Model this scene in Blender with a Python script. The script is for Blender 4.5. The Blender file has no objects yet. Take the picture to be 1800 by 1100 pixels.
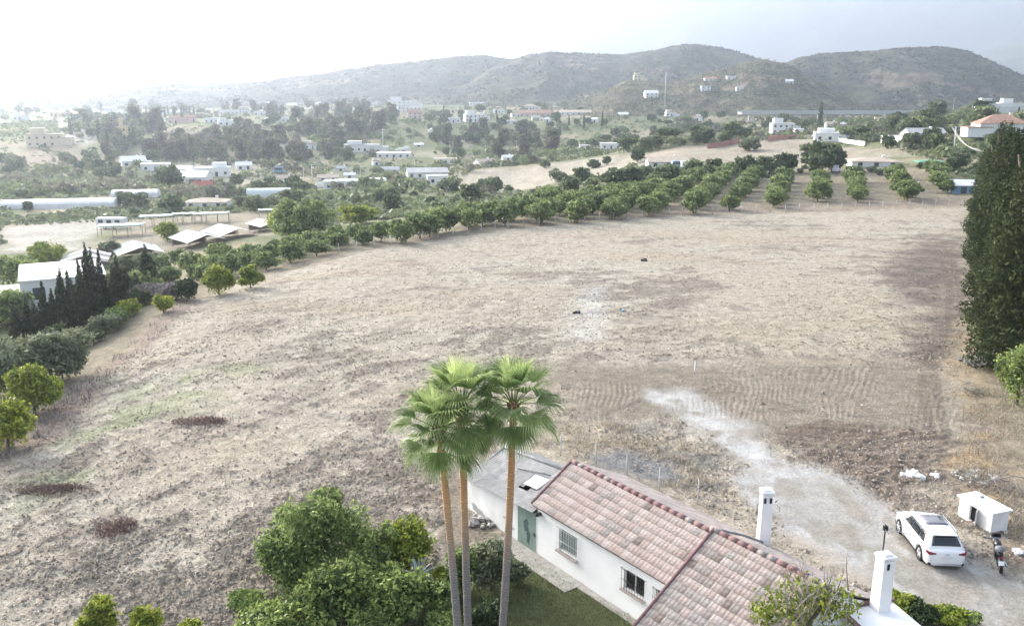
import bpy, bmesh, math, random
import numpy as np
from mathutils import Vector, Matrix, Euler

# ------------------------------------------------------------------ camera, sky, sun, exposure
S = bpy.context.scene
COL = S.collection
H = 19.5                      # drone height above the field
FPX = 1500.0                  # focal length in pixels of an 1800 px wide picture
PITCH = math.radians(13.93)
SUN_AZ = -46.0                # degrees, left of the viewing direction
SUN_EL = 21.0

cam_d = bpy.data.cameras.new('camera')
cam_d.sensor_width = 36.0
cam_d.lens = 36.0 * FPX / 1800.0
cam_d.clip_start = 0.5
cam_d.clip_end = 40000
cam = bpy.data.objects.new('camera', cam_d)
cam.location = (0, 0, H)
cam.rotation_euler = (math.pi / 2 - PITCH, 0, 0)
COL.objects.link(cam)
S.camera = cam

world = bpy.data.worlds.new('World')
S.world = world
world.use_nodes = True
wn = world.node_tree
bg = wn.nodes['Background']
sky = wn.nodes.new('ShaderNodeTexSky')
sky.sky_type = 'NISHITA'
sky.sun_disc = False
sky.sun_elevation = math.radians(SUN_EL)
sky.sun_rotation = math.radians(SUN_AZ)
sky.altitude = 50
sky.air_density = 1.0
sky.dust_density = 6.0
sky.ozone_density = 1.0
hs_ = wn.nodes.new('ShaderNodeHueSaturation')      # hazy, milky air: a paler sky than the clear-air model
hs_.inputs['Saturation'].default_value = 0.6
wn.links.new(sky.outputs[0], hs_.inputs['Color'])
wn.links.new(hs_.outputs[0], bg.inputs[0])
bg.inputs[1].default_value = 0.15

sun_d = bpy.data.lights.new('sun', 'SUN')
sun_d.energy = 1.5
sun_d.angle = math.radians(14)
sun_d.color = (1.0, 0.95, 0.87)
sun = bpy.data.objects.new('sun', sun_d)
az, el = math.radians(SUN_AZ), math.radians(SUN_EL)
to_sun = Vector((math.sin(az) * math.cos(el), math.cos(az) * math.cos(el), math.sin(el)))
sun.rotation_euler = to_sun.to_track_quat('Z', 'Y').to_euler()
sun.location = (0, 0, 300)
COL.objects.link(sun)

vs = S.view_settings
vs.view_transform = 'Standard'
vs.look = 'None'
vs.gamma = 1
vs.use_curve_mapping = False
vs.exposure = 2.2
cy = S.cycles
cy.use_denoising = True
cy.max_bounces = 5
cy.diffuse_bounces = 3
cy.glossy_bounces = 2
cy.transmission_bounces = 2
cy.volume_bounces = 1
cy.caustics_reflective = False
cy.caustics_refractive = False

rng = random.Random(7)
PI = math.pi

# ------------------------------------------------------------------ numpy noise
def _hash(ix, iy, seed):
    h = (ix.astype(np.int64) * 374761393 + iy.astype(np.int64) * 668265263 + seed * 1274126177) & 0xffffffff
    h = ((h ^ (h >> 13)) * 1274126177) & 0xffffffff
    return ((h ^ (h >> 16)) & 0xffffff) / float(0xffffff)

def vnoise(x, y, seed=0):
    x = np.asarray(x, float); y = np.asarray(y, float)
    ix = np.floor(x); iy = np.floor(y)
    fx = x - ix; fy = y - iy
    fx = fx * fx * fx * (fx * (fx * 6 - 15) + 10); fy = fy * fy * fy * (fy * (fy * 6 - 15) + 10)
    a = _hash(ix, iy, seed); b = _hash(ix + 1, iy, seed); c = _hash(ix, iy + 1, seed); d = _hash(ix + 1, iy + 1, seed)
    return (a * (1 - fx) + b * fx) * (1 - fy) + (c * (1 - fx) + d * fx) * fy

def fbm(x, y, seed=0, octv=4, gain=0.5):
    x = np.asarray(x, float); y = np.asarray(y, float)
    s = 0; a = 1; t = 0
    for i in range(octv):
        c, sn = math.cos(i * 1.1), math.sin(i * 1.1)
        s = s + a * vnoise((x * c - y * sn) * 2 ** i + 17.3 * i, (x * sn + y * c) * 2 ** i - 9.1 * i, seed + i)
        t += a; a *= gain
    return s / t

def sstep(a, b, x):
    t = np.clip((x - a) / (b - a), 0, 1)
    return t * t * (3 - 2 * t)

# ------------------------------------------------------------------ terrain height
UK = [-1.4, -0.64, -0.41, -0.20, 0.0, 0.20, 0.40, 0.60, 1.0]
PROF = [
 [(40, 0), (60, -2), (110, -8), (200, -9.5), (330, -10), (480, -6), (650, 0), (1000, 4), (2500, 4)],
 [(47, 0), (60, -1), (75, -4), (130, -7.5), (250, -9), (330, -10), (420, -7), (480, -5), (650, 0), (1000, 4.5), (2500, 4)],
 [(81, 0), (95, -1.2), (130, -6), (200, -8.5), (330, -10.5), (430, -10), (480, -7), (570, 2.5), (800, 4.5), (1000, 6), (1400, 9), (2500, 12)],
 [(113, 0), (130, -0.8), (170, -4), (240, -9), (330, -11.5), (480, -11), (540, -8), (620, 1.5), (750, 5), (900, 9), (1100, 12), (2500, 20)],
 [(138, 0), (165, -0.3), (200, -3), (260, -8), (320, -9), (380, -8), (520, -10), (620, -6), (700, 1), (850, 6), (1000, 11), (2500, 25)],
 [(153, 0), (200, 0.3), (240, 0.6), (270, 2.5), (340, 4.5), (380, 3), (480, -6), (580, -4), (680, 4), (850, 10), (1000, 14), (2500, 25)],
 [(160, 0), (210, 0.8), (250, 2), (310, 4), (380, 5), (520, 6), (640, 5), (760, 2), (1000, 2), (1300, 10), (2500, 25)],
 [(168, 0), (185, 1.5), (215, 5.5), (250, 10.5), (290, 14), (340, 17), (420, 18), (600, 16), (900, 10), (2500, 25)],
 [(170, 0), (190, 3), (250, 14), (340, 22), (500, 26), (900, 22), (2500, 30)],
]
LU0, LU1, NU = -1.4, 1.0, 145
LY0, LY1, NY = math.log(30), math.log(2500), 300
_us = np.linspace(LU0, LU1, NU); _ly = np.linspace(LY0, LY1, NY)
_tab = np.array([np.interp(np.exp(_ly), [30] + [p[0] for p in pr], [0] + [p[1] for p in pr]) for pr in PROF])
TAB = np.array([np.interp(_us, UK, _tab[:, j]) for j in range(NY)]).T
for _ in range(3):
    TAB = (np.roll(TAB, 1, 0) + TAB * 2 + np.roll(TAB, -1, 0)) / 4 * 1.0
    TAB[0], TAB[-1] = TAB[1], TAB[-2]
for _ in range(4):
    t2 = TAB.copy(); t2[:, 1:-1] = (TAB[:, :-2] + 2 * TAB[:, 1:-1] + TAB[:, 2:]) / 4; TAB = t2

def height(X, Y):
    X = np.asarray(X, float); Y = np.asarray(Y, float)
    Ys = np.maximum(Y, 25.0)
    u = np.clip(X / Ys, LU0, LU1); l = np.clip(np.log(Ys), LY0, LY1)
    fu = (u - LU0) / (LU1 - LU0) * (NU - 1.001); fl = (l - LY0) / (LY1 - LY0) * (NY - 1.001)
    i = fu.astype(int); j = fl.astype(int); a = fu - i; b = fl - j
    z = (TAB[i, j] * (1 - a) + TAB[i + 1, j] * a) * (1 - b) + (TAB[i, j + 1] * (1 - a) + TAB[i + 1, j + 1] * a) * b
    r = np.hypot(X, Y)
    z = z + sstep(160, 320, r) * (fbm(X / 45, Y / 45, 5, 3) - 0.5) * 4.0 * (1 - 0.5 * sstep(900, 1500, r))
    return z

def hz(x, y):
    return float(height(np.array([x]), np.array([y]))[0])

SP, CP = math.sin(PITCH), math.cos(PITCH)
def ray(px, py):
    xc, yc = (px - 900) / FPX, (py - 550) / FPX
    return xc, CP - yc * SP, -(SP + yc * CP)       # X, Y, Z direction

def at(px, py, depth=None):
    """The point of the ground that stands under a place of the photograph."""
    dx, dy, dz = ray(px, py)
    if depth is not None:
        t = depth / dy
        return Vector((dx * t, depth, hz(dx * t, depth)))
    ts = np.exp(np.linspace(math.log(15), math.log(3000), 1500)) / dy
    g = height(dx * ts, dy * ts) - (H + dz * ts)
    k = np.argmax(g > 0)
    if g[k] <= 0:
        k = len(ts) - 1
    k = max(k, 1)
    f = g[k - 1] / (g[k - 1] - g[k]) if g[k] != g[k - 1] else 0
    t = ts[k - 1] + (ts[k] - ts[k - 1]) * f
    return Vector((dx * t, dy * t, hz(dx * t, dy * t)))

def flat(px, py, z=0.0):
    dx, dy, dz = ray(px, py)
    t = (z - H) / dz
    return Vector((dx * t, dy * t, z))

def project(p):
    X, Y, Z = p[0], p[1], p[2] - H
    zc = Y * CP - Z * SP; yc = -(Y * SP + Z * CP)
    return 900 + FPX * X / zc, 550 + FPX * yc / zc

def poly_mask(X, Y, pix, soft, z=0.0):
    pts = [flat(*p, z) for p in pix]
    n = len(pts)
    inside = np.zeros(X.shape, bool); d2 = np.full(X.shape, 1e12)
    for i in range(n):
        ax, ay = pts[i].x, pts[i].y; bx, by = pts[(i + 1) % n].x, pts[(i + 1) % n].y
        c = ((ay > Y) != (by > Y))
        with np.errstate(divide='ignore', invalid='ignore'):
            xi = (bx - ax) * (Y - ay) / (by - ay) + ax
        inside ^= c & (X < xi)
        ex, ey = bx - ax, by - ay
        t = np.clip(((X - ax) * ex + (Y - ay) * ey) / (ex * ex + ey * ey + 1e-9), 0, 1)
        d2 = np.minimum(d2, (X - ax - t * ex) ** 2 + (Y - ay - t * ey) ** 2)
    d = np.sqrt(d2); sd = np.where(inside, d, -d)
    return sstep(-soft, soft, sd + (fbm(X / soft * .7, Y / soft * .7, 31, 3) - .5) * soft * 1.6)

def line_mask(X, Y, pix, width, soft):
    pts = [flat(*p) for p in pix]
    d2 = np.full(X.shape, 1e12)
    for p, q in zip(pts[:-1], pts[1:]):
        ex, ey = q.x - p.x, q.y - p.y
        t = np.clip(((X - p.x) * ex + (Y - p.y) * ey) / (ex * ex + ey * ey + 1e-9), 0, 1)
        d2 = np.minimum(d2, (X - p.x - t * ex) ** 2 + (Y - p.y - t * ey) ** 2)
    d = np.sqrt(d2) + (fbm(X / 2.5, Y / 2.5, 77, 3) - .5) * soft * 1.5
    return 1 - sstep(width, width + soft, d)

# ------------------------------------------------------------------ materials
def mat(name, col, rough=0.8, var=0.15, scale=6.0, metallic=0.0, bump=0.0, bscale=40.0, objvar=0.0, col2=None, spec=0.3, coat=0.0, detail=6.0):
    m = bpy.data.materials.new(name); m.use_nodes = True
    nt = m.node_tree; N = nt.nodes; L = nt.links
    b = N['Principled BSDF']
    b.inputs['Roughness'].default_value = rough
    b.inputs['Metallic'].default_value = metallic
    b.inputs['Specular IOR Level'].default_value = spec
    if coat: b.inputs['Coat Weight'].default_value = coat
    tc = N.new('ShaderNodeTexCoord')
    nz = N.new('ShaderNodeTexNoise'); nz.inputs['Scale'].default_value = scale; nz.inputs['Detail'].default_value = detail
    L.new(tc.outputs['Object'], nz.inputs['Vector'])
    mx = N.new('ShaderNodeMix'); mx.data_type = 'RGBA'
    c2 = col2 if col2 else tuple(max(0, c * (1 - 2 * var)) for c in col)
    c1 = col if col2 else tuple(min(1, c * (1 + var)) for c in col)
    mx.inputs[6].default_value = (*c1, 1); mx.inputs[7].default_value = (*c2, 1)
    rp = N.new('ShaderNodeMapRange'); rp.inputs[1].default_value = .3; rp.inputs[2].default_value = .7
    L.new(nz.outputs[0], rp.inputs[0]); L.new(rp.outputs[0], mx.inputs[0])
    out = mx.outputs[2]
    if objvar:
        oi = N.new('ShaderNodeObjectInfo'); hs = N.new('ShaderNodeHueSaturation')
        mr = N.new('ShaderNodeMapRange'); mr.inputs[3].default_value = 1 - objvar; mr.inputs[4].default_value = 1 + objvar
        L.new(oi.outputs['Random'], mr.inputs[0]); L.new(mr.outputs[0], hs.inputs['Value'])
        m2 = N.new('ShaderNodeMapRange'); m2.inputs[3].default_value = .5 - objvar * .04; m2.inputs[4].default_value = .5 + objvar * .04
        L.new(oi.outputs['Random'], m2.inputs[0]); L.new(m2.outputs[0], hs.inputs['Hue'])
        L.new(out, hs.inputs['Color']); out = hs.outputs[0]
    L.new(out, b.inputs['Base Color'])
    if bump:
        n2 = N.new('ShaderNodeTexNoise'); n2.inputs['Scale'].default_value = bscale; n2.inputs['Detail'].default_value = 5
        L.new(tc.outputs['Object'], n2.inputs['Vector'])
        bp = N.new('ShaderNodeBump'); bp.inputs['Strength'].default_value = bump; bp.inputs['Distance'].default_value = .03
        L.new(n2.outputs[0], bp.inputs['Height']); L.new(bp.outputs[0], b.inputs['Normal'])
    return m

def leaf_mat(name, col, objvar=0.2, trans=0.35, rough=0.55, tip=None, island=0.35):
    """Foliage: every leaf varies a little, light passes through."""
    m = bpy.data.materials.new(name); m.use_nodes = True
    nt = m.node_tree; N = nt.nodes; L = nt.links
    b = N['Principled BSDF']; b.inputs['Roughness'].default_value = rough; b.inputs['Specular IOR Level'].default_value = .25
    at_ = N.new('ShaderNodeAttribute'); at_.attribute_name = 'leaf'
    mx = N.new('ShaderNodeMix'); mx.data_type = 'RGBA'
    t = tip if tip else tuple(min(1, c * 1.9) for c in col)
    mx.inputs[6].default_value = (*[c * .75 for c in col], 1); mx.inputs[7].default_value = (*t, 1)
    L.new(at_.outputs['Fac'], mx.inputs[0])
    oi = N.new('ShaderNodeObjectInfo'); hs = N.new('ShaderNodeHueSaturation')
    mr = N.new('ShaderNodeMapRange'); mr.inputs[3].default_value = 1 - objvar; mr.inputs[4].default_value = 1 + objvar
    L.new(oi.outputs['Random'], mr.inputs[0]); L.new(mr.outputs[0], hs.inputs['Value'])
    m2 = N.new('ShaderNodeMapRange'); m2.inputs[3].default_value = .5 + objvar * .06; m2.inputs[4].default_value = .5 - objvar * .06
    L.new(oi.outputs['Random'], m2.inputs[0]); L.new(m2.outputs[0], hs.inputs['Hue'])
    L.new(mx.outputs[2], hs.inputs['Color']); L.new(hs.outputs[0], b.inputs['Base Color'])
    tr = N.new('ShaderNodeBsdfTranslucent'); L.new(hs.outputs[0], tr.inputs['Color'])
    ms = N.new('ShaderNodeMixShader'); ms.inputs[0].default_value = trans
    L.new(b.outputs[0], ms.inputs[1]); L.new(tr.outputs[0], ms.inputs[2])
    L.new(ms.outputs[0], N['Material Output'].inputs['Surface'])
    return m

def attr_mat(name, scale=8.0, amount=0.5, bump=0.6, bdist=0.08, rough=0.95, blotch=0.0, bl_scale=1.2):
    """Ground whose colour is laid out per vertex, with fine grain on top."""
    m = bpy.data.materials.new(name); m.use_nodes = True
    nt = m.node_tree; N = nt.nodes; L = nt.links
    b = N['Principled BSDF']; b.inputs['Roughness'].default_value = rough; b.inputs['Specular IOR Level'].default_value = .1
    a = N.new('ShaderNodeAttribute'); a.attribute_name = 'Col'
    tc = N.new('ShaderNodeTexCoord')
    nz = N.new('ShaderNodeTexNoise'); nz.inputs['Scale'].default_value = scale; nz.inputs['Detail'].default_value = 8; nz.inputs['Roughness'].default_value = .65
    L.new(tc.outputs['Object'], nz.inputs['Vector'])
    mr = N.new('ShaderNodeMapRange'); mr.inputs[1].default_value = .3; mr.inputs[2].default_value = .7
    mr.inputs[3].default_value = 1 - amount; mr.inputs[4].default_value = 1 + amount * .7
    L.new(nz.outputs[0], mr.inputs[0])
    def grain(sock):                                  # alpha of the colour says how coarse the surface is
        q = N.new('ShaderNodeMix'); q.inputs[2].default_value = 1.0
        L.new(a.outputs['Alpha'], q.inputs[0]); L.new(sock, q.inputs[3]); return q.outputs[0]
    vm = N.new('ShaderNodeVectorMath'); vm.operation = 'MULTIPLY'
    L.new(a.outputs['Color'], vm.inputs[0]); L.new(grain(mr.outputs[0]), vm.inputs[1])
    out = vm.outputs[0]
    if blotch:
        n2 = N.new('ShaderNodeTexNoise'); n2.inputs['Scale'].default_value = bl_scale; n2.inputs['Detail'].default_value = 7; n2.inputs['Roughness'].default_value = .72
        L.new(tc.outputs['Object'], n2.inputs['Vector'])
        m2 = N.new('ShaderNodeMapRange'); m2.inputs[1].default_value = .38; m2.inputs[2].default_value = .62; m2.inputs[3].default_value = 1 - blotch; m2.inputs[4].default_value = 1 + blotch * .45
        L.new(n2.outputs[0], m2.inputs[0]); v2 = N.new('ShaderNodeVectorMath'); v2.operation = 'MULTIPLY'
        L.new(out, v2.inputs[0]); L.new(grain(m2.outputs[0]), v2.inputs[1]); out = v2.outputs[0]
    L.new(out, b.inputs['Base Color'])
    if bump:
        bp = N.new('ShaderNodeBump'); bp.inputs['Strength'].default_value = bump; bp.inputs['Distance'].default_value = bdist
        L.new(nz.outputs[0], bp.inputs['Height']); L.new(bp.outputs[0], b.inputs['Normal'])
    return m

# ------------------------------------------------------------------ object helpers
def link(name, data, parent=None, loc=None):
    o = bpy.data.objects.new(name, data); COL.objects.link(o)
    if parent is not None: o.parent = parent
    if loc is not None: o.location = loc
    return o

def tag(o, label=None, cat=None, group=None, kind=None):
    if label: o['label'] = label
    if cat: o['category'] = cat
    if group: o['group'] = group
    if kind: o['kind'] = kind
    return o

def thing(name, label, cat, loc=(0, 0, 0), rz=0.0, group=None):
    o = link(name, None); o.location = loc; o.rotation_euler = (0, 0, rz); o.empty_display_size = .3
    return tag(o, label, cat, group)

def np_mesh(name, verts, faces, mats, smooth=False, mi=None, leaf=None, col=None):
    """A mesh out of arrays; faces is an (n,3) or (n,4) array."""
    me = bpy.data.meshes.new(name)
    verts = np.asarray(verts, np.float32); faces = np.asarray(faces, np.int32)
    n, k = faces.shape
    me.vertices.add(len(verts)); me.vertices.foreach_set('co', verts.ravel())
    me.loops.add(n * k); me.loops.foreach_set('vertex_index', faces.ravel())
    me.polygons.add(n); me.polygons.foreach_set('loop_start', np.arange(n, dtype=np.int32) * k)
    me.polygons.foreach_set('loop_total', np.full(n, k, np.int32))
    for m in (mats if isinstance(mats, (list, tuple)) else [mats]): me.materials.append(m)
    if mi is not None: me.polygons.foreach_set('material_index', np.asarray(mi, np.int32))
    me.polygons.foreach_set('use_smooth', np.full(n, smooth, bool))
    me.update(calc_edges=True)
    if leaf is not None:
        a = me.attributes.new('leaf', 'FLOAT', 'FACE'); a.data.foreach_set('value', np.asarray(leaf, np.float32))
    if col is not None:
        a = me.attributes.new('Col', 'FLOAT_COLOR', 'POINT')
        c = np.ones((len(verts), 4), np.float32); c[:, :np.asarray(col).shape[1]] = col
        a.data.foreach_set('color', c.ravel())
    return me

class MB:
    """Collects boxes, tubes and faces into one mesh."""
    def __init__(s): s.v = []; s.f = []; s.m = []; s.sm = []
    def add(s, vs_, fs_, mi=0, smooth=False):
        k = len(s.v); s.v += [tuple(v) for v in vs_]
        for f in fs_: s.f.append(tuple(i + k for i in f)); s.m.append(mi); s.sm.append(smooth)
        return s
    def box(s, c, d, rz=0.0, mi=0, rot=None, taper=1.0):
        x, y, z = d[0] / 2, d[1] / 2, d[2] / 2
        M = rot if rot is not None else Matrix.Rotation(rz, 3, 'Z')
        vs_ = []
        for sz in (-1, 1):
            t = taper if sz > 0 else 1
            for sx, sy in ((-1, -1), (1, -1), (1, 1), (-1, 1)):
                vs_.append(M @ Vector((sx * x * t, sy * y * t, sz * z)) + Vector(c))
        return s.add(vs_, [(3, 2, 1, 0), (4, 5, 6, 7), (0, 1, 5, 4), (1, 2, 6, 5), (2, 3, 7, 6), (3, 0, 4, 7)], mi)
    def tube(s, pts, radii, n=6, mi=0, cap=True, smooth=True):
        pts = [Vector(p) for p in pts]
        if not isinstance(radii, (list, tuple)): radii = [radii] * len(pts)
        vs_ = []; fs_ = []
        for i, p in enumerate(pts):
            d = (pts[min(i + 1, len(pts) - 1)] - pts[max(i - 1, 0)])
            d = d.normalized() if d.length > 1e-9 else Vector((0, 0, 1))
            a = Vector((0, 0, 1)) if abs(d.z) < .95 else Vector((1, 0, 0))
            x = d.cross(a).normalized(); y = d.cross(x)
            for k in range(n):
                t = 2 * PI * k / n
                vs_.append(p + (x * math.cos(t) + y * math.sin(t)) * radii[i])
        for i in range(len(pts) - 1):
            for k in range(n):
                k2 = (k + 1) % n
                fs_.append((i * n + k, i * n + k2, (i + 1) * n + k2, (i + 1) * n + k))
        if cap:
            fs_.append(tuple(range(n - 1, -1, -1))); fs_.append(tuple((len(pts) - 1) * n + k for k in range(n)))
        return s.add(vs_, fs_, mi, smooth)
    def mesh(s, name, mats):
        me = bpy.data.meshes.new(name); me.from_pydata([tuple(v) for v in s.v], [], s.f)
        for m in (mats if isinstance(mats, (list, tuple)) else [mats]): me.materials.append(m)
        me.polygons.foreach_set('material_index', s.m); me.polygons.foreach_set('use_smooth', s.sm)
        bm_ = bmesh.new(); bm_.from_mesh(me); bmesh.ops.recalc_face_normals(bm_, faces=bm_.faces); bm_.to_mesh(me); bm_.free()
        return me
    def build(s, name, mats, parent=None, loc=None, bevel=0.0, seg=2):
        o = link(name, s.mesh(name, mats), parent, loc)
        if bevel:
            b = o.modifiers.new('bevel', 'BEVEL'); b.width = bevel; b.segments = seg; b.limit_method = 'ANGLE'
        return o

def copy_tree(o, parent=None):
    c = o.copy(); COL.objects.link(c)
    if parent is not None: c.parent = parent
    for ch in list(o.children): copy_tree(ch, c)
    return c
# ------------------------------------------------------------------ the ground: one sheet, finer towards the camera
azs = np.concatenate([np.linspace(-180, -42, 40)[:-1], np.linspace(-42, -36, 30)[:-1], np.linspace(-36, 36, 900), np.linspace(36, 42, 30)[1:], np.linspace(42, 180, 40)[1:-1]])
inv = np.linspace(1 / 24.0, 1 / 900.0, 560)
rs = np.concatenate([[0.5, 4, 8, 12, 15, 17, 19, 20.5, 22, 23], 1 / inv, np.exp(np.linspace(math.log(930), math.log(15000), 30))])
A, R = np.meshgrid(np.radians(azs), rs)
GX = R * np.sin(A); GY = R * np.cos(A)
GZ = height(GX, GY)
na, nr = len(azs), len(rs)

# soil colours and clods ------------------------------------------------------
def lerp(c, new, m):
    return c * (1 - m[..., None]) + np.asarray(new) * m[..., None]

fieldm = poly_mask(GX, GY, [(-400, 1400), (-300, 985), (0, 770), (150, 655), (300, 540), (450, 478), (700, 430), (900, 401), (1200, 380), (1700, 364), (1700, 540), (1740, 690), (1800, 900), (2400, 1400)], 1.2)
near = 1 - sstep(170, 230, R)
PHI = np.hypot(GX - 30, GY - 20); TH = np.arctan2(GY - 20, GX - 30) * 60
wx = GX + (fbm(GX / 6, GY / 6, 3, 3) - .5) * 5; wy = GY + (fbm(GX / 6, GY / 6, 4, 3) - .5) * 5
PHIw = np.hypot(wx - 30, wy - 20); THw = np.arctan2(wy - 20, wx - 30) * 60
streak = fbm(PHIw / 1.3, THw / 3.4, 11, 4, .65)
blot = fbm(GX / 14, GY / 14, 12, 4)
fine = .5 + (fbm(GX / .55, GY / .55, 13, 4, .7) - .5) * (1 - sstep(45, 85, R))
mid = fbm(GX / 1.9, GY / 1.9, 14, 3, .6)

straw = np.zeros(GX.shape + (3,))
straw[:] = (.385, .345, .272)
straw = lerp(straw, (.415, .385, .315), sstep(.45, .75, blot) * .8)
straw = lerp(straw, (.365, .305, .23), sstep(.5, .8, fbm(GX / 20, GY / 9, 15, 3)) * .6)
soil = np.zeros_like(straw); soil[:] = (.15, .122, .095)
soil = lerp(soil, (.195, .168, .138), sstep(.35, .65, mid))
bare = (streak - .5) * 2.9 + (fine - .5) * 1.6 + (mid - .5) * 1.0 + (blot - .5) * 1.5
dark = poly_mask(GX, GY, [(480, 800), (640, 790), (800, 830), (860, 1010), (760, 1080), (420, 1120), (80, 1120), (200, 1040), (400, 900)], 3.5)
dark2 = poly_mask(GX, GY, [(1560, 480), (1600, 420), (1695, 400), (1705, 560), (1670, 640), (1560, 640), (1640, 560)], 3.0)
dark3 = poly_mask(GX, GY, [(1130, 560), (1190, 470), (1260, 470), (1240, 560), (1170, 610)], 4.0) * .45
dark4 = poly_mask(GX, GY, [(560, 650), (720, 600), (740, 700), (640, 730)], 4.0) * .35
low = (1 - sstep(28, 95, R)) * .36 + .02
cov = np.clip(sstep(.04, 1.0, bare + dark * .75 + dark2 * .8 + dark3 + dark4 + low), 0, 1)
col = straw * (1 - cov[..., None] * .74) + soil * cov[..., None] * .74
d2m = poly_mask(GX, GY, [(1568, 480), (1600, 430), (1690, 415), (1704, 560), (1668, 640), (1590, 650), (1565, 630), (1630, 590), (1640, 540), (1575, 535)], 2.2)
col = lerp(col, np.array((.165, .138, .118)) * (.6 + .8 * mid[..., None]), np.clip(d2m * (.65 + .6 * sstep(.35, .6, streak)), 0, 1))
cov = np.maximum(cov, d2m * .95)
# a few bleached straw heaps
col = col * (1 + .07 * np.sin(PHIw * 2 * PI / 1.1) * sstep(.35, .6, fbm(GX / 5, GY / 5, 17, 2)))[..., None]
col = lerp(col, (.54, .50, .43), sstep(.62, .8, fine) * (1 - cov) * .5)
# green weeds
gm = poly_mask(GX, GY, [(60, 790), (230, 690), (370, 640), (440, 640), (330, 720), (200, 770), (90, 850)], 2.5) * sstep(.35, .6, fbm(GX / 2.2, GY / 2.2, 21, 4))
col = lerp(col, (.24, .29, .14), gm * .55)
gm2 = poly_mask(GX, GY, [(20, 900), (60, 850), (150, 820), (140, 850), (60, 895)], 1.0)
col = lerp(col, (.22, .25, .13), gm2 * .4)
# harrowed tan strip with tine marks
har = poly_mask(GX, GY, [(985, 645), (1150, 640), (1350, 635), (1560, 640), (1670, 665), (1690, 720), (1640, 760), (1450, 770), (1300, 760), (1180, 730), (1050, 760), (975, 760)], 2.6)
HA, HB = flat(1250, 650), flat(1230, 760)
hd = (HB - HA).normalized(); hn = Vector((hd.y, -hd.x, 0))
hu = (GX - HA.x) * hn.x + (GY - HA.y) * hn.y
curve = hu + .5 * (fbm(GX / 4, GY / 4, 23, 3) - .5) * 2.4 + .02 * hu * ((GX - HA.x) * hd.x + (GY - HA.y) * hd.y) + ((GX - HA.x) * hd.x + (GY - HA.y) * hd.y) ** 2 * .004
tine = .5 + .5 * np.sin(curve * 2 * PI / .42)
hcol = np.zeros_like(straw); hcol[:] = (.255, .22, .17)
hcol = hcol * (.8 + .4 * fbm(GX / 2.2, GY / 2.2, 25, 4, .6)[..., None])
hcol = hcol * (.90 + .26 * (tine[..., None] - .3) * sstep(.38, .66, fbm(GX / 3.5, GY / 3.5, 24, 3))[..., None]) * (.75 + .5 * fine[..., None])
col = lerp(col, (0, 0, 0), har * .9) + hcol * (har * .9)[..., None]
# dark brown crescent turned over by the tractor
cr = poly_mask(GX, GY, [(1340, 760), (1450, 740), (1660, 760), (1690, 780), (1640, 850), (1560, 868), (1490, 845), (1400, 800)], 1.0)
CC = flat(1440, 660)
cra = np.hypot(GX - CC.x, GY - CC.y) + (fbm(GX / 2, GY / 2, 26, 3) - .5) * 1.2
crs = .5 + .5 * np.sin(cra * 2 * PI / .75)
ccol = np.zeros_like(straw); ccol[:] = (.165, .128, .10)
ccol = ccol * (.8 + .25 * crs[..., None]) * (.6 + .8 * fine[..., None])
col = lerp(col, (0, 0, 0), cr * .85) + ccol * (cr * .85)[..., None]
# wheel ruts beside the dark strip and down the harrowed part
for pts_, w_ in (([(1650, 440), (1672, 520), (1660, 600), (1620, 640)], .25), ([(1668, 440), (1692, 520), (1682, 600), (1635, 650)], .25),
                 ([(1620, 660), (1628, 720), (1640, 770)], .2), ([(1640, 655), (1652, 715), (1665, 770)], .2),
                 ([(1060, 730), (1160, 690), (1300, 690)], .15)):
    col = lerp(col, (.15, .125, .10), line_mask(GX, GY, pts_, w_, .25) * .6)
# dry weeds in front of the track and behind the house
wd = poly_mask(GX, GY, [(930, 770), (1010, 745), (1160, 750), (1230, 780), (1330, 850), (1330, 930), (1240, 900), (1120, 830), (1000, 810)], 1.0)
wcol = np.zeros_like(straw); wcol[:] = (.36, .31, .235)
wcol = wcol * (.45 + 1.0 * fbm(GX / .5, GY / .5, 28, 4, .7)[..., None])
wcol = lerp(wcol, (.17, .165, .15), sstep(.5, .7, fbm(GX / 2.6, GY / 2.6, 29, 3)) * .8)
col = lerp(col, (0, 0, 0), wd) + wcol * wd[..., None]
gp = poly_mask(GX, GY, [(1040, 800), (1100, 790), (1160, 810), (1210, 850), (1120, 838), (1050, 822)], .6)
col = lerp(col, (.17, .175, .18), gp * .9)
# the gravel track
tr = np.maximum(line_mask(GX, GY, [(1190, 700), (1250, 745), (1330, 800), (1420, 850), (1520, 930)], 1.0, 1.8), line_mask(GX, GY, [(1400, 850), (1500, 930), (1600, 1010), (1800, 1090), (1950, 1140)], 2.4, 1.6))
tcol = np.zeros_like(straw); tcol[:] = (.335, .318, .29)
tcol = lerp(tcol, (.40, .395, .38), sstep(.4, .65, fbm(GX / 1.8, GY / 1.8, 41, 4)) * .8)
tcol = lerp(tcol, (.25, .225, .185), sstep(.50, .66, fbm(GX / 1.2 + 9, GY / 2.4, 42, 4)) * .7) * (.85 + .3 * fine[..., None])
col = lerp(col, (0, 0, 0), tr) + tcol * tr[..., None]
white = line_mask(GX, GY, [(1190, 705), (1245, 745), (1320, 795), (1400, 840)], .45, 1.4) * sstep(.3, .6, fbm(GX / 1.1, GY / 1.1, 43, 4))
col = lerp(col, (.55, .55, .54), white * .45)
# a pale dusty spot in the middle of the field
pale = poly_mask(GX, GY, [(1020, 525), (1060, 500), (1060, 590), (1030, 600), (1000, 590)], 2.0)
col = lerp(col, (.55, .54, .52), pale * .45)
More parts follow.
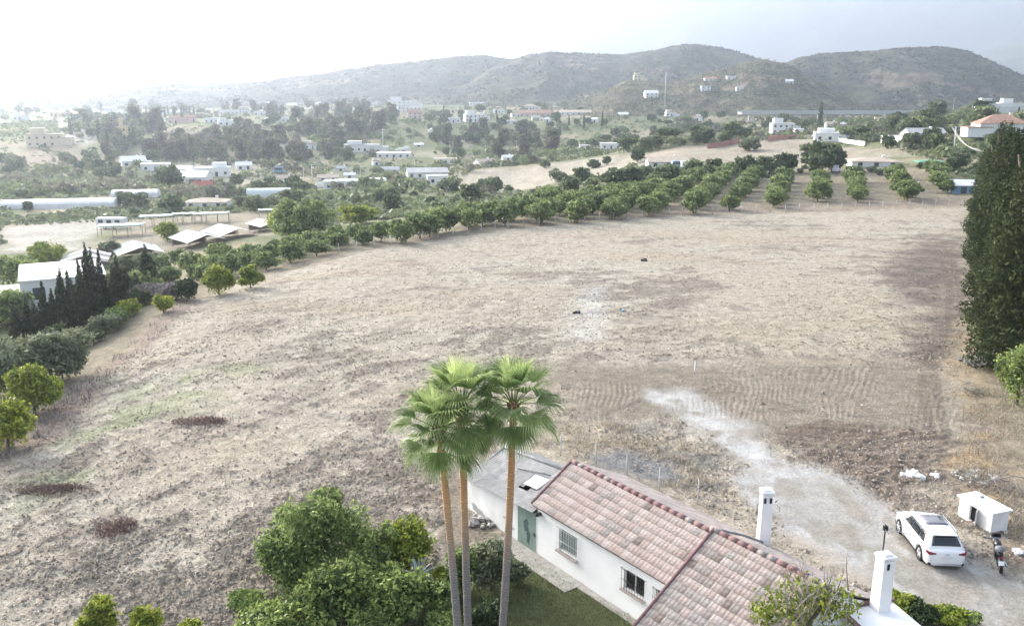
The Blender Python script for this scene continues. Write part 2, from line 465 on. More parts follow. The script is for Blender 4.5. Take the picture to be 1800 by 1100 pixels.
# the yard between track and house, leaf litter by the right-hand trees
yd = poly_mask(GX, GY, [(1240, 870), (1330, 900), (1440, 960), (1540, 1030), (1620, 1100), (1450, 1120), (1250, 960)], .8)
ycol = np.zeros_like(straw); ycol[:] = (.36, .315, .25)
ycol = ycol * (.6 + .75 * fbm(GX / .7, GY / .7, 45, 4, .7)[..., None])
col = lerp(col, (0, 0, 0), yd * .9) + ycol * (yd * .9)[..., None]
lt = poly_mask(GX, GY, [(1690, 690), (1760, 640), (2100, 800), (2300, 1100), (1850, 1050), (1760, 960), (1660, 880), (1660, 820), (1700, 760)], .9)
lcol = np.zeros_like(straw); lcol[:] = (.25, .20, .15)
lcol = lerp(lcol, (.36, .25, .13), sstep(.5, .75, fbm(GX / 2, GY / 2, 47, 3)) * .7)
lcol = lcol * (.45 + 1.05 * fbm(GX / .4, GY / .4, 48, 4, .7)[..., None])
col = lerp(col, (0, 0, 0), lt * .9) + lcol * (lt * .9)[..., None]
lw = poly_mask(GX, GY, [(820, 1010), (900, 948), (935, 970), (985, 1020), (1010, 1022), (1130, 1092), (1130, 1250), (500, 1250), (440, 1040), (700, 960)], .25)
lwc = np.zeros_like(straw); lwc[:] = (.16, .18, .085)
lwc = lwc * (.6 + .8 * fbm(GX / .9, GY / .9, 49, 4, .65)[..., None])
col = lerp(col, (0, 0, 0), lw) + lwc * lw[..., None]
edge = poly_mask(GX, GY, [(1690, 560), (1720, 555), (1790, 640), (1760, 700), (1690, 700), (1660, 640)], .9)
col = lerp(col, np.array((.40, .32, .21)), edge * .7)
# red-brown dead weeds along the left boundary
lb = line_mask(GX, GY, [(-60, 830), (60, 755), (150, 650), (260, 570), (330, 530)], .9, 2.0)
lbc = np.zeros_like(straw); lbc[:] = (.27, .205, .165)
lbc = lbc * (.5 + 1.0 * fine[..., None])
col = lerp(col, (0, 0, 0), lb * .8) + lbc * (lb * .8)[..., None]
# ground beyond the field
FARC = np.zeros_like(straw)
patch = fbm(GX / 60, GY / 60, 51, 4); patch2 = fbm(GX / 18, GY / 25, 52, 4)
FARC[:] = (.17, .18, .095)
FARC = lerp(FARC, (.29, .25, .17), sstep(.52, .66, patch))
FARC = lerp(FARC, (.13, .16, .075), sstep(.5, .66, patch2) * .8)
FARC = lerp(FARC, (.38, .34, .26), sstep(.64, .74, fbm(GX / 35 + 40, GY / 35, 53, 3)) * .7)
for zone, zc, a_ in (([(0, 445), (0, 400), (160, 385), (190, 400), (130, 440)], (.42, .385, .34), .9),          # bare yard by the sheds
                  ([(160, 440), (240, 385), (480, 370), (520, 400), (330, 440)], (.30, .26, .20), .8),
                  ([(780, 335), (830, 300), (1060, 275), (1160, 270), (1130, 300), (960, 325)], (.39, .35, .28), .9),   # pale stubble
                  ([(1080, 290), (1180, 262), (1420, 245), (1540, 262), (1500, 290), (1300, 300)], (.37, .32, .25), .9),
                  ([(1180, 330), (1320, 295), (1640, 290), (1720, 330), (1700, 365), (1200, 380)], (.275, .24, .175), .95),  # orchard floor
                  ([(0, 330), (0, 305), (150, 300), (190, 325), (120, 333)], (.17, .20, .09), .8),
                  ([(40, 300), (60, 262), (150, 265), (180, 300)], (.27, .215, .165), .8),
                  ([(0, 250), (0, 216), (100, 212), (115, 250)], (.34, .33, .16), .85),
                  ([(110, 212), (120, 212), (150, 250), (125, 250)], (.40, .40, .42), .9),
                  ([(460, 435), (600, 425), (730, 395), (900, 372), (900, 402), (700, 432)], (.36, .32, .23), .8)):
    pts = [at(*p) for p in zone]
    # masks are laid out on the ground itself
    n = len(pts); inside = np.zeros(GX.shape, bool); d2 = np.full(GX.shape, 1e12)
    for i in range(n):
        ax, ay = pts[i].x, pts[i].y; bx, by = pts[(i + 1) % n].x, pts[(i + 1) % n].y
        c = ((ay > GY) != (by > GY))
        xi = (bx - ax) * (GY - ay) / (by - ay + 1e-9) + ax
        inside ^= c & (GX < xi)
        ex, ey = bx - ax, by - ay
        t = np.clip(((GX - ax) * ex + (GY - ay) * ey) / (ex * ex + ey * ey + 1e-9), 0, 1)
        d2 = np.minimum(d2, (GX - ax - t * ex) ** 2 + (GY - ay - t * ey) ** 2)
    sd = np.where(inside, 1, -1) * np.sqrt(d2)
    w_ = max(2.0, pts[0].y * .02)
    FARC = lerp(FARC, zc, sstep(-w_, w_, sd + (fbm(GX / 8, GY / 8, 55, 3) - .5) * w_ * 2) * a_)
fb = 1 - sstep(0, 14, np.maximum(0, GY - np.interp(GX / np.maximum(GY, 1), [-.9, -.64, -.41, -.3, -.135, 0, .2, .53], [40, 48, 82, 102, 122, 140, 155, 168])))
FARC = lerp(FARC, (.30, .25, .19), fb * .8 * (GY > 10))
FARC = FARC * (.75 + .5 * fbm(GX / 5, GY / 5, 54, 4, .65)[..., None])
col = FARC * (1 - fieldm[..., None]) + col * fieldm[..., None]

# clods and furrows as real relief
amp = fieldm * near
clod = (fine - .5) * .24 * (.25 + cov) + (mid - .5) * .15 + (streak - .5) * .15 * (1 - sstep(60, 130, R) * .6)
clod = clod * (1 - tr) * (1 - har * .75) * (1 - yd * .7)
GZ = GZ + amp * (clod + har * (tine - .5) * .03 * sstep(.38, .66, fbm(GX / 3.5, GY / 3.5, 24, 3)) + cr * ((crs - .5) * .07 + (fine - .5) * .15) + tr * (mid - .5) * .08)
GZ = GZ + (1 - fieldm) * (fbm(GX / 3, GY / 3, 57, 3) - .5) * .5 * sstep(60, 110, R)
# level standing under the house
hm = poly_mask(GX, GY, [(800, 800), (890, 765), (1050, 790), (1460, 1020), (1700, 1300), (700, 1400), (780, 960)], .5)
GZ = GZ * (1 - hm) + -0.02 * hm

V = np.stack([GX, GY, GZ], -1).reshape(-1, 3)
ii, jj = np.meshgrid(np.arange(nr - 1), np.arange(na), indexing='ij')
j2 = (jj + 1) % na
F = np.stack([ii * na + jj, (ii + 1) * na + jj, (ii + 1) * na + j2, ii * na + j2], -1).reshape(-1, 4)
ground_m = attr_mat('field soil and stubble', scale=7.0, amount=.55, bump=.8, bdist=.08, blotch=.30, bl_scale=1.1)
tag(link('ground', np_mesh('ground', V, F, ground_m, smooth=True, col=np.concatenate([col, (1 - .55 * np.clip(tr + .4 * lw, 0, 1))[..., None]], -1).reshape(-1, 4))), kind='structure')
centre = MB(); centre.add([(0.6 * math.cos(t), .6 * math.sin(t), -.05) for t in np.linspace(0, 2 * PI, 12)[:-1]], [tuple(range(11))])
centre.build('ground', ground_m)['kind'] = 'structure'

# ------------------------------------------------------------------ hills and mountains: ridge lines at their own distance
def hill(name, ridge, Y0, front, back, base, cols, seed, rough, nu, nv, label=None, spur=0.25):
    """A ridge with its silhouette over the distance Y0, front and back slopes and spurs."""
    us = []; hs = []
    for px, py in ridge:
        dx, dy, dz = ray(px, py)
        us.append(dx / dy); hs.append(H + dz / dy * Y0)
    u = np.linspace(us[0], us[-1], nu); hh = np.interp(u, us, hs)
    k = np.ones(7) / 7
    hp = np.pad(hh, 3, mode='edge'); hh = np.convolve(hp, k, 'valid')
    t = np.linspace(-1, 1, nv)
    U, T = np.meshgrid(u, t)
    HH = np.broadcast_to(hh, U.shape)
    D = Y0 + np.where(T < 0, T * front, T * back)
    Xw = U * D
    e = np.abs(T)
    shape = 1 - sstep(0, 1, e ** .85)
    n1 = fbm(Xw / (front * .35), D / (front * .7), seed, 5, .55)
    ridged = 1 - np.abs(fbm(Xw / (front * .28), D / (front * .9), seed + 9, 4) - .5) * 2
    mod = np.clip(4 * e * (1 - e), 0, 1)
    Z = base + (HH - base) * (shape + mod * spur * (ridged - .62) * 1.3) + (n1 - .5) * rough * (.25 + mod)
    Z = Z + (fbm(Xw / (front * .02), D / (front * .02), seed + 20, 3) - .5) * rough * .22
    c1, c2, c3 = [np.asarray(c) for c in cols]
    q = fbm(Xw / (front * .05), D / (front * .05), seed + 30, 5, .65); q2 = fbm(Xw / (front * .25), D / (front * .2), seed + 31, 4)
    C = c1 + (c2 - c1) * sstep(.4, .62, q)[..., None]
    C = C + (c3 - C) * (sstep(.56, .72, q2) * sstep(.4, .6, q) * .8)[..., None]
    v = np.stack([Xw, D, Z], -1).reshape(-1, 3)
    a, b = np.meshgrid(np.arange(nv - 1), np.arange(nu - 1), indexing='ij')
    f = np.stack([a * nu + b, a * nu + b + 1, (a + 1) * nu + b + 1, (a + 1) * nu + b], -1).reshape(-1, 4)
    o = tag(link(name, np_mesh(name, v, f, hill_m, smooth=True, col=C.reshape(-1, 3))), kind='structure')
    return Xw, D, Z

hill_m = attr_mat('scrub hillside', scale=.06, amount=.75, bump=1.0, bdist=5.0)
SCRUB = ((.050, .058, .036), (.085, .088, .052), (.19, .155, .115))
HILLS = {}
HILLS['E'] = hill('hill', [(940, 196), (1000, 186), (1050, 168), (1100, 141), (1140, 143), (1180, 146), (1230, 133), (1290, 119), (1340, 106), (1385, 113), (1450, 148), (1540, 200)], 950, 230, 250, 0, ((.075, .080, .05), (.13, .12, .075), (.30, .245, .185)), 100, 6, 260, 90, spur=.12)
HILLS['A'] = hill('hill', [(1240, 190), (1320, 142), (1400, 103), (1440, 97), (1490, 94), (1560, 89), (1620, 84), (1660, 82), (1700, 90), (1740, 108), (1800, 134), (1880, 160), (2000, 190)], 1350, 380, 380, 0, SCRUB, 120, 16, 300, 110)
HILLS['B'] = hill('hill', [(760, 175), (830, 140), (880, 112), (930, 99), (975, 92), (1030, 97), (1100, 98), (1160, 89), (1215, 80), (1260, 85), (1330, 106), (1420, 150), (1500, 190)], 1600, 520, 560, 0, SCRUB, 140, 22, 280, 110)
HILLS['C'] = hill('hill', [(40, 195), (160, 172), (230, 157), (290, 151), (400, 149), (470, 142), (560, 131), (640, 120), (760, 106), (850, 99), (910, 106), (1000, 140), (1100, 180)], 1800, 620, 700, 0, SCRUB, 160, 26, 280, 100)
HILLS['D'] = hill('mountain', [(560, 178), (760, 140), (860, 108), (930, 78), (1000, 40), (1080, -2), (1130, -16), (1250, -24), (1450, -30), (1600, -30), (1800, -26), (2000, -14), (2300, 40), (2700, 170)], 7500, 2900, 2500, 0, SCRUB, 180, 150, 300, 130, spur=.3)
HILLS['F'] = hill('mountain', [(1560, 185), (1640, 140), (1690, 108), (1730, 92), (1780, 76), (1840, 56), (1950, 30), (2150, 60), (2400, 180)], 4600, 1300, 1300, 0, ((.08, .09, .05), (.14, .14, .075), (.26, .22, .15)), 200, 60, 200, 100)

# ------------------------------------------------------------------ the hazy air
hb = MB(); hb.box((0, 3000, 520), (24000, 16000, 1160))
hz_m = bpy.data.materials.new('hazy air'); hz_m.use_nodes = True
hn_ = hz_m.node_tree
for n in list(hn_.nodes):
    if n.type != 'OUTPUT_MATERIAL': hn_.nodes.remove(n)
pv = hn_.nodes.new('ShaderNodeVolumePrincipled')
pv.inputs['Color'].default_value = (.59, .665, .785, 1)
pv.inputs['Density'].default_value = 0.00031
pv.inputs['Anisotropy'].default_value = 0.64
hn_.links.new(pv.outputs[0], hn_.nodes['Material Output'].inputs['Volume'])
tag(hb.build('haze', hz_m), kind='stuff')
# ================================================================== the white house by the track
M_white = mat('whitewash', (.86, .86, .85), .85, .03, 1.2, bump=.25, bscale=14, col2=(.79, .785, .765))
M_white2 = mat('old whitewash', (.85, .85, .84), .9, .05, 1.1, bump=.5, bscale=9, col2=(.68, .67, .645))
M_trim = mat('verge trim', (.20, .115, .115), .8, .15, 8)
M_roofbase = mat('roof underlay', (.15, .11, .09), .9, .1)
TILE = [mat('roof tile ' + n, c, .85, v, 9, bump=.3, bscale=30, objvar=.05) for n, c, v in (
    ('rose', (.425, .345, .312), .10), ('pale rose', (.46, .39, .358), .10), ('terracotta', (.395, .318, .282), .10),
    ('weathered grey', (.32, .28, .255), .14), ('dark lichen', (.25, .205, .18), .18), ('grey', (.36, .325, .30), .12))]
M_door = mat('green steel door', (.24, .31, .27), .55, .12, 2.5, col2=(.18, .25, .22))
M_stain = mat('door stain', (.07, .11, .115), .6, .2, 6)
M_frame = mat('window frame paint', (.62, .62, .60), .6, .05)
M_glass_dark = mat('dark window glass', (.018, .022, .024), .12, .2, 3, spec=.5)
M_shutter = mat('grey green shutter', (.20, .235, .22), .6, .08, 4)
M_iron = mat('black iron', (.02, .02, .022), .5, .1)
M_whiteiron = mat('white painted bars', (.60, .61, .60), .5, .05)
M_sill = mat('sill brick', (.40, .34, .31), .8, .1, 8)
M_sheet = mat('fibre cement sheet', (.26, .265, .265), .85, .1, 3.5, bump=.25, bscale=25, objvar=.16, col2=(.18, .18, .178))
M_sheet_pale = mat('pale new sheet', (.60, .60, .58), .7, .06, 4)
M_concrete = mat('path concrete', (.36, .345, .31), .9, .12, 3, bump=.3, bscale=30)
M_rubble = mat('rubble', (.42, .40, .37), .95, .2, 6, objvar=.25)
M_metal = mat('galvanised metal', (.38, .39, .40), .4, .1, 5, metallic=.8)
M_rust = mat('rusty wood', (.20, .15, .11), .9, .2, 10)

HP1 = flat(944, 972); HP2 = flat(1122, 1090)
HD = (HP2 - HP1).normalized(); HRZ = math.atan2(HD.y, HD.x)
house = thing('farmhouse', 'white farmhouse under pink and grey roof tiles, with barred windows along its long wall', 'house', HP1, HRZ)

def wall_quads(mb, x0, x1, z0, z1, y, holes, depth, mi=0, facing=-1):
    """A wall in the local xz plane with recessed openings."""
    xs = sorted({x0, x1, *[h[0] for h in holes], *[h[1] for h in holes]}); zs = sorted({z0, z1, *[h[2] for h in holes], *[h[3] for h in holes]})
    for a, b in zip(xs[:-1], xs[1:]):
        for c, d in zip(zs[:-1], zs[1:]):
            if any(h[0] <= a and b <= h[1] and h[2] <= c and d <= h[3] for h in holes): continue
            mb.add([(a, y, c), (b, y, c), (b, y, d), (a, y, d)], [(0, 1, 2, 3)], mi)
    for h in holes:
        a, b, c, d = h; e = y - facing * depth
        mb.add([(a, y, c), (b, y, c), (b, y, d), (a, y, d), (a, e, c), (b, e, c), (b, e, d), (a, e, d)],
               [(0, 1, 5, 4), (1, 2, 6, 5), (2, 3, 7, 6), (3, 0, 4, 7)], mi)

def roof_z(b, z0=3.80): return z0 - abs(b - 2.05) * .61
WIN = [(1.5, 2.65, .90, 1.90), (5.46, 6.56, 1.0, 1.85), (7.15, 7.75, 1.15, 1.82)]
wl = MB()
wall_quads(wl, 0, 8.1, -.2, roof_z(0) - .06, 0, WIN, .16)
# gable ends follow the slopes
for x, xo in ((0, .0), (8.08, .0)):
    wl.add([(x, 0, -.2), (x, 5.2, -.2), (x, 5.2, 2.2), (x, 2.05, roof_z(2.05) - .08), (x, 0, roof_z(0) - .06)], [(0, 1, 2, 3, 4)])
wl.add([(0, 5.2, -.2), (13, 5.2, -.2), (13, 5.2, 2.2), (0, 5.2, 2.2)], [(0, 1, 2, 3)])
wl.add([(8.15, -1.75, -.2), (8.15, 0, -.2), (8.15, 0, 2.3), (8.15, -1.75, 1.38)], [(0, 1, 2, 3)])
wl.add([(8.15, -1.75, -.2), (13, -1.75, -.2), (13, -1.75, 1.38), (8.15, -1.75, 1.38)], [(0, 1, 2, 3)])
wl.add([(13, -1.75, -.2), (13, 5.2, -.2), (13, 5.2, 2.2), (13, 2.05, 3.7), (13, -1.75, 1.38)], [(0, 1, 2, 3, 4)])
wl.build('wall', M_white, house)

# roof: deck, tiles, ridge tiles, verge
rf = MB()
def deck(x0, x1, ba, bb, zo):
    za, zb = roof_z(ba) + zo, roof_z(bb) + zo
    rf.add([(x0, ba, za), (x1, ba, za), (x1, bb, zb), (x0, bb, zb), (x0, ba, za - .07), (x1, ba, za - .07), (x1, bb, zb - .07), (x0, bb, zb - .07)],
           [(0, 1, 2, 3), (7, 6, 5, 4), (0, 4, 5, 1), (1, 5, 6, 2), (2, 6, 7, 3), (3, 7, 4, 0)])
deck(-.08, 8.02, -.22, 2.05, 0); deck(8.05, 13.1, -2.05, 2.05, .12)
rf.add([(-.08, 2.05, 3.8), (13.1, 2.05, 3.86), (13.1, 5.35, 2.2), (-.08, 5.35, 2.2)], [(0, 1, 2, 3)])
roof = rf.build('roof', M_roofbase, house)
def tile_mesh(m):
    mb = MB(); prof = [(-.18, .012), (-.12, .040), (-.06, .012), (.0, .008), (.06, .040), (.12, .012), (.18, .010)]
    v = []
    for y, dz in ((-.22, .030), (.22, .0)):
        for x, z in prof: v.append((x, y, z + dz))
    for x, z in prof: v.append((x, -.22, z + .005))
    n = len(prof)
    f = [(i, i + 1, n + i + 1, n + i) for i in range(n - 1)] + [(2 * n + i, 2 * n + i + 1, i + 1, i) for i in range(n - 1)]
    mb.add(v, f, 0, True)
    return mb.mesh('roof_tile', m)
TM = [tile_mesh(m) for m in TILE]
SL = math.atan(.61); r2 = random.Random(3)
tiles = []
def lay(x0, x1, b0, b1, zo, w, row, grey):
    nrow = int(round((b1 - b0) / math.cos(SL) / row)); ncol = int(round((x1 - x0) / w))
    for i in range(nrow):
        for j in range(ncol):
            b = b0 + (i + .5) * (b1 - b0) / nrow; x = x0 + (j + .5) * (x1 - x0) / ncol
            g = grey(x, b)
            q = r2.random()
            k = (4 if r2.random() < .22 else 3 if r2.random() < .5 else 5) if q < g else r2.choices([0, 1, 2], [5, 4, 2])[0]
            tiles.append((x, b, roof_z(b) + zo + .012, k, (x1 - x0) / ncol / .35, row / .385))
lay(-.06, 8.0, -.24, 2.0, 0, .36, .355, lambda x, b: .09 + .12 * (fbm(x / 1.5, b / 1.2, 5) > .55))
lay(8.07, 13.0, -2.05, 2.0, .12, .34, .345, lambda x, b: .25 + .65 * float(sstep(.3, -1.2, b + .35 * (x - 9.5) + (fbm(x, b, 8) - .5) * 3)))
hm_w = Matrix.Translation(HP1) @ Matrix.Rotation(HRZ, 4, 'Z')
def depth_in_view(t):
    px, py = project(hm_w @ Vector(t[:3])); return (0 if -10 < px < 1810 and py < 1105 else 1, (hm_w @ Vector(t[:3])).y)
tiles.sort(key=depth_in_view)
for x, b, z, k, sx, sy in tiles[:300]:
    o = link('roof_tile', TM[k], roof, (x, b, z + r2.uniform(-.004, .006)))
    o.rotation_euler = (SL + r2.uniform(-.015, .015), r2.uniform(-.012, .012), r2.uniform(-.02, .02)); o.scale = (sx * r2.uniform(.97, 1.01), sy, 1)
rest = MB()
for x, b, z, k, sx, sy in tiles[300:]:
    rest.box((x, b, z + .02), (.33, .40, .03), rot=Matrix.Rotation(SL, 3, 'X'), mi=k)
xb = -.05
while xb < 13:                                   # the back slope, mostly out of sight
    for i in range(9):
        b = 2.25 + i * .36; rest.box((xb + .17, b, 3.83 - (b - 2.05) * .485 + .03), (.33, .40, .03), rot=Matrix.Rotation(-.45, 3, 'X'), mi=r2.choice([0, 2, 3, 3, 5]))
    xb += .345
tag(rest.build('roof_tiling', TILE, roof), kind='stuff')
rt = MB(); rt.tube([(-.23, 0, 0), (.23, 0, .012)], [.105, .12], 8)
RTM = [rt.mesh('ridge_tile', m) for m in (mat('ridge tile rose', (.27, .165, .155), .85, .12, 8, objvar=.15), TILE[3])]
x = .12
while x < 13:
    o = link('ridge_tile', RTM[0 if r2.random() < .8 else 1], roof, (x, 2.05, 3.80 + (.13 if x > 8.05 else .01))); o.rotation_euler = (0, r2.uniform(-.02, .02), r2.uniform(-.02, .02)); x += .42
vg = MB()
vg.tube([(-.10, -.25, roof_z(-.25) + .05), (-.10, 2.05, 3.87)], .07, 6); vg.build('verge', M_trim, roof)
vg = MB(); vg.tube([(8.04, -2.07, roof_z(-2.07) + .17), (8.04, 2.05, 3.99)], .075, 6); vg.build('verge', M_trim, roof)
pp = MB(); pp.tube([(8.1, 2.35, 3.86), (8.5, 3.2, 3.55), (8.9, 3.9, 3.2)], .05, 6); pp.build('pipe', M_sheet, roof)

# windows with bars
def window(x0, x1, z0, z1, shut):
    f = MB(); t = .05; y = .10
    for c, d in (((x0 + t / 2, y, (z0 + z1) / 2), (t, .06, z1 - z0)), ((x1 - t / 2, y, (z0 + z1) / 2), (t, .06, z1 - z0)),
                 (((x0 + x1) / 2, y, z0 + t / 2), (x1 - x0 - 2 * t, .058, t)), (((x0 + x1) / 2, y, z1 - t / 2), (x1 - x0 - 2 * t, .058, t))):
        f.box(c, d)
    w = f.build('window', M_frame, house)
    g = MB()
    if shut:
        n = 12
        for i in range(n): g.box(((x0 + x1) / 2, y + .02, z0 + t + (i + .5) * (z1 - z0 - 2 * t) / n), (x1 - x0 - 2 * t, .025, (z1 - z0 - 2 * t) / n * .82))
        g.box(((x0 + x1) / 2, y + .04, (z0 + z1) / 2), (x1 - x0 - .02, .012, z1 - z0 - .02))
        g.build('shutter', M_shutter, w)
    else:
        g.box(((x0 + x1) / 2, y + .02, (z0 + z1) / 2), (x1 - x0 - 2 * t, .02, z1 - z0 - 2 * t)); g.build('pane', M_glass_dark, w)
        g = MB(); g.box(((x0 + x1) / 2, y - .005, (z0 + z1) / 2), (.05, .05, z1 - z0 - 2 * t)); g.build('mullion', M_frame, w)
    b = MB(); n = 9
    for i in range(n):
        x = x0 - .04 + (x1 - x0 + .08) * i / (n - 1); b.tube([(x, -.10, z0 - .06), (x, -.10, z1 + .04)], .009, 5)
    for z in (z0 - .03, (z0 + z1) / 2, z1 + .02):
        b.tube([(x0 - .1, -.10, z), (x1 + .1, -.10, z)], .011, 5)
    for x in (x0 - .1, x1 + .1):
        for z in (z0 - .03, z1 + .02): b.tube([(x, -.10, z), (x, .02, z)], .011, 5)
    b.build('grille', M_iron if not shut else M_whiteiron, w)
    s = MB(); s.box(((x0 + x1) / 2, -.05, z0 - .035), (x1 - x0 + .16, .22, .06)); s.build('sill', M_sill, w)
window(*WIN[0], True); window(*WIN[1], False); window(*WIN[2], False)
lm = MB(); lm.box((.25, -.03, 2.02), (.10, .06, .14)); lm.tube([(.25, -.06, 2.04), (.25, -.2, 2.10)], .02, 6); lm.tube([(.25, -.2, 2.14), (.25, -.2, 1.98)], [.05, .09], 8)
lm.build('wall_lamp', M_iron, house)

# chimneys
def chimney(base, ztop, w, parent, rz, slots):
    zb = base[2]; h = ztop - zb
    c = MB(); c.box((base[0], base[1], zb + h / 2 - .05), (w * 1.04, w * 1.04, h - .1), rz, taper=.90)
    o = c.build('chimney', M_white, parent)
    cp = MB(); cp.box((base[0], base[1], ztop + .0), (w * 1.12, w * 1.12, .10), rz); cp.box((base[0], base[1], ztop + .09), (w * .8, w * .8, .08), rz, taper=.8); cp.build('chimney_cap', M_white2, o)
    R3 = Matrix.Rotation(rz, 3, 'Z')
    s = MB()
    for k, (ox, side) in enumerate(slots):
        d = Vector((ox, -w * .474, 0)) if side == 0 else Vector((w * .474, ox, 0))
        p = R3 @ d + Vector((base[0], base[1], ztop - .30)); s.box(p, (.09, .04, .22), rz + (0 if side == 0 else PI / 2))
    s.build('smoke_opening', M_iron, o)
    return o
inv_h = hm_w.inverted()
def in_house(px, py, z): return inv_h @ flat(px, py, z)
c1 = in_house(1341, 957, 2.35); chimney((c1.x, c1.y, 1.9), 4.66, .44, house, -HRZ, [(-.11, 0), (.11, 0)])
c2 = in_house(1547, 1063, 2.75); chimney((c2.x, c2.y, 2.4), 4.62, .46, house, -HRZ + .25, [(-.03, 0)])
# low white annexe that carries the second chimney
an = MB(); ax, ay = c2.x, c2.y
an.box((ax + .45, ay - .55, 1.3), (2.1, 1.9, 2.6), -HRZ + .25); an.build('annexe', M_white, house)
R3 = Matrix.Rotation(-HRZ + .25, 3, 'Z')
cp = MB()
for k in range(7):
    for yy in (-.98, .98):
        p = R3 @ Vector((-1.0 + k * .33, yy, 0)) + Vector((ax + .45, ay - .55, 2.66)); cp.box(p, (.32, .2, .07), -HRZ + .25)
for k in range(6):
    p = R3 @ Vector((-1.08, -.8 + k * .32, 0)) + Vector((ax + .45, ay - .55, 2.67)); cp.box(p, (.2, .30, .07), -HRZ + .25)
cp.build('coping', M_trim, house)

# television antenna on the second chimney
ap = hm_w @ Vector((c2.x - .12, c2.y, 4.78))
ant = thing('television_antenna', 'thin television antenna on top of the chimney, pointing its comb of rods over the track', 'antenna', ap)
m = MB(); m.tube([(0, 0, -.1), (0, 0, .95)], .022, 6); m.build('mast', M_iron, ant)
m = MB(); e = Vector((1.25, -.45, -.12)); m.tube([(0, 0, .8), Vector((0, 0, .8)) + e], .012, 5)
pd = Vector((.34, .94, 0))
for k in range(11):
    c = Vector((0, 0, .8)) + e * (k / 10); l = .22 - .008 * k
    m.tube([c - pd * l, c + pd * l], .007, 4)
m.build('boom', M_metal, ant)
m = MB(); m.box((0, .0, .82), (.14, .1, .16)); m.tube([(-.05, -.2, .98), (-.05, .2, .98)], .01, 4); m.tube([(.05, -.2, .7), (.05, .2, .7)], .01, 4); m.build('reflector', M_iron, ant)

# ------------------------------------------------------------------ the lean-to shed with the green door
shed = thing('shed', 'low white shed with grey corrugated roof and green steel door, joined to the tiled farmhouse', 'shed', HP1, HRZ)
sh = MB()
def sfront(s): return 2.0 + s * .068
sh.add([(-5.5, -.01, -.6), (-1.42, -.01, -.3), (-1.42, -.01, sfront(-1.42) - .04), (-5.5, -.01, sfront(-5.5) - .04)], [(0, 1, 2, 3)])
sh.add([(-5.5, -.01, -.6), (-5.5, 4.2, -.6), (-5.5, 4.2, 1.7), (-5.5, 2.2, 2.68), (-5.5, -.01, 1.58)], [(0, 1, 2, 3, 4)])
sh.add([(-5.5, 4.2, -.6), (-.01, 4.2, -.6), (-.01, 4.2, 2), (-5.5, 4.2, 1.7)], [(0, 1, 2, 3)])
sh.add([(-1.42, -.01, -.3), (-1.42, .14, -.3), (-1.42, .14, 1.9), (-1.42, -.01, 1.9)], [(0, 1, 2, 3)])
sh.add([(-.06, -.01, -.3), (-.005, -.01, -.3), (-.005, -.01, 1.98), (-.06, -.01, 1.98)], [(0, 1, 2, 3)])
sh.build('wall', M_white2, shed)
patch = MB()
for q in ((-4.9, .35, .35, .14), (-4.55, .2, .5, .2), (-4.2, .08, .45, .22), (-3.9, .0, .3, .16), (-2.3, .75, .25, .12), (-2.1, .6, .3, .18), (-1.8, .45, .2, .12)):
    n = 9; vs_ = [(q[0] + q[2] * math.cos(2 * PI * i / n) * r2.uniform(.6, 1.1), -.016, q[1] + q[3] * math.sin(2 * PI * i / n) * r2.uniform(.6, 1.1)) for i in range(n)]
    patch.add(vs_, [tuple(range(n))])
patch.build('bare_render', mat('bare render', (.44, .44, .43), .95, .1, 4), shed)
d = MB(); d.box((-.74, .03, .83), (1.35, .05, 2.1)); door = d.build('door', M_door, shed)
for k in range(9):
    q = MB(); q.box((-.74 - .6 + k * .15, .0, .83), (.135, .03, 2.05)); q.build('door_board', M_door, door)
st = MB()
n = 14; st.add([(-.78 + .20 * math.cos(2 * PI * i / n) * r2.uniform(.5, 1.2), -.019, 1.05 + .42 * math.sin(2 * PI * i / n) * r2.uniform(.6, 1.1)) for i in range(n)], [tuple(range(n))])
st.add([(-.62 + .16 * math.cos(2 * PI * i / n) * r2.uniform(.5, 1.2), -.021, .55 + .40 * math.sin(2 * PI * i / n) * r2.uniform(.6, 1.1)) for i in range(n)], [tuple(range(n))])
st.build('dark_stain', M_stain, door)
hd_ = MB(); hd_.box((-.2, -.045, .85), (.05, .05, .16)); hd_.build('handle', M_metal, door)
def sroof(s, t):
    """t 0 at the eave, 1 at the ridge"""
    z = sfront(s) + .0 + t * (1.12 + .03 * s)
    return Vector((s, -.25 + t * 2.5, z - .10 * math.sin(PI * t) * (1 if -4 < s < -1 else .4)))
def sheet(s0, s1, t0, t1, lift, m, name='roof_sheet', nu=6, nw=26):
    mb = MB(); v = []
    for i in range(nw + 1):
        for j in range(nu + 1):
            s = s0 + (s1 - s0) * j / nu; t = t0 + (t1 - t0) * i / nw
            p = sroof(s, t); p.z += lift * (1 - .5 * (t - t0) / (t1 - t0)) + .022 * math.sin(i * PI / 1.5)
            v.append(p)
    f = [(i * (nu + 1) + j, i * (nu + 1) + j + 1, (i + 1) * (nu + 1) + j + 1, (i + 1) * (nu + 1) + j) for i in range(nw) for j in range(nu)]
    mb.add(v, f, 0, True)
    return mb.build(name, m, shed)
cuts = [-5.62, -4.5, -3.35, -2.25, -1.15, -.02]
for k in range(5):
    for r_, (ta, tb) in enumerate(((-.02, .36), (.34, .70), (.68, 1.0))):
        if (k == 3 and r_ == 1): continue
        sheet(cuts[k] - .03, cuts[k + 1] + .03, ta, tb, .02 + .03 * (2 - r_) + r2.uniform(0, .015), M_sheet)
sheet(-2.05, -1.05, .42, .72, .16, M_sheet_pale); sheet(-2.55, -2.0, .40, .70, .03, M_sheet); sheet(-1.55, -1.1, .30, .46, .06, M_sheet)
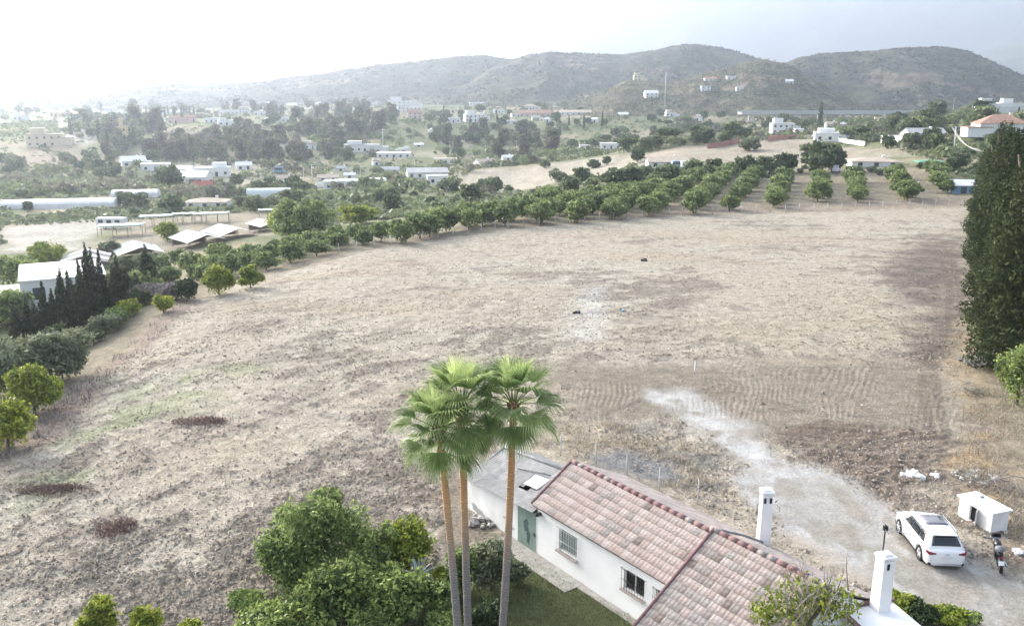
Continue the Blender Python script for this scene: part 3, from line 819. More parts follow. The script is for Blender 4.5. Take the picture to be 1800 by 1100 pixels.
hole = MB(); hole.add([sroof(-2.6, .3) - Vector((0, 0, .5)), sroof(-1, .3) - Vector((0, 0, .5)), sroof(-1, .75) - Vector((0, 0, .5)), sroof(-2.6, .75) - Vector((0, 0, .5))], [(0, 1, 2, 3)])
hole.build('hole_backing', M_rust, shed)  # dark brown sheet below the roof gap, standing in for the shade inside the hole
rb = MB(); rb.tube([sroof(-5.6, 1.0) + Vector((0, 0, .05)), sroof(-.1, 1.0) + Vector((0, 0, .05))], .07, 6); rb.tube([sroof(-3.4, .7) + Vector((0, 0, .09)), sroof(-1.1, .76) + Vector((0, 0, .2))], .035, 5)
rb.build('ridge_cap', M_sheet, shed)
bk = MB(); bk.add([sroof(-5.6, 1.0), sroof(-.02, 1.0), Vector((-.02, 4.4, 2.0)), Vector((-5.6, 4.4, 1.7))], [(0, 1, 2, 3)]); bk.build('back_sheet', M_sheet, shed)

# path along the wall, lawn
pth = MB(); pth.box((.55, -.55, -.02), (5.2, 1.0, .12)); o = pth.build('path', M_concrete, None); o.matrix_world = hm_w; o['kind'] = 'structure'
pth = MB(); pth.box((5.6, -.22, -.03), (5.0, .34, .11)); o = pth.build('path', M_concrete, None); o.matrix_world = hm_w; o['kind'] = 'structure'

# ------------------------------------------------------------------ small white hut
hut_l = flat(1683, 906); hut_c = flat(1728, 938); hv = (hut_c - hut_l); hr = math.atan2(hv.y, hv.x) + .17
HUT_D = 1.0
hut = thing('pump_hut', 'small white block hut with flat slab roof and dark open doorway beside the car', 'hut', hut_l, hr)
w = MB(); wall_quads(w, 0, 1.9, -.1, 1.0, 0, [(.62, 1.05, .12, .86)], .12)
w.add([(1.9, 0, -.1), (1.9, HUT_D, -.1), (1.9, HUT_D, 1.0), (1.9, 0, 1.0), (0, 0, -.1), (0, HUT_D, -.1), (0, HUT_D, 1.0), (0, 0, 1.0)], [(0, 1, 2, 3), (7, 6, 5, 4), (1, 5, 6, 2)]); w.build('wall', M_white2, hut)
w = MB(); w.box((.835, .2, .49), (.43, .12, .74)); w.build('doorway', M_iron, hut)  # black block behind the opening, standing in for the darkness inside the hut
w = MB(); w.box((1.15, -.10, .5), (.04, .34, .76), .5); w.build('door', M_frame, hut)
w = MB(); w.box((.95, .5, 1.05), (2.10, 1.22, .09)); o = w.build('roof_slab', M_white2, hut, bevel=.012)
w = MB(); w.tube([(.55, .75, 1.09), (.55, .75, 1.17)], .09, 8); w.build('vent', M_sheet, hut)
# ================================================================== the white car
M_paint = mat('white car paint', (.80, .80, .80), .25, .01, 2, spec=.5, coat=.6)
M_cglass = mat('tinted car glass', (.012, .018, .022), .06, .1, 2, spec=.6)
M_sroof = mat('glass sunroof', (.19, .19, .215), .12, .1, 2, spec=.6)
M_tyre = mat('tyre rubber', (.022, .022, .024), .85, .2, 20)
M_alloy = mat('alloy rim', (.50, .51, .52), .35, .05, 8, metallic=.6)
M_red = mat('red lamp lens', (.20, .012, .028), .2, .1, 10, spec=.5)
M_black = mat('black plastic', (.025, .025, .027), .6, .1, 10)
M_chrome = mat('chrome', (.55, .56, .57), .2, .03, 5, metallic=.9)
M_plate = mat('number plate', (.70, .71, .71), .5, .03, 8)
cp_ = (flat(1585, 939) + flat(1619, 987) + flat(1689, 987) + (flat(1689, 987) + flat(1585, 939) - flat(1619, 987))) / 4
CS = .925
cp_ = cp_ + Vector((-.12, .12, 0))
car = thing('parked_car', 'white five-door SUV parked on the gravel track, seen from behind, with glass sunroof', 'car', cp_, PI / 2 - math.radians(4))
car.scale = (CS, CS, CS)
def curve(x, pts): return float(np.interp(x, [p[0] for p in pts], [p[1] for p in pts]))
WR, XF, XR = .36, 1.30, -1.30
def arch(x):
    z = .24
    for xw in (XF, XR):
        d = abs(x - xw)
        if d < WR + .05: z = max(z, .33 + math.sqrt(max(0, (WR + .05) ** 2 - d * d)))
    return z
HW = [(-2.19, .70), (-2.12, .84), (-1.9, .905), (-1.3, .92), (0, .90), (1.3, .915), (1.8, .86), (2.05, .74), (2.19, .50)]
ZS = [(-2.19, .86), (-2.1, .98), (-1.9, 1.02), (-1, 1.03), (.9, 1.0), (1.15, 1.0), (1.6, .95), (2.0, .83), (2.19, .66)]
xs = sorted(set([-2.19, -2.16, -2.1, -2.0] + list(np.linspace(-1.9, 1.9, 58)) + [1.97, 2.05, 2.12, 2.17, 2.19]))
v = []; f = []
for x in xs:
    w, zs, zb = curve(x, HW), curve(x, ZS), arch(x)
    zb = min(zb, zs - .12)
    zl = zb + .06
    sec = [(w * .93, zb), (w * .985, zl), (w, (zl + zs) / 2), (w * .985, zs - .10), (w * .94, zs - .03), (w * .86, zs), (w * .45, zs + .03), (0, zs + .04)]
    for y, z in sec: v.append((x, y, z))
    for y, z in sec[-2::-1]: v.append((x, -y, z))
n = 15
for i in range(len(xs) - 1):
    for k in range(n - 1): f.append((i * n + k, (i + 1) * n + k, (i + 1) * n + k + 1, i * n + k + 1))
f.append(tuple(range(n))); f.append(tuple((len(xs) - 1) * n + k for k in range(n - 1, -1, -1)))
b_ = MB(); b_.add(v, f, 0, True); body = b_.build('body', M_paint, car)
# cabin: station, belt half width, belt height, roof half width, roof height
ST = [(-2.06, .80, .99, .76, 1.03), (-1.66, .845, 1.01, .60, 1.50), (-1.35, .85, 1.01, .625, 1.575), (-.5, .86, 1.01, .645, 1.605), (.25, .85, 1.01, .635, 1.575), (.42, .845, 1.01, .62, 1.545), (1.18, .80, 1.0, .74, 1.03)]
v = []; f = []
for x, wb, zb, wr, zr in ST:
    for y, z in ((wb, zb - .03), (wb * .985 + wr * .015, zb + .02), ((wb + wr) / 2 + .02, (zb + zr) / 2), (wr + .015, zr - .05), (wr - .05, zr - .008), (wr * .5, zr + .022), (0, zr + .03)): v.append((x, y, z))
    for y, z in ((wr * .5, zr + .022), (wr - .05, zr - .008), (wr + .015, zr - .05), ((wb + wr) / 2 + .02, (zb + zr) / 2), (wb * .985 + wr * .015, zb + .02), (wb, zb - .03)): v.append((x, -y, z))
n = 13
for i in range(len(ST) - 1):
    for k in range(n - 1): f.append((i * n + k, (i + 1) * n + k, (i + 1) * n + k + 1, i * n + k + 1))
f.append(tuple(range(n))); f.append(tuple((len(ST) - 1) * n + k for k in range(n - 1, -1, -1)))
b_ = MB(); b_.add(v, f, 0, True); b_.build('cabin', M_paint, car)
def panel(name, m, quad, out, n=6, th=.012):
    """A slightly curved sheet on four corner points, pushed out along OUT."""
    mb = MB(); q = [Vector(p) for p in quad]; out = Vector(out).normalized(); v = []
    for s_ in (1, -1):
        for i in range(n + 1):
            for j in range(n + 1):
                a, b = i / n, j / n
                p = q[0] * (1 - a) * (1 - b) + q[1] * a * (1 - b) + q[2] * a * b + q[3] * (1 - a) * b
                v.append(p + out * (th * s_ + .03 * 4 * a * (1 - a) * .5))
    N1 = (n + 1) ** 2; f = []
    for i in range(n):
        for j in range(n):
            a = i * (n + 1) + j; f.append((a, a + n + 1, a + n + 2, a + 1)); f.append((N1 + a + 1, N1 + a + n + 2, N1 + a + n + 1, N1 + a))
    for i in range(n):
        for a, b in ((i * (n + 1), (i + 1) * (n + 1)), (i * (n + 1) + n, (i + 1) * (n + 1) + n), (i, i + 1), (n * (n + 1) + i, n * (n + 1) + i + 1)):
            f.append((a, b, N1 + b, N1 + a))
    mb.add(v, f, 0, True)
    return mb.build(name, m, car)
panel('rear_window', M_cglass, [(-1.985, .66, 1.12), (-1.985, -.66, 1.12), (-1.70, -.545, 1.475), (-1.70, .545, 1.475)], (-.75, 0, .45))
panel('windscreen', M_cglass, [(1.10, .68, 1.08), (1.10, -.68, 1.08), (.50, -.58, 1.50), (.50, .58, 1.50)], (.6, 0, .75))
for s_ in (1, -1):
    def sp(x, t):
        wb = curve(x, [(q[0], q[1]) for q in ST]); zb = 1.01; wr = curve(x, [(q[0], q[3]) for q in ST]); zr = curve(x, [(q[0], q[4]) for q in ST])
        return (x, s_ * (wb + (wr - wb) * t + .028 * 4 * t * (1 - t) * .9), zb + (zr - zb) * t)
    for nm_, xb0, xb1, xt0, xt1 in (('side_window', -1.52, -.98, -1.30, -.98), ('side_window', -.955, -.075, -.955, -.075), ('side_window', -.05, .88, -.05, .34)):
        mb = MB(); v = []; ni, nj = 8, 5
        for i in range(ni + 1):
            for j in range(nj + 1):
                t_ = .10 + .72 * j / nj; x0_ = xb0 + (xt0 - xb0) * j / nj; x1_ = xb1 + (xt1 - xb1) * j / nj
                q = sp(x0_ + (x1_ - x0_) * i / ni, t_); v.append((q[0], q[1] + s_ * .016, q[2] + .006))
        mb.add(v, [(i * (nj + 1) + j, (i + 1) * (nj + 1) + j, (i + 1) * (nj + 1) + j + 1, i * (nj + 1) + j + 1) for i in range(ni) for j in range(nj)], 0, True)
        o = mb.build(nm_, M_cglass, car); md = o.modifiers.new('thick', 'SOLIDIFY'); md.thickness = .008; md.offset = 0
    t_ = MB(); t_.tube([(-1.55, s_ * .60, 1.56), (-1.3, s_ * .62, 1.635), (.1, s_ * .635, 1.64), (.3, s_ * .62, 1.585)], .018, 6); t_.build('roof_rail', M_chrome, car)
    m = MB(); m.box((.62, s_ * .98, 1.05), (.16, .2, .13)); o = m.build('wing_mirror', M_paint, car, bevel=.04, seg=3)
    l = MB(); l.add([(-2.02, s_ * .90, .93), (-2.155, s_ * .78, .90), (-2.185, s_ * .50, .86), (-2.19, s_ * .50, .80), (-2.17, s_ * .80, .76), (-2.0, s_ * .915, .84),
                     (-1.95, s_ * .85, .93), (-2.05, s_ * .75, .90), (-2.1, s_ * .5, .86), (-2.1, s_ * .5, .80), (-2.05, s_ * .75, .76), (-1.95, s_ * .85, .84)],
                    [(0, 1, 4, 5), (1, 2, 3, 4), (6, 7, 1, 0), (7, 8, 2, 1), (5, 4, 10, 11), (4, 3, 9, 10), (0, 5, 11, 6), (2, 8, 9, 3)])
    for q in range(len(l.v)): l.v[q] = (l.v[q][0] - .022, l.v[q][1] * 1.012, l.v[q][2])
    l.build('tail_light', M_red, car)
    l = MB(); l.box((-2.155, s_ * .60, .46), (.06, .28, .045), 0); l.build('reflector', M_chrome, car)
    hl = MB(); hl.box((1.98, s_ * .66, .74), (.2, .3, .12), s_ * -.45); hl.build('headlight', M_chrome, car, bevel=.03)
    dh = MB()
    for x in (-.75, .12): dh.box((x, s_ * .925, .88), (.2, .03, .03))
    dh.build('door_handle', M_paint, car)
    sk = MB(); sk.box((0, s_ * .90, .27), (1.9, .05, .10)); sk.build('side_sill', M_black, car, bevel=.02)
    gl = MB()
    for x in (-.99, -.05): gl.box((x, s_ * .918, .66), (.012, .012, .60))
    gl.build('door_gap', M_black, car)
# sunroof, bumper, plate, emblem
panel('sunroof', M_sroof, [(-.85, .50, 1.632), (-.85, -.50, 1.632), (.10, -.50, 1.618), (.10, .50, 1.618)], (0, 0, 1), 4, .012)
b_ = MB(); b_.box((-2.02, 0, .30), (.34, 1.62, .15)); b_.build('bumper', M_black, car, bevel=.05, seg=3)
b_ = MB(); b_.box((-2.19, 0, .64), (.02, .52, .115)); b_.build('number_plate', M_plate, car)
b_ = MB(); b_.box((-2.0, 0, 1.52 - .02), (.20, 1.12, .03), rot=Matrix.Rotation(.12, 3, 'Y'))
for q in range(len(b_.v)): b_.v[q] = (b_.v[q][0] + .30, b_.v[q][1], b_.v[q][2] + .05)
b_.build('rear_spoiler', M_paint, car, bevel=.012)
em = MB()
for k in range(4): em.tube([(-2.2, (k - 1.5) * .045 + .03 * math.cos(t), .79 + .03 * math.sin(t)) for t in np.linspace(0, 2 * PI, 11)], .004, 4)
em.build('emblem', M_chrome, car)
un = MB(); un.box((0, 0, .30), (4.0, 1.62, .14)); un.build('underbody', M_black, car)
wi = MB(); wi.tube([(-1.99, 0, 1.14), (-1.93, .38, 1.20)], .012, 5); wi.build('rear_wiper', M_black, car)
# wheels
def lathe(mb, prof, n, mi=0, axis='y'):
    v = []; m_ = len(prof)
    for i in range(n):
        a = 2 * PI * i / n
        for r, y in prof: v.append((r * math.cos(a), y, r * math.sin(a)))
    mb.add(v, [(i * m_ + k, i * m_ + k + 1, ((i + 1) % n) * m_ + k + 1, ((i + 1) % n) * m_ + k) for i in range(n) for k in range(m_ - 1)], mi, True)
tm = MB(); lathe(tm, [(.24, -.10), (.33, -.11), (.36, -.07), (.36, .07), (.33, .11), (.24, .10)], 28); TYRE = tm.mesh('tyre', M_tyre)
rm = MB(); lathe(rm, [(.245, .10), (.235, .07), (.22, -.02), (.05, -.03), (.0, -.03)], 24)
for k in range(5):
    a = 2 * PI * k / 5
    for da in (-.14, .14):
        rm.tube([(.04 * math.cos(a), .07, .04 * math.sin(a)), (.235 * math.cos(a + da), .085, .235 * math.sin(a + da))], [.035, .022], 5)
rm.tube([(0, .05, 0), (0, .095, 0)], .055, 10)
RIM = rm.mesh('rim', M_alloy)
for x in (XF, XR):
    for s_ in (1, -1):
        wh = link('wheel', TYRE, car, (x, s_ * .80, .355)); wh.rotation_euler = (0, 0, 0 if s_ > 0 else PI)
        link('rim', RIM, wh)

# ================================================================== the black motorcycle
mr_, mf_ = flat(1761, 1014), flat(1750, 972)
mv = mf_ - mr_; mc = (mr_ + mf_) / 2
moto = thing('motorcycle', 'black motorcycle with a white rear plate parked between the car and the dry brush', 'motorcycle', mc, math.atan2(mv.y, mv.x))
moto.rotation_euler = Euler((math.radians(-8), 0, math.atan2(mv.y, mv.x)))
M_mblack = mat('gloss black', (.016, .016, .018), .25, .1, 5, spec=.5)
M_seat = mat('seat leather', (.022, .022, .024), .6, .1, 10)
M_grey = mat('grey top case', (.16, .165, .175), .35, .1, 5)
def wheel_part(x, r):
    t = MB(); lathe(t, [(r - .10, -.05), (r - .02, -.06), (r, 0), (r - .02, .06), (r - .10, .05), (r - .10, -.05)], 24); o = t.build('wheel', M_tyre, moto, (x, 0, r))
    q = MB(); lathe(q, [(r - .10, .03), (r - .12, 0), (r - .10, -.03)], 20)
    for k in range(6): q.tube([(0, 0, 0), ((r - .1) * math.cos(k * PI / 3), 0, (r - .1) * math.sin(k * PI / 3))], .012, 4)
    q.tube([(0, -.07, 0), (0, .07, 0)], .04, 8); q.build('rim', M_metal, o)
wheel_part(-.70, .31); wheel_part(.72, .32)
q = MB(); q.tube([(.72, .09, .32), (.50, .10, .98)], .026, 6); q.tube([(.72, -.09, .32), (.50, -.10, .98)], .026, 6); q.build('fork', M_metal, moto)
q = MB(); q.tube([(.42, -.42, 1.08), (.47, -.22, 1.04), (.50, 0, 1.02), (.47, .22, 1.04), (.42, .42, 1.08)], .018, 6); q.build('handlebar', M_metal, moto)
for s_ in (1, -1):
    q = MB(); q.tube([(.47, s_ * .30, 1.06), (.50, s_ * .34, 1.26)], .008, 4); q.box((.49, s_ * .36, 1.29), (.03, .13, .09), 0); q.build('mirror', M_chrome, moto, bevel=.01)
    q = MB(); q.tube([(.40, s_ * .40, 1.08), (.38, s_ * .54, 1.09)], .024, 6); q.build('grip', M_seat, moto)
q = MB(); q.tube([(.44, 0, .80), (.40, 0, .86), (.2, 0, .90), (-.02, 0, .84), (-.06, 0, .80)], [.04, .15, .17, .12, .05], 10); q.build('fuel_tank', M_mblack, moto)
q = MB(); q.tube([(-.02, 0, .80), (-.1, 0, .80), (-.4, 0, .80), (-.55, 0, .84), (-.80, 0, .88), (-.86, 0, .88)], [.06, .13, .15, .13, .11, .04], 10); q.build('seat', M_seat, moto)
q = MB(); q.box((.12, 0, .48), (.42, .30, .36)); q.box((.12, 0, .68), (.26, .24, .14)); q.build('engine', M_black, moto, bevel=.04)
q = MB(); q.tube([(.55, 0, .9), (.3, 0, .36), (-.2, 0, .34), (-.45, 0, .62), (.3, 0, .74)], .03, 6); q.tube([(-.2, .10, .4), (-.70, .10, .31)], .03, 6); q.tube([(-.2, -.10, .4), (-.70, -.10, .31)], .03, 6); q.build('frame', M_mblack, moto)
q = MB(); q.tube([(.2, -.16, .3), (-.3, -.18, .30), (-.82, -.20, .42)], [.03, .04, .055], 8); q.build('exhaust', M_chrome, moto)
q = MB(); q.tube([(.60, 0, .95), (.70, 0, .92)], [.11, .10], 12); q.build('headlight', M_chrome, moto)
q = MB(); q.add([(.62, -.20, 1.0), (.62, .20, 1.0), (.48, .16, 1.24), (.48, -.16, 1.24)], [(0, 1, 2, 3)]); o = q.build('windshield', M_cglass, moto); o.modifiers.new('thick', 'SOLIDIFY').thickness = .008
q = MB(); q.tube([(-.62, 0, .98), (-.62, 0, 1.02), (-.62, 0, 1.14), (-.62, 0, 1.2)], [.17, .21, .19, .06], 12); q.build('top_case', M_grey, moto, bevel=.0)
q = MB(); q.box((-.90, 0, .80), (.06, .16, .07)); q.build('tail_light', M_red, moto, bevel=.015)
q = MB(); q.box((-1.0, 0, .60), (.02, .22, .18), rot=Matrix.Rotation(.45, 3, 'Y')); q.build('number_plate', M_plate, moto)
for x, r in ((-.70, .34), (.72, .35)):
    q = MB(); v = []
    for i in range(9):
        a = math.radians(20 + i * 17)
        for y in (-.075, .075): v.append((x + r * math.cos(a) * 1.03, y, .315 + r * math.sin(a) * 1.03))
    q.add(v, [(2 * i, 2 * i + 1, 2 * i + 3, 2 * i + 2) for i in range(8)], 0, True); q.build('mudguard', M_mblack, moto).modifiers.new('thick', 'SOLIDIFY').thickness = .008
q = MB(); q.tube([(0, .14, .3), (-.1, .36, .0)], .014, 5); q.build('side_stand', M_metal, moto)

# ================================================================== three fan palms
M_frond = leaf_mat('palm frond', (.185, .29, .085), objvar=.25, trans=.5, rough=.35, tip=(.56, .65, .29))
M_petiole = mat('palm petiole', (.22, .26, .10), .6, .1, 6)
M_ptrunk = bpy.data.materials.new('palm trunk'); M_ptrunk.use_nodes = True
nt = M_ptrunk.node_tree; b = nt.nodes['Principled BSDF']; b.inputs['Roughness'].default_value = .85
tc = nt.nodes.new('ShaderNodeTexCoord'); sx = nt.nodes.new('ShaderNodeSeparateXYZ'); nt.links.new(tc.outputs['Object'], sx.inputs[0])
nz = nt.nodes.new('ShaderNodeTexNoise'); nz.inputs['Scale'].default_value = 3.0; nz.inputs['Detail'].default_value = 6; nt.links.new(tc.outputs['Object'], nz.inputs['Vector'])
ad = nt.nodes.new('ShaderNodeMath'); ad.operation = 'MULTIPLY_ADD'; ad.inputs[1].default_value = 1.5; nt.links.new(nz.outputs[0], ad.inputs[0]); nt.links.new(sx.outputs[2], ad.inputs[2])
cr_ = nt.nodes.new('ShaderNodeValToRGB'); e = cr_.color_ramp.elements     # grey weathered foot, rust-brown bark where the leaf bases came off later
mp = nt.nodes.new('ShaderNodeMapRange'); mp.inputs[1].default_value = 0; mp.inputs[2].default_value = 11; nt.links.new(ad.outputs[0], mp.inputs[0]); nt.links.new(mp.outputs[0], cr_.inputs[0])
e[0].position = .38; e[0].color = (.22, .205, .195, 1); e[1].position = .50; e[1].color = (.36, .27, .195, 1)
for p_, c_ in ((.62, (.50, .31, .165, 1)), (.80, (.54, .28, .125, 1)), (.97, (.40, .17, .08, 1))):
    q = e.new(p_); q.color = c_
nw = nt.nodes.new('ShaderNodeTexWave'); nw.bands_direction = 'Z'; nw.inputs['Scale'].default_value = 3.2; nw.inputs['Distortion'].default_value = 7; nw.inputs['Detail'].default_value = 3; nt.links.new(tc.outputs['Object'], nw.inputs['Vector'])
mm = nt.nodes.new('ShaderNodeMapRange'); mm.inputs[3].default_value = .88; mm.inputs[4].default_value = 1.08; nt.links.new(nw.outputs[1], mm.inputs[0])
vm = nt.nodes.new('ShaderNodeVectorMath'); vm.operation = 'MULTIPLY'; nt.links.new(cr_.outputs[0], vm.inputs[0]); nt.links.new(mm.outputs[0], vm.inputs[1]); nt.links.new(vm.outputs[0], b.inputs['Base Color'])
bp = nt.nodes.new('ShaderNodeBump'); bp.inputs['Strength'].default_value = .6; bp.inputs['Distance'].default_value = .03; nt.links.new(nw.outputs[1], bp.inputs['Height']); nt.links.new(bp.outputs[0], b.inputs['Normal'])

def frond_mesh(rr, elev, lp, lf, spread, droop, young=False):
    """A pleated fan on a curved stalk; local +x is outward, z up."""
    P0 = Vector((.08, 0, 0)); d = Vector((math.cos(elev), 0, math.sin(elev)))
    pts = [P0]; dd = d.copy()
    for i in range(5):
        dd = (dd + Vector((0, 0, -.06 * droop))).normalized(); pts.append(pts[-1] + dd * lp / 5)
    pet = MB(); pet.tube(pts, [.03, .024, .02, .018, .016, .014], 5)
    hub = pts[-1]; side = Vector((0, 1, 0)); up = dd.cross(side) * -1
    if up.z < 0 and abs(dd.z) < .99: up = -up
    nseg = 28; v = []; f = []; lv = []
    for k in range(nseg):
        a = (k + .5) / nseg * 2 - 1; ang = a * spread
        L_ = lf * (.62 + .38 * math.cos(ang * .62)) * rr.uniform(.93, 1.05)
        base = dd * math.cos(ang) + side * math.sin(ang)
        base = (base + up * (.06 + .42 * abs(a))).normalized()
        wdir = (side * math.cos(ang) - dd * math.sin(ang)).normalized()
        wmax = L_ * spread / nseg * 1.02
        p = hub.copy(); q = base.copy(); k0 = len(v); ns = 6
        for j in range(ns + 1):
            t = j / ns
            w = wmax * (t / .42 if t < .42 else max(.05, 1 - (t - .42) / .58 * .95)) * .60
            fold = up * (.35 * w)
            v += [p - wdir * w + fold * -1, p + fold * .6, p + wdir * w + fold * -1]
            q = (q + Vector((0, 0, -1)) * droop * (.02 if t < .38 else .16 + .34 * t) * rr.uniform(.7, 1.3)).normalized()
            p = p + q * L_ / ns
        for j in range(ns):
            for s_ in (0, 1):
                a0 = k0 + j * 3 + s_; f.append((a0, a0 + 1, a0 + 4, a0 + 3)); lv.append(min(1, max(0, (.95 if young else .25) * (.5 + .5 * j / ns) + rr.uniform(-.12, .15) + (.25 if j >= ns - 2 else 0))))
    fan = np_mesh('blade', np.array([tuple(x) for x in v]), np.array(f), M_frond, smooth=False, leaf=lv)
    return pet.mesh('frond', M_petiole), fan

def palm(base, top, crown_r, seed, label, nf, lean):
    rr = random.Random(seed)
    t = thing('fan_palm', label, 'palm', base, 0, 'three tall fan palms in front of the farmhouse')
    d = Vector(top) - Vector(base); h = d.z
    pts = []; rad = []
    for i in range(15):
        q = i / 14; pts.append(Vector((d.x * (q + lean * math.sin(PI * q)), d.y * q, d.z * q)) ); rad.append((.150 - .035 * q) * (1 + .03 * math.sin(i * 2.1)))
    mb = MB(); mb.tube(pts, rad, 14); mb.build('trunk', M_ptrunk, t)
    cr0 = pts[-1]
    mb = MB()                                   # dead leaf bases just under the crown
    for k in range(22):
        a = rr.uniform(0, 2 * PI); z = -rr.uniform(.05, .5)
        c = cr0 + Vector((.13 * math.cos(a), .13 * math.sin(a), z)); mb.tube([c, c + Vector((.12 * math.cos(a), .12 * math.sin(a), .22))], [.045, .02], 4)
    mb.build('leaf_base', M_rust, t)
    for k in range(nf):
        q = (k + .5) / nf
        elev = math.radians(86 - 122 * q ** 1.2 + rr.uniform(-9, 9)); a = k * 2.39996 + rr.uniform(-.25, .25)
        young = q < .2
        pet, fan = frond_mesh(rr, elev, crown_r * (.44 + .18 * rr.random()) * (.7 if young else 1), crown_r * (.70 + .14 * rr.random()) * (.95 if young else 1), (.30 if q < .08 else (.75 if young else 1.4)), .3 if young else .75 + .8 * q, young)
        o = link('frond', pet, t, cr0 + Vector((0, 0, .12 - .35 * q))); o.rotation_euler = (0, 0, a)
        link('blade', fan, o)
    return t
def pt(px, py, Y):
    dx, dy, dz = ray(px, py); q = Y / dy; return Vector((dx * q, Y, H + dz * q))
def pbase(px, Y):
    p = pt(px, 1140, Y); return Vector((p.x, Y, -.05))
palm(pbase(809, 26.6), pt(772, 752, 26.6), 1.42, 11, 'leftmost of the three palms, shorter and leaning, its orange trunk bare below hanging fans', 28, -.06)
palm(pbase(824, 27.3), pt(811, 712, 27.3), 1.55, 12, 'middle one of the three palms, thick trunk crossing beside its leaning neighbour, widest crown', 32, .05)
palm(pbase(880, 27.0), pt(903, 708, 27.0), 1.48, 13, 'palm standing apart in front of the corrugated shed roof, slender trunk and upright young fans', 26, .10)
# ================================================================== plants
def leaves(seed, lobes, n, size, long=1.8, inner=.3, outb=.5, droop=0.0, clump=.5, jit=.12, fold=.0):
    """Leaf faces spread through the volume of several lobes (cx, cy, cz, rx, ry, rz)."""
    g = np.random.default_rng(seed)
    L_ = np.array(lobes, float)
    wgt = (L_[:, 3] * L_[:, 4] + L_[:, 3] * L_[:, 5] + L_[:, 4] * L_[:, 5]); wgt /= wgt.sum()
    k = g.choice(len(L_), n, p=wgt)
    d = g.normal(size=(n, 3)); d /= np.linalg.norm(d, axis=1)[:, None]
    r = np.where(g.random(n) < inner, g.uniform(.35, .95, n), 1 - .22 * g.random(n) ** 1.5)
    bump = 1 + clump * (fbm(d[:, 0] * 2.3 + k * 7.1 + d[:, 2] * 1.7, d[:, 1] * 2.3 - k * 3.3 + d[:, 2] * 1.1, seed, 3) - .5)
    r = r * bump + g.normal(size=n) * jit * .5
    c = L_[k, :3] + d * r[:, None] * L_[k, 3:]
    nrm = d * outb + g.normal(size=(n, 3)) * (1 - outb * .5); nrm /= np.linalg.norm(nrm, axis=1)[:, None]
    t = g.normal(size=(n, 3)) + d * .7 + np.array([0, 0, -droop]); t -= nrm * (t * nrm).sum(1)[:, None]; t /= np.linalg.norm(t, axis=1)[:, None]
    b = np.cross(nrm, t)
    s = size * g.uniform(.6, 1.35, n)[:, None]
    v = np.stack([c - t * s * .5 * long, c + b * s * .5 + nrm * s * fold, c + t * s * .5 * long, c - b * s * .5 + nrm * s * fold], 1).reshape(-1, 3)
    f = np.arange(n * 4).reshape(-1, 4)
    cl = fbm(c[:, 0] * 1.1 / max(.4, L_[:, 3].mean()) * 2 + 11, c[:, 1] * 2.2 / max(.4, L_[:, 3].mean()) + c[:, 2] * 1.3, seed + 3, 3)
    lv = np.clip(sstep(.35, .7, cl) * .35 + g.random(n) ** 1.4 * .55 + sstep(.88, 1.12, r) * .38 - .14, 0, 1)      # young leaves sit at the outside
    return v, f, lv

def limbs(seed, h, r0, spread, nb, top=.9, n=5, z0=-.15):
    rr = random.Random(seed); mb = MB()
    p = [Vector((0, 0, z0)), Vector((rr.uniform(-.06, .06) * h, rr.uniform(-.06, .06) * h, h * .35)), Vector((rr.uniform(-.08, .08) * h, rr.uniform(-.08, .08) * h, h * top))]
    mb.tube(p, [r0, r0 * .75, r0 * .25], n)
    for i in range(nb):
        a = 2 * PI * i / nb + rr.uniform(-.4, .4); q = rr.uniform(.2, .6); b = p[0].lerp(p[1], min(1, q / .35)) if q < .35 else p[1].lerp(p[2], (q - .35) / .65)
        e = b + Vector((math.cos(a) * spread * rr.uniform(.6, 1), math.sin(a) * spread * rr.uniform(.6, 1), h * rr.uniform(.15, .38)))
        m_ = b.lerp(e, .5) + Vector((0, 0, .06 * h)); mb.tube([b, m_, e], [r0 * .5, r0 * .35, r0 * .12], n)
    return mb

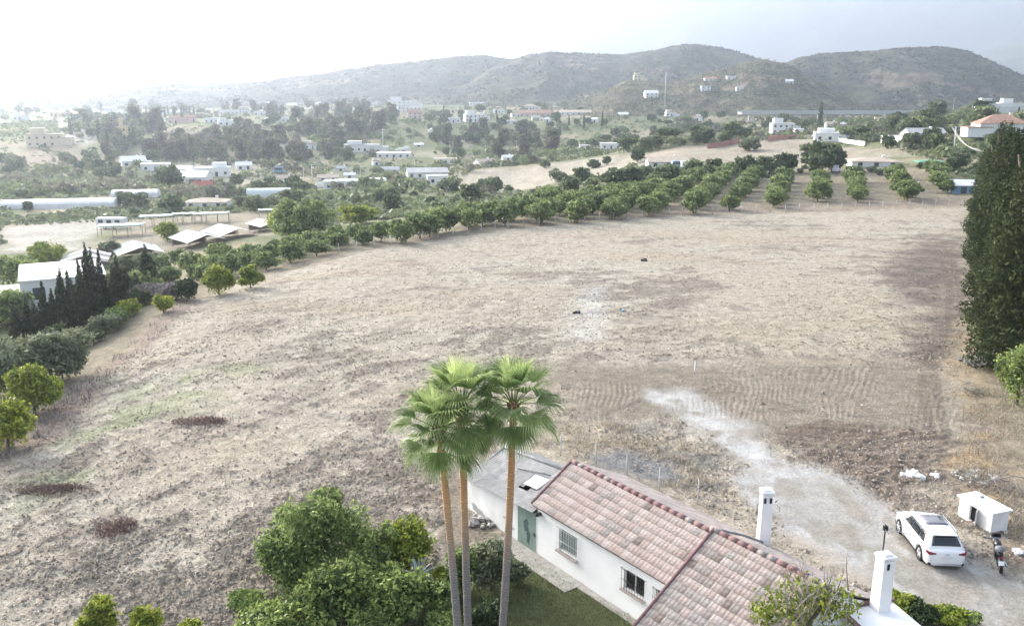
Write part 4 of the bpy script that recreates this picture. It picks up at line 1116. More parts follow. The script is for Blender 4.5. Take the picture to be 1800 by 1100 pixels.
M_bark = mat('bark', (.17, .135, .105), .95, .25, 8)
M_bark_g = mat('pale bark', (.33, .30, .265), .95, .15, 8)
LM = {
 'citrus': leaf_mat('citrus leaf', (.105, .160, .052), tip=(.34, .41, .16), objvar=.22),
 'lime': leaf_mat('bright citrus leaf', (0.145, 0.210, 0.032), tip=(0.435, 0.478, 0.072), objvar=.1),
 'shrub': leaf_mat('shrub leaf', (.095, .155, .050), tip=(.38, .47, .15), objvar=.1),
 'laurel': leaf_mat('laurel leaf', (.065, .122, .040), tip=(.46, .55, .17), objvar=.1, rough=.45),
 'olive': leaf_mat('grey green leaf', (0.123, 0.152, 0.087), tip=(0.275, 0.312, 0.181), objvar=.1),
 'dark': leaf_mat('dark leaf', (0.046, 0.072, 0.032), tip=(0.123, 0.167, 0.061), objvar=.25),
 'cypress': leaf_mat('cypress leaf', (.030, .048, .022), tip=(.085, .108, .042), objvar=.2, trans=.2, rough=.85),
 'conifer': leaf_mat('conifer leaf', (.024, .042, .016), tip=(.085, .108, .034), objvar=.2, trans=.2, rough=.85),
 'broad': leaf_mat('broad leaf', (.095, .130, .060), tip=(.22, .27, .125), objvar=.3),
 'euca': leaf_mat('eucalyptus leaf', (.115, .125, .080), tip=(.24, .24, .155), objvar=.25),
 'scrub': leaf_mat('hillside scrub', (.050, .062, .036), tip=(.095, .105, .062), objvar=.2),
 'dry': leaf_mat('dry twig', (.20, .15, .105), tip=(.40, .315, .22), objvar=.2, trans=.15, rough=.9),
 'mauve': leaf_mat('dead mauve brush', (.17, .145, .14), tip=(.33, .29, .275), objvar=.1, trans=.15, rough=.9),
 'agave': leaf_mat('blue grey blade', (.16, .20, .21), tip=(.34, .40, .42), objvar=.1, trans=.1),
 'red': leaf_mat('red brown stalk', (.20, .135, .112), tip=(.36, .27, .22), objvar=.1, trans=.1, rough=.9),
}
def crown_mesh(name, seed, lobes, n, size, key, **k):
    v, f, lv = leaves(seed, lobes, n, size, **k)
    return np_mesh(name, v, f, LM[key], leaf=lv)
def dome(seed, R_, h, z0, nl, squash=.9):
    """Lobes that make one uneven round crown of radius R_ from z0 up to h."""
    rr = random.Random(seed); zc = (h + z0) / 2; rz = (h - z0) / 2
    out = [(0, 0, zc * .96, R_ * .70, R_ * .70, rz * .80)]
    nl = int(nl * 1.8)
    for i in range(nl):
        a = 2.4 * i + rr.uniform(-.4, .4); e = rr.uniform(-.6, 1.2); q = rr.uniform(.45, .82)
        out.append((math.cos(a) * R_ * q * math.cos(e), math.sin(a) * R_ * q * math.cos(e), zc + rz * q * math.sin(e), R_ * rr.uniform(.20, .46), R_ * rr.uniform(.20, .46), rz * rr.uniform(.22, .44) * squash))
    return out

def stand(px, py, ytop=None, depth=None):
    """Ground point under a place in the picture and the height a thing there needs to reach ytop."""
    p = at(px, py, depth)
    if ytop is None: return p, None
    q = pt(px, ytop, p.y)
    return p, q.z - p.z

def plant(name, label, cat, p, crowns, trunk=None, group=None, rz=0, cname='crown'):
    t = thing(name, label, cat, p, rz, group)
    for c in (crowns if isinstance(crowns, list) else [crowns]): link(cname, c, t)
    if trunk is not None: link('trunk', trunk, t)
    return t

# ---- single shrubs and trees round the field
def shrub(px, py, ytop, R_, key, n, size, label, name='shrub', cat='shrub', seed=0, depth=None, nl=8, z0=.1, group=None, **k):
    p, h = stand(px, py, ytop, depth)
    k.setdefault('inner', .35); k.setdefault('clump', 1.05); k.setdefault('jit', .22)
    c = crown_mesh('crown', seed, dome(seed, R_, h, z0, nl), n, size, key, **k)
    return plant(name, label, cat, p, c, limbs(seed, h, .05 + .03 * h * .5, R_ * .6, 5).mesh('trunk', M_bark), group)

shrub(556, 1000, 862, 2.3, 'shrub', 11000, .085, 'large rounded pale green shrub beside the palms, edge of the ploughed field behind it', seed=21, depth=32.5, long=2.2)
shrub(508, 1060, 935, 1.25, 'shrub', 5000, .085, 'lower pale green shrub bulging out below the large rounded shrub, nearest the ploughed soil', seed=22, depth=31.2, long=2.2)
shrub(600, 1120, 985, 1.75, 'laurel', 8000, .10, 'dark laurel bush with bright yellow-green shoots, below the large rounded shrub', seed=23, depth=29.3, long=1.9)
shrub(700, 1120, 1005, 1.35, 'laurel', 6000, .10, 'laurel bush with yellow shoots close beside the leaning palm trunk', seed=24, depth=29.0, long=1.9)
shrub(480, 1170, 1072, 1.5, 'laurel', 5000, .10, 'laurel bush cut by the bottom edge, beside bare ploughed soil', seed=25, depth=28.3, long=1.9)
shrub(715, 1010, 905, 1.35, 'lime', 5000, .085, 'yellow-green leafy shrub against dark soil, behind the leaning palm', seed=26, depth=32.6, long=2.2)
shrub(660, 1020, 920, 1.2, 'shrub', 4500, .085, 'mid green shrub squeezed between the large rounded shrub and the yellow-green one', seed=27, depth=32.0, long=2.2)
shrub(865, 1075, 945, 1.05, 'olive', 5200, .075, 'olive green bush at the lawn corner before the green shed door', seed=28, depth=31.3, long=2.6)
shrub(815, 1080, 960, .8, 'shrub', 3000, .075, 'small green bush filling the gap between the palm trunks', seed=29, depth=31.0, long=2.4)
shrub(765, 1120, 1020, .9, 'laurel', 3600, .095, 'small laurel bush with yellow shoots right behind the two crossing palm trunks', seed=30, depth=29.4)
shrub(855, 1150, 1062, .8, 'dark', 3000, .085, 'dark low bush on the lawn at the foot of the lone palm', seed=31, depth=28.2)
shrub(180, 1130, 1052, .8, 'lime', 2600, .085, 'yellow-green bush tip at the bottom edge, the bigger of the two there', seed=32, depth=28.3, long=2.2)
shrub(262, 1140, 1062, .62, 'lime', 2000, .085, 'yellow-green bush tip at the bottom edge, the smaller of the two there', seed=33, depth=28.1, long=2.2)
shrub(335, 1150, 1090, .45, 'lime', 900, .085, 'very small yellow-green sprig at the bottom edge of the ploughed soil', seed=34, depth=28.1, long=2.2)
for i_, (px_, top_, R_, k_, dep_, lb_) in enumerate(((560, 1000, 1.5, 'shrub', 30.6, 'leafy green shrub filling the space under the large rounded shrub'), (640, 970, 1.2, 'laurel', 31.0, 'laurel bush wedged between large rounded shrub and agave'), (445, 1050, .8, 'shrub', 30.2, 'thin pale shrub at the outer corner of the bush group, on ploughed soil'),
        (540, 1080, 1.3, 'laurel', 28.4, 'laurel bush at the bottom edge under the leafy green shrub'), (660, 1075, 1.2, 'laurel', 27.9, 'laurel bush at the bottom edge below the agave'), (790, 1000, .7, 'lime', 31.2, 'small yellow-green bush directly behind the thick palm trunk'), (905, 985, .6, 'olive', 31.8, 'little olive green bush beside the concrete path'), (780, 1075, .9, 'shrub', 28.2, 'green bush at the foot of the two crossing palms'))):
    shrub(px_, 1180, top_, R_, k_, 4200, .085, lb_, seed=220 + i_, depth=dep_, long=2.1)
# grey-blue spiky plant among the shrubs
ap_ = at(735, 1060, 30.6)
ag = thing('agave', 'blue-grey spiky agave among the laurel bushes left of the palms', 'plant', ap_)
rr = random.Random(5)
for k in range(20):
    a = k * 2.4; e = math.radians(rr.uniform(25, 80)); l = rr.uniform(.9, 1.3); v = []; f = []
    for j in range(7):
        q = j / 6; c = Vector((math.cos(a) * math.cos(e), math.sin(a) * math.cos(e), math.sin(e))) * l * q + Vector((0, 0, 1.0 - .35 * q * q)); w = .07 * (1 - q ** 2) + .004
        s_ = Vector((-math.sin(a), math.cos(a), 0)) * w; v += [c - s_, c - Vector((0, 0, .03 * (1 - q))), c + s_]
    for j in range(6):
        f += [(j * 3, j * 3 + 1, j * 3 + 4, j * 3 + 3), (j * 3 + 1, j * 3 + 2, j * 3 + 5, j * 3 + 4)]
    link('leaf', np_mesh('leaf', np.array([tuple(x) for x in v]), np.array(f), LM['agave'], leaf=np.full(len(f), rr.random())), ag)

# tree with bare twigs at the bottom edge, hedge by the track
p, h = stand(1400, 1330, 1018, 24.5)
lob = [(-1.0, 0, h - .9, .75, .7, .6), (-.2, .1, h - .55, .7, .7, .55), (.6, -.1, h - .6, .75, .6, .5), (1.15, .1, h - 1.0, .6, .6, .6), (-.1, 0, h - 1.6, 1.3, 1.0, .8), (-1.5, 0, h - 1.3, .5, .5, .5)]
tw = limbs(40, h, .10, 1.5, 9)
for k in range(44):
    a = rr.uniform(0, 2 * PI); r = rr.uniform(.1, 1.4); b = Vector((r * math.cos(a), r * math.sin(a), h - rr.uniform(.5, 1.4))); e = b + Vector((rr.uniform(-.5, .6), rr.uniform(-.4, .4), rr.uniform(.6, 1.5)))
    m_ = b.lerp(e, .55) + Vector((rr.uniform(-.1, .1), rr.uniform(-.1, .1), .05)); tw.tube([b, m_, e], [.022, .014, .005], 4)
    tw.tube([m_, m_ + Vector((rr.uniform(-.4, .4), rr.uniform(-.3, .3), rr.uniform(.2, .6)))], [.01, .004], 4)
plant('half_bare_tree', 'half bare tree with yellow-green leaves and grey twigs over the tiled roof end', 'tree', p, crown_mesh('crown', 41, lob, 1250, .10, 'lime', long=2.0, inner=.6, clump=1.3, jit=.3), tw.mesh('trunk', M_bark_g))
shrub(1578, 1140, 1042, .75, 'lime', 2600, .085, 'yellow-green bush pressed against the white annexe with the antenna chimney', seed=42, depth=29.6, nl=5)
for i, (px, top, R_, key, lb_) in enumerate(((1612, 1058, .7, 'dark', 'dark bush between the white annexe and the bright hedge bush'), (1652, 1066, .85, 'lime', 'bright yellow-green hedge bush beside the gravel track at the bottom edge'), (1695, 1075, .5, 'shrub', 'small green bush ending the hedge beside the gravel track'))):
    shrub(px, 1150, top, R_, key, 2600, .085, lb_, seed=43 + i, depth=28.9, nl=5)

# left boundary
shrub(92, 668, 580, 2.9, 'olive', 9000, .14, 'big grey-green willowy bush at the field edge, below the cypresses', seed=50, long=3.2, droop=.8)
shrub(22, 690, 598, 2.6, 'olive', 6500, .14, 'grey-green willowy bush cut by the frame, next to its bigger twin', seed=51, long=3.2, droop=.8)
shrub(61, 727, 640, 1.75, 'lime', 5200, .13, 'round bright green citrus tree at the field edge, in front of the willowy bushes', name='citrus_tree', cat='tree', seed=52)
shrub(14, 785, 697, 1.7, 'lime', 5000, .13, 'round green citrus tree cut by the frame at the near end of the boundary', name='citrus_tree', cat='tree', seed=53)
shrub(128, 618, 588, 1.1, 'shrub', 1800, .14, 'small green bush between the willowy bush and the cypresses', seed=54)
shrub(155, 606, 572, 1.3, 'dark', 2200, .14, 'dark bush at the foot of the tallest cypresses', seed=55)
shrub(185, 588, 548, 1.6, 'olive', 3000, .14, 'brownish green bush on the weedy edge below the cypresses', seed=56)
shrub(228, 556, 524, 1.3, 'lime', 2400, .14, 'bright green spreading bush just right of the cypress row', seed=57)
shrub(262, 530, 498, 1.9, 'mauve', 2600, .16, 'leafless mauve-grey brush heap, the one nearer the cypresses', name='dead_bush', cat='bush', seed=58, long=3)
shrub(302, 527, 495, 1.9, 'mauve', 2600, .16, 'leafless mauve-grey brush heap beside the dark green bush', name='dead_bush', cat='bush', seed=59, long=3)
shrub(288, 549, 518, 1.15, 'lime', 2200, .15, 'small bright citrus tree alone in front of the mauve brush', name='citrus_tree', cat='tree', seed=60)
shrub(329, 528, 487, 1.3, 'dark', 2200, .16, 'dark green upright bush between mauve brush and the lone citrus tree', seed=61)
shrub(384, 518, 466, 1.75, 'lime', 4200, .16, 'large bright citrus tree standing out on the field edge', name='citrus_tree', cat='tree', seed=62)
shrub(441, 506, 466, 1.4, 'lime', 3000, .16, 'yellow-green heart shaped citrus tree on the field edge, most yellow of all', name='citrus_tree', cat='tree', seed=63)
shrub(300, 497, 475, 1.5, 'shrub', 1500, .2, 'low green bush behind the dark upright bush at the field edge', seed=64)
shrub(25, 505, 448, 3.6, 'shrub', 4200, .28, 'broad leafy green tree at the frame edge beside the white building', name='fig_tree', cat='tree', seed=65)
shrub(84, 470, 425, 3.0, 'lime', 3600, .26, 'yellow-green rounded tree behind the white building roof', name='broadleaf_tree', cat='tree', seed=66)
shrub(18, 575, 505, 2.6, 'shrub', 3600, .22, 'light green leafy tree at the frame edge below the white building', name='fig_tree', cat='tree', seed=67)
shrub(535, 425, 350, 5.0, 'citrus', 7000, .34, 'largest dark green mango tree standing above the orchard trees', name='mango_tree', cat='tree', seed=68, nl=12)
shrub(505, 420, 362, 3.6, 'lime', 4000, .32, 'yellow-topped tree leaning on the large mango tree', name='mango_tree', cat='tree', seed=69)
shrub(628, 395, 360, 3.6, 'lime', 2500, .34, 'wide low tree with pale blossom-like tips behind the orchard strip', name='broadleaf_tree', cat='tree', seed=70)
shrub(295, 425, 388, 2.3, 'lime', 2200, .24, 'pale yellow-green tree between two corrugated shelters', name='pepper_tree', cat='tree', seed=71, long=3, droop=.7)
shrub(196, 452, 422, 2.0, 'olive', 1600, .24, 'pale olive tree squeezed between the two nearest shelters', name='olive_tree', cat='tree', seed=72, long=3)
shrub(1788, 712, 597, 1.9, 'shrub', 7000, .12, 'bright green bush at the foot of the tall conifers', seed=73)
# low reddish dead weeds lying in the field
for i, (px, py, rx, ry, lb_) in enumerate(((350, 742, 2.0, 1.0, 'red-brown patch of dead weeds farthest up the field'), (203, 930, 1.05, 1.0, 'round red-brown patch of dead weeds low in the field'), (85, 862, 2.2, .7, 'long red-brown patch of dead weeds near the field edge'))):
    p = at(px, py)
    v, f, lv = leaves(80 + i, [(0, 0, .03, rx, ry, .16), (rx * .3, ry * .2, .05, rx * .5, ry * .6, .2)], 1500, .045, long=7, inner=.8, outb=.1, clump=1.0)
    v[:, 2] = np.maximum(v[:, 2], -.05)
    o = link('dead_weeds', np_mesh('dead_weeds', v, f, LM['red'], leaf=lv), None, p); tag(o, lb_, 'weeds')

# ---- cypresses on the left
def column_mesh(seed, h, R_, n, size, key):
    lob = []
    m_ = 9
    for i in range(m_):
        q = i / (m_ - 1); z = h * (.06 + .88 * q); r = R_ * (1.05 - .9 * q ** 1.6) * (1 if q > .08 else .8)
        lob.append((random.Random(seed + i).uniform(-.1, .1) * R_, random.Random(seed - i).uniform(-.1, .1) * R_, z, r, r, h * .11))
    return crown_mesh('crown', seed, lob, n, size, key, long=2.6, inner=.25, outb=.4, clump=.5, droop=-1.2)
CYP = [(34, 607, 538, .9), (55, 602, 540, .9), (67, 600, 545, .8), (84, 592, 503, .8), (99, 588, 520, .8), (113, 585, 507, .75), (118, 582, 480, .8), (131, 577, 493, .85),
       (150, 568, 480, .8), (163, 562, 436, .8), (172, 558, 455, .8), (184, 553, 466, .8), (205, 546, 470, .9), (213, 543, 465, .9), (226, 535, 482, .9), (242, 526, 483, .9), (261, 513, 443, 1.1), (270, 505, 460, 1.0)]
ordn = ['first', 'second', 'third', 'fourth', 'fifth', 'sixth', 'seventh', 'eighth', 'ninth', 'tenth', 'eleventh', 'twelfth', 'thirteenth', 'fourteenth', 'fifteenth', 'sixteenth', 'seventeenth', 'eighteenth', 'nineteenth', 'twentieth']
CYPM = [column_mesh(300 + i, 8.0, 1.0, 3200, .15, 'cypress') for i in range(4)]
CYPT = limbs(305, 8, .12, .4, 3).mesh('trunk', M_bark)
for i, (px, py, top, R_) in enumerate(CYP):
    p, h = stand(px, py, top)
    t = plant('cypress_tree', f'slim dark cypress, {ordn[i]} of the boundary row counted from the frame edge', 'tree', p, CYPM[i % 4], CYPT, 'row of cypresses by the white building', rng.uniform(0, 6))
    t.scale = (R_ * .95, R_ * .95, h / 8.0 * (1.04 + .1 * (i % 3)))

for i_, (px_, py_, s_, k_, nm_, lb_) in enumerate(((105, 612, 1.4, 'dark', 'shrub', 'dark shrub at the foot of the second group of cypresses'), (205, 572, 1.1, 'shrub', 'shrub', 'green shrub on the weedy bank left of the bright spreading bush'), (246, 540, 1.2, 'dark', 'shrub', 'dark shrub behind the bright spreading bush'), (40, 640, 1.6, 'dark', 'shrub', 'dark shrub between cypresses and willowy bushes at the frame edge'),
        (285, 480, 1.7, 'citrus', 'citrus_tree', 'dark round tree at the end of the cypress row'), (315, 470, 1.7, 'citrus', 'citrus_tree', 'round tree behind the mauve brush, farther from the cypresses'), (255, 478, 2.0, 'olive', 'olive_tree', 'olive tree hidden behind the last cypresses'), (225, 492, 2.0, 'dark', 'broadleaf_tree', 'dark tree between the white building and the last cypresses'), (345, 492, 1.2, 'citrus', 'citrus_tree', 'small tree between the dark upright bush and the large bright citrus'), (60, 520, 2.2, 'shrub', 'fig_tree', 'leafy tree in front of the lower annexe of the white building'))):
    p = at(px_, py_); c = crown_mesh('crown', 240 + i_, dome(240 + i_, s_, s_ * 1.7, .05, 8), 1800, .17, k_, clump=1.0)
    plant(nm_, lb_, 'shrub' if nm_ == 'shrub' else 'tree', p, c, limbs(240 + i_, s_ * 1.5, .09, s_ * .5, 5).mesh('trunk', M_bark))
# ---- tall conifers on the right
def conifer_mesh(seed, h, R_, n, size):
    rr = random.Random(seed); lob = []
    for i in range(44):
        q = (i + .5) / 44; z = h * (.03 + .93 * q); r = R_ * (1.0 - .80 * q ** 3.2); a = i * 2.4 + rr.uniform(-.3, .3); o_ = r * rr.uniform(.35, .62)
        lob.append((math.cos(a) * o_, math.sin(a) * o_, z, r * rr.uniform(.42, .62), r * rr.uniform(.42, .62), h * rr.uniform(.04, .075)))
    return crown_mesh('crown', seed, lob, n, size, 'conifer', long=2.4, inner=.25, outb=.35, clump=.8, droop=-.5)
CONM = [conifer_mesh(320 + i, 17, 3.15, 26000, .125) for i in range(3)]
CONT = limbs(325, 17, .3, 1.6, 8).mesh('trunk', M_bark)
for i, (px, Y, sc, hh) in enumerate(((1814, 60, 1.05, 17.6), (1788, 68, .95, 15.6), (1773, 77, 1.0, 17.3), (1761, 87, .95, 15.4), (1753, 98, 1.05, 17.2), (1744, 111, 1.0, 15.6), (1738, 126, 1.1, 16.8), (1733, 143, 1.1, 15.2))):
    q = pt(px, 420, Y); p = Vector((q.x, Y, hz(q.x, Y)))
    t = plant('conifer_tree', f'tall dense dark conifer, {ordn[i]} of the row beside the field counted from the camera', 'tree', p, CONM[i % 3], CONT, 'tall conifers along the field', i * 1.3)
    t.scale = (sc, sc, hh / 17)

# ---- orchard: rows of round citrus trees beyond the field
CIT = [crown_mesh('crown', 340 + i, dome(340 + i, 2.05, 3.1, .15, 10), 2400, .24, 'citrus', long=1.6, inner=.3, clump=1.0) for i in range(6)]
CITT = [limbs(350 + i, 2.2, .09, 1.0, 5).mesh('trunk', M_bark) for i in range(2)]
n_or = 0
def citrus(p, label, sc):
    global n_or
    t = plant('orchard_tree', label, 'tree', p, CIT[n_or % 6], CITT[n_or % 2], 'orchard trees beyond the field', rng.uniform(0, 6.28))
    t.scale = (sc * rng.uniform(.92, 1.08), sc * rng.uniform(.92, 1.08), sc * rng.uniform(.9, 1.1)); n_or += 1
ROWS = [(702, 425, 3), (760, 411, 4), (820, 402, 5), (885, 396, 6), (945, 393, 7), (1012, 390, 9), (1076, 385, 10), (1143, 380, 13), (1215, 375, 14), (1284, 371, 11), (1361, 365, 9), (1438, 361, 8), (1511, 356, 7), (1594, 355, 7), (1662, 345, 6)]
for i, (px, py, k_) in enumerate(ROWS[::-1]):
    b = flat(px, py)
    for j in range(k_):
        q = Vector((b.x + .35 * j * 5.5 + rng.uniform(-.5, .5), b.y + j * 5.5 + rng.uniform(-.6, .6), 0)); q.z = hz(q.x, q.y)
        if rng.random() < .03: continue
        citrus(q, f'round orchard tree, {ordn[j]} from the field edge in the {ordn[i]} row counted from the conifers', rng.uniform(.95, 1.32))
EDGE = [(330, 497), (420, 467), (520, 452), (620, 434), (690, 421)]
EP = [flat(*e) for e in EDGE]
for r_, off in enumerate((1.5, 6.3, 11.5, 16.5)):
    d_ = 0; k_ = 0; seg = 0; pos = rng.uniform(0, 2) + (6 if r_ == 0 else 0)
    tot = [(EP[s + 1] - EP[s]).length for s in range(len(EP) - 1)]
    while pos < sum(tot) + (0 if r_ < 2 else 3):
        s = 0; q = pos
        while s < len(tot) - 1 and q > tot[s]: q -= tot[s]; s += 1
        dv = (EP[s + 1] - EP[s]).normalized(); c = EP[s] + dv * q + Vector((-dv.y, dv.x, 0)) * (off + rng.uniform(-.6, .6)); c.z = hz(c.x, c.y)
        pxx, pyy = project(c)
        if not (455 < pxx < 600 and r_ == 3):
            citrus(c, f'round orchard tree, {ordn[k_]} from the mauve brush in the {ordn[r_]} strip from the stubble edge', rng.uniform(.72, .98)); k_ += 1
        pos += rng.uniform(3.6, 4.6)

# ---- what nobody could count: clods, straw, dry grass, lawn blades
def in_zone(x, y, zone):
    return poly_mask(x, y, zone, .6) > .5
g = np.random.default_rng(91)
def scatter(n, near_, far_, xmax=.75):
    """Random ground points, denser towards the camera."""
    y = 1 / g.uniform(1 / far_, 1 / near_, n); u = g.uniform(-xmax, xmax, n); return u * y, y
FIELD_PX = [(-300, 1150), (0, 790), (150, 670), (300, 555), (450, 490), (700, 437), (900, 408), (1200, 386), (1690, 372), (1690, 540), (1690, 690), (1640, 780), (1700, 900), (1800, 1010), (1800, 1120)]
def ground_z(x, y):
    """Height of the finished sheet, clods included."""
    a_ = np.degrees(np.arctan2(x, y)); r = np.hypot(x, y)
    fa = np.interp(a_, azs, np.arange(na)); fr = np.interp(r, rs, np.arange(nr))
    i = np.clip(fr.astype(int), 0, nr - 2); j = np.clip(fa.astype(int), 0, na - 2); s = fr - i; t = fa - j
    return (GZ[i, j] * (1 - s) + GZ[i + 1, j] * s) * (1 - t) + (GZ[i, j + 1] * (1 - s) + GZ[i + 1, j + 1] * s) * t
def ground_v(arr, x, y):
    a_ = np.degrees(np.arctan2(x, y)); r = np.hypot(x, y)
    j = np.clip(np.interp(a_, azs, np.arange(na)).round().astype(int), 0, na - 1); i = np.clip(np.interp(r, rs, np.arange(nr)).round().astype(int), 0, nr - 1)
    return arr[i, j]
x, y = scatter(62000, 26, 74)
ok = in_zone(x, y, FIELD_PX) & (ground_v(hm, x, y) < .1); cv = ground_v(cov, x, y)
hr_ = ground_v(har, x, y); tr_m = ground_v(tr, x, y)
keep = ok & (g.random(len(x)) < (.22 + cv * .9) * (1 - hr_ * .75) * (1 - tr_m))
x, y, cv = x[keep], y[keep], cv[keep]
n = len(x); z = ground_z(x, y)
octv = np.array([(1, 0, 0), (0, 1, 0), (-1, 0, 0), (0, -1, 0), (0, 0, .8), (0, 0, -.6)]); octf = np.array([(0, 1, 4), (1, 2, 4), (2, 3, 4), (3, 0, 4)])
s = (g.uniform(.025, .085, n) * (1 + .9 * (g.random(n) < .06)))[:, None, None] * g.uniform(.6, 1.4, (n, 6, 1)); rot = g.uniform(0, 6.28, n)
vv = octv[None] * s; c_, s_ = np.cos(rot)[:, None], np.sin(rot)[:, None]
vv = np.stack([vv[..., 0] * c_ - vv[..., 1] * s_, vv[..., 0] * s_ + vv[..., 1] * c_, vv[..., 2]], -1) + np.stack([x, y, z + .01], -1)[:, None]
ff = (octf[None] + (np.arange(n) * 6)[:, None, None]).reshape(-1, 3)
M_clod = leaf_mat('clod', (.26, .215, .168), tip=(.50, .445, .365), trans=0, rough=.95, objvar=0)
tag(link('clods', np_mesh('clods', vv.reshape(-1, 3), ff, M_clod, leaf=np.repeat(np.clip(g.random(n) * .9 - cv * .35 + .1, 0, 1), 4))), kind='stuff')
def blades(name, x, y, lmin, lmax, w, flatness, m, lv_lo, lv_hi, zoff=0.0):
    n = len(x); z = ground_z(x, y) + zoff
    a = g.uniform(0, 6.28, n); e = np.where(g.random(n) < flatness, g.uniform(.02, .35, n), g.uniform(.5, 1.4, n)); l = g.uniform(lmin, lmax, n)
    d = np.stack([np.cos(a) * np.cos(e), np.sin(a) * np.cos(e), np.sin(e)], -1) * l[:, None]; b = np.stack([-np.sin(a), np.cos(a), np.zeros(n)], -1) * (w * g.uniform(.6, 1.4, n))[:, None]
    p = np.stack([x, y, z], -1)
    v = np.stack([p - b, p + b, p + d + b * .25, p + d - b * .25], 1).reshape(-1, 3)
    return tag(link(name, np_mesh(name, v, np.arange(n * 4).reshape(-1, 4), m, leaf=g.uniform(lv_lo, lv_hi, n))), kind='stuff')
M_straw = leaf_mat('straw', (.36, .30, .225), tip=(.62, .56, .46), trans=.15, rough=.9, objvar=0)
x, y = scatter(120000, 26, 90); cv = ground_v(cov, x, y)
k = in_zone(x, y, FIELD_PX) & (ground_v(hm, x, y) < .1) & (g.random(len(x)) < (1.05 - cv) * (1 - .9 * ground_v(har, x, y)) * (1 - ground_v(tr, x, y)))
blades('straw', x[k], y[k], .08, .26, .014, .9, M_straw, 0, 1)
x, y = scatter(90000, 58, 165, .62); q = fbm(np.hypot(x - 30, y - 20) / 1.6, np.arctan2(y - 20, x - 30) * 60 / 6, 96, 3); cv = ground_v(cov, x, y)
k = in_zone(x, y, FIELD_PX) & (g.random(len(x)) < .15 + .75 * sstep(.42, .62, q)) & (ground_v(har, x, y) < .2); x, y, cv = x[k], y[k], cv[k]; n = len(x)
a = g.uniform(0, 6.28, n); w_ = g.uniform(.04, .16, n); h_ = g.uniform(.02, .09, n); p_ = np.stack([x, y, ground_z(x, y) - .01], -1); b_ = np.stack([np.cos(a) * w_, np.sin(a) * w_, 0 * a], -1); u_ = np.stack([g.normal(size=n) * .05, g.normal(size=n) * .05, h_], -1)
v = np.stack([p_ - b_, p_ + b_, p_ + b_ * .5 + u_, p_ - b_ * .6 + u_ * g.uniform(.5, 1.0, n)[:, None]], 1).reshape(-1, 3)
M_stub = leaf_mat('stubble tuft', (.29, .255, .205), tip=(.62, .55, .43), trans=.3, rough=.95, objvar=0)
tag(link('stubble', np_mesh('stubble', v, np.arange(n * 4).reshape(-1, 4), M_stub, leaf=np.clip(g.random(n) * 1.15 - cv * .5, 0, 1))), kind='stuff')
M_dryg = leaf_mat('dry grass', (.30, .25, .175), tip=(.53, .47, .365), trans=.25, rough=.9, objvar=0)
WZ = [(930, 775), (985, 752), (1080, 745), (1160, 752), (1220, 780), (1250, 850), (1240, 890), (1180, 860), (1100, 815), (1000, 800), (950, 795)]
x, y = scatter(160000, 30, 60, .6); q = fbm(x / 1.3, y / 1.3, 95, 3)
k = in_zone(x, y, WZ) & (q > .5) & (ground_v(gp, x, y) < .4); blades('dry_grass', x[k], y[k], .15, .55, .016, .25, M_dryg, 0, 1)
EZ = [(1690, 560), (1730, 560), (1790, 690), (1800, 800), (1800, 960), (1730, 850), (1670, 840), (1690, 720)]
x, y = scatter(200000, 30, 85, .75); q = fbm(x / 1.6, y / 1.6, 97, 3)
k = in_zone(x, y, EZ) & (q > .47); blades('dry_grass', x[k], y[k], .12, .50, .018, .3, M_dryg, 0, .9)
BZ = [(-60, 830), (0, 760), (60, 735), (150, 650), (250, 570), (330, 520), (350, 535), (260, 600), (160, 690), (60, 790)]
x, y = scatter(120000, 36, 95, .8); q = fbm(x / 1.5, y / 1.5, 98, 3)
k = in_zone(x, y, BZ) & (q > .45); blades('dead_weed_stalks', x[k], y[k], .15, .6, .022, .25, LM['mauve'], 0, 1)
M_lawn = leaf_mat('lawn blade', (.12, .15, .06), tip=(.24, .27, .125), trans=.3, rough=.7, objvar=0)
LZ = [(835, 1010), (900, 950), (935, 972), (985, 1022), (1010, 1025), (1122, 1092), (1125, 1180), (780, 1180), (800, 1060)]
x, y = scatter(170000, 24, 36, .25)
k = in_zone(x, y, LZ); blades('grass', x[k], y[k], .06, .13, .012, .2, M_lawn, 0, 1)
ORD = ordn + ['twenty-first', 'twenty-second', 'twenty-third', 'twenty-fourth', 'twenty-fifth', 'twenty-sixth', 'twenty-seventh', 'twenty-eighth', 'twenty-ninth', 'thirtieth',
              'thirty-first', 'thirty-second', 'thirty-third', 'thirty-fourth', 'thirty-fifth', 'thirty-sixth', 'thirty-seventh', 'thirty-eighth', 'thirty-ninth', 'fortieth']
# ================================================================== the valley: houses, sheds, roads, trees
M_hwhite = mat('house white', (.78, .77, .75), .85, .04, .6)
M_hcream = mat('house cream', (.70, .62, .44), .85, .05, .6)
M_hpink = mat('house pink', (.62, .47, .41), .85, .05, .6)
M_hyel = mat('house yellow', (.68, .56, .30), .85, .05, .6)
M_rterra = mat('roof terracotta', (.36, .22, .165), .9, .12, 1.2)
M_rtan = mat('roof tan', (.44, .37, .30), .9, .1, 1.0)
M_rgrey = mat('roof grey', (.40, .40, .395), .85, .1, .8)
M_rwhite = mat('roof white', (.74, .74, .73), .8, .05, .8)
M_rred = mat('roof red', (.35, .095, .085), .8, .12, 1.0)
M_winf = mat('far window', (.06, .07, .08), .25, .2, 1)
M_blue = mat('blue paint', (.22, .36, .50), .7, .1, 1)
M_green = mat('green tarpaulin', (.20, .42, .28), .7, .1, 1)
M_plastic = mat('greenhouse plastic', (.62, .65, .65), .45, .1, .4, col2=(.50, .55, .55))
M_shade = mat('green shade cloth', (.46, .55, .50), .8, .1, .8)
M_postw = mat('weathered post', (.30, .25, .20), .95, .2, 6)
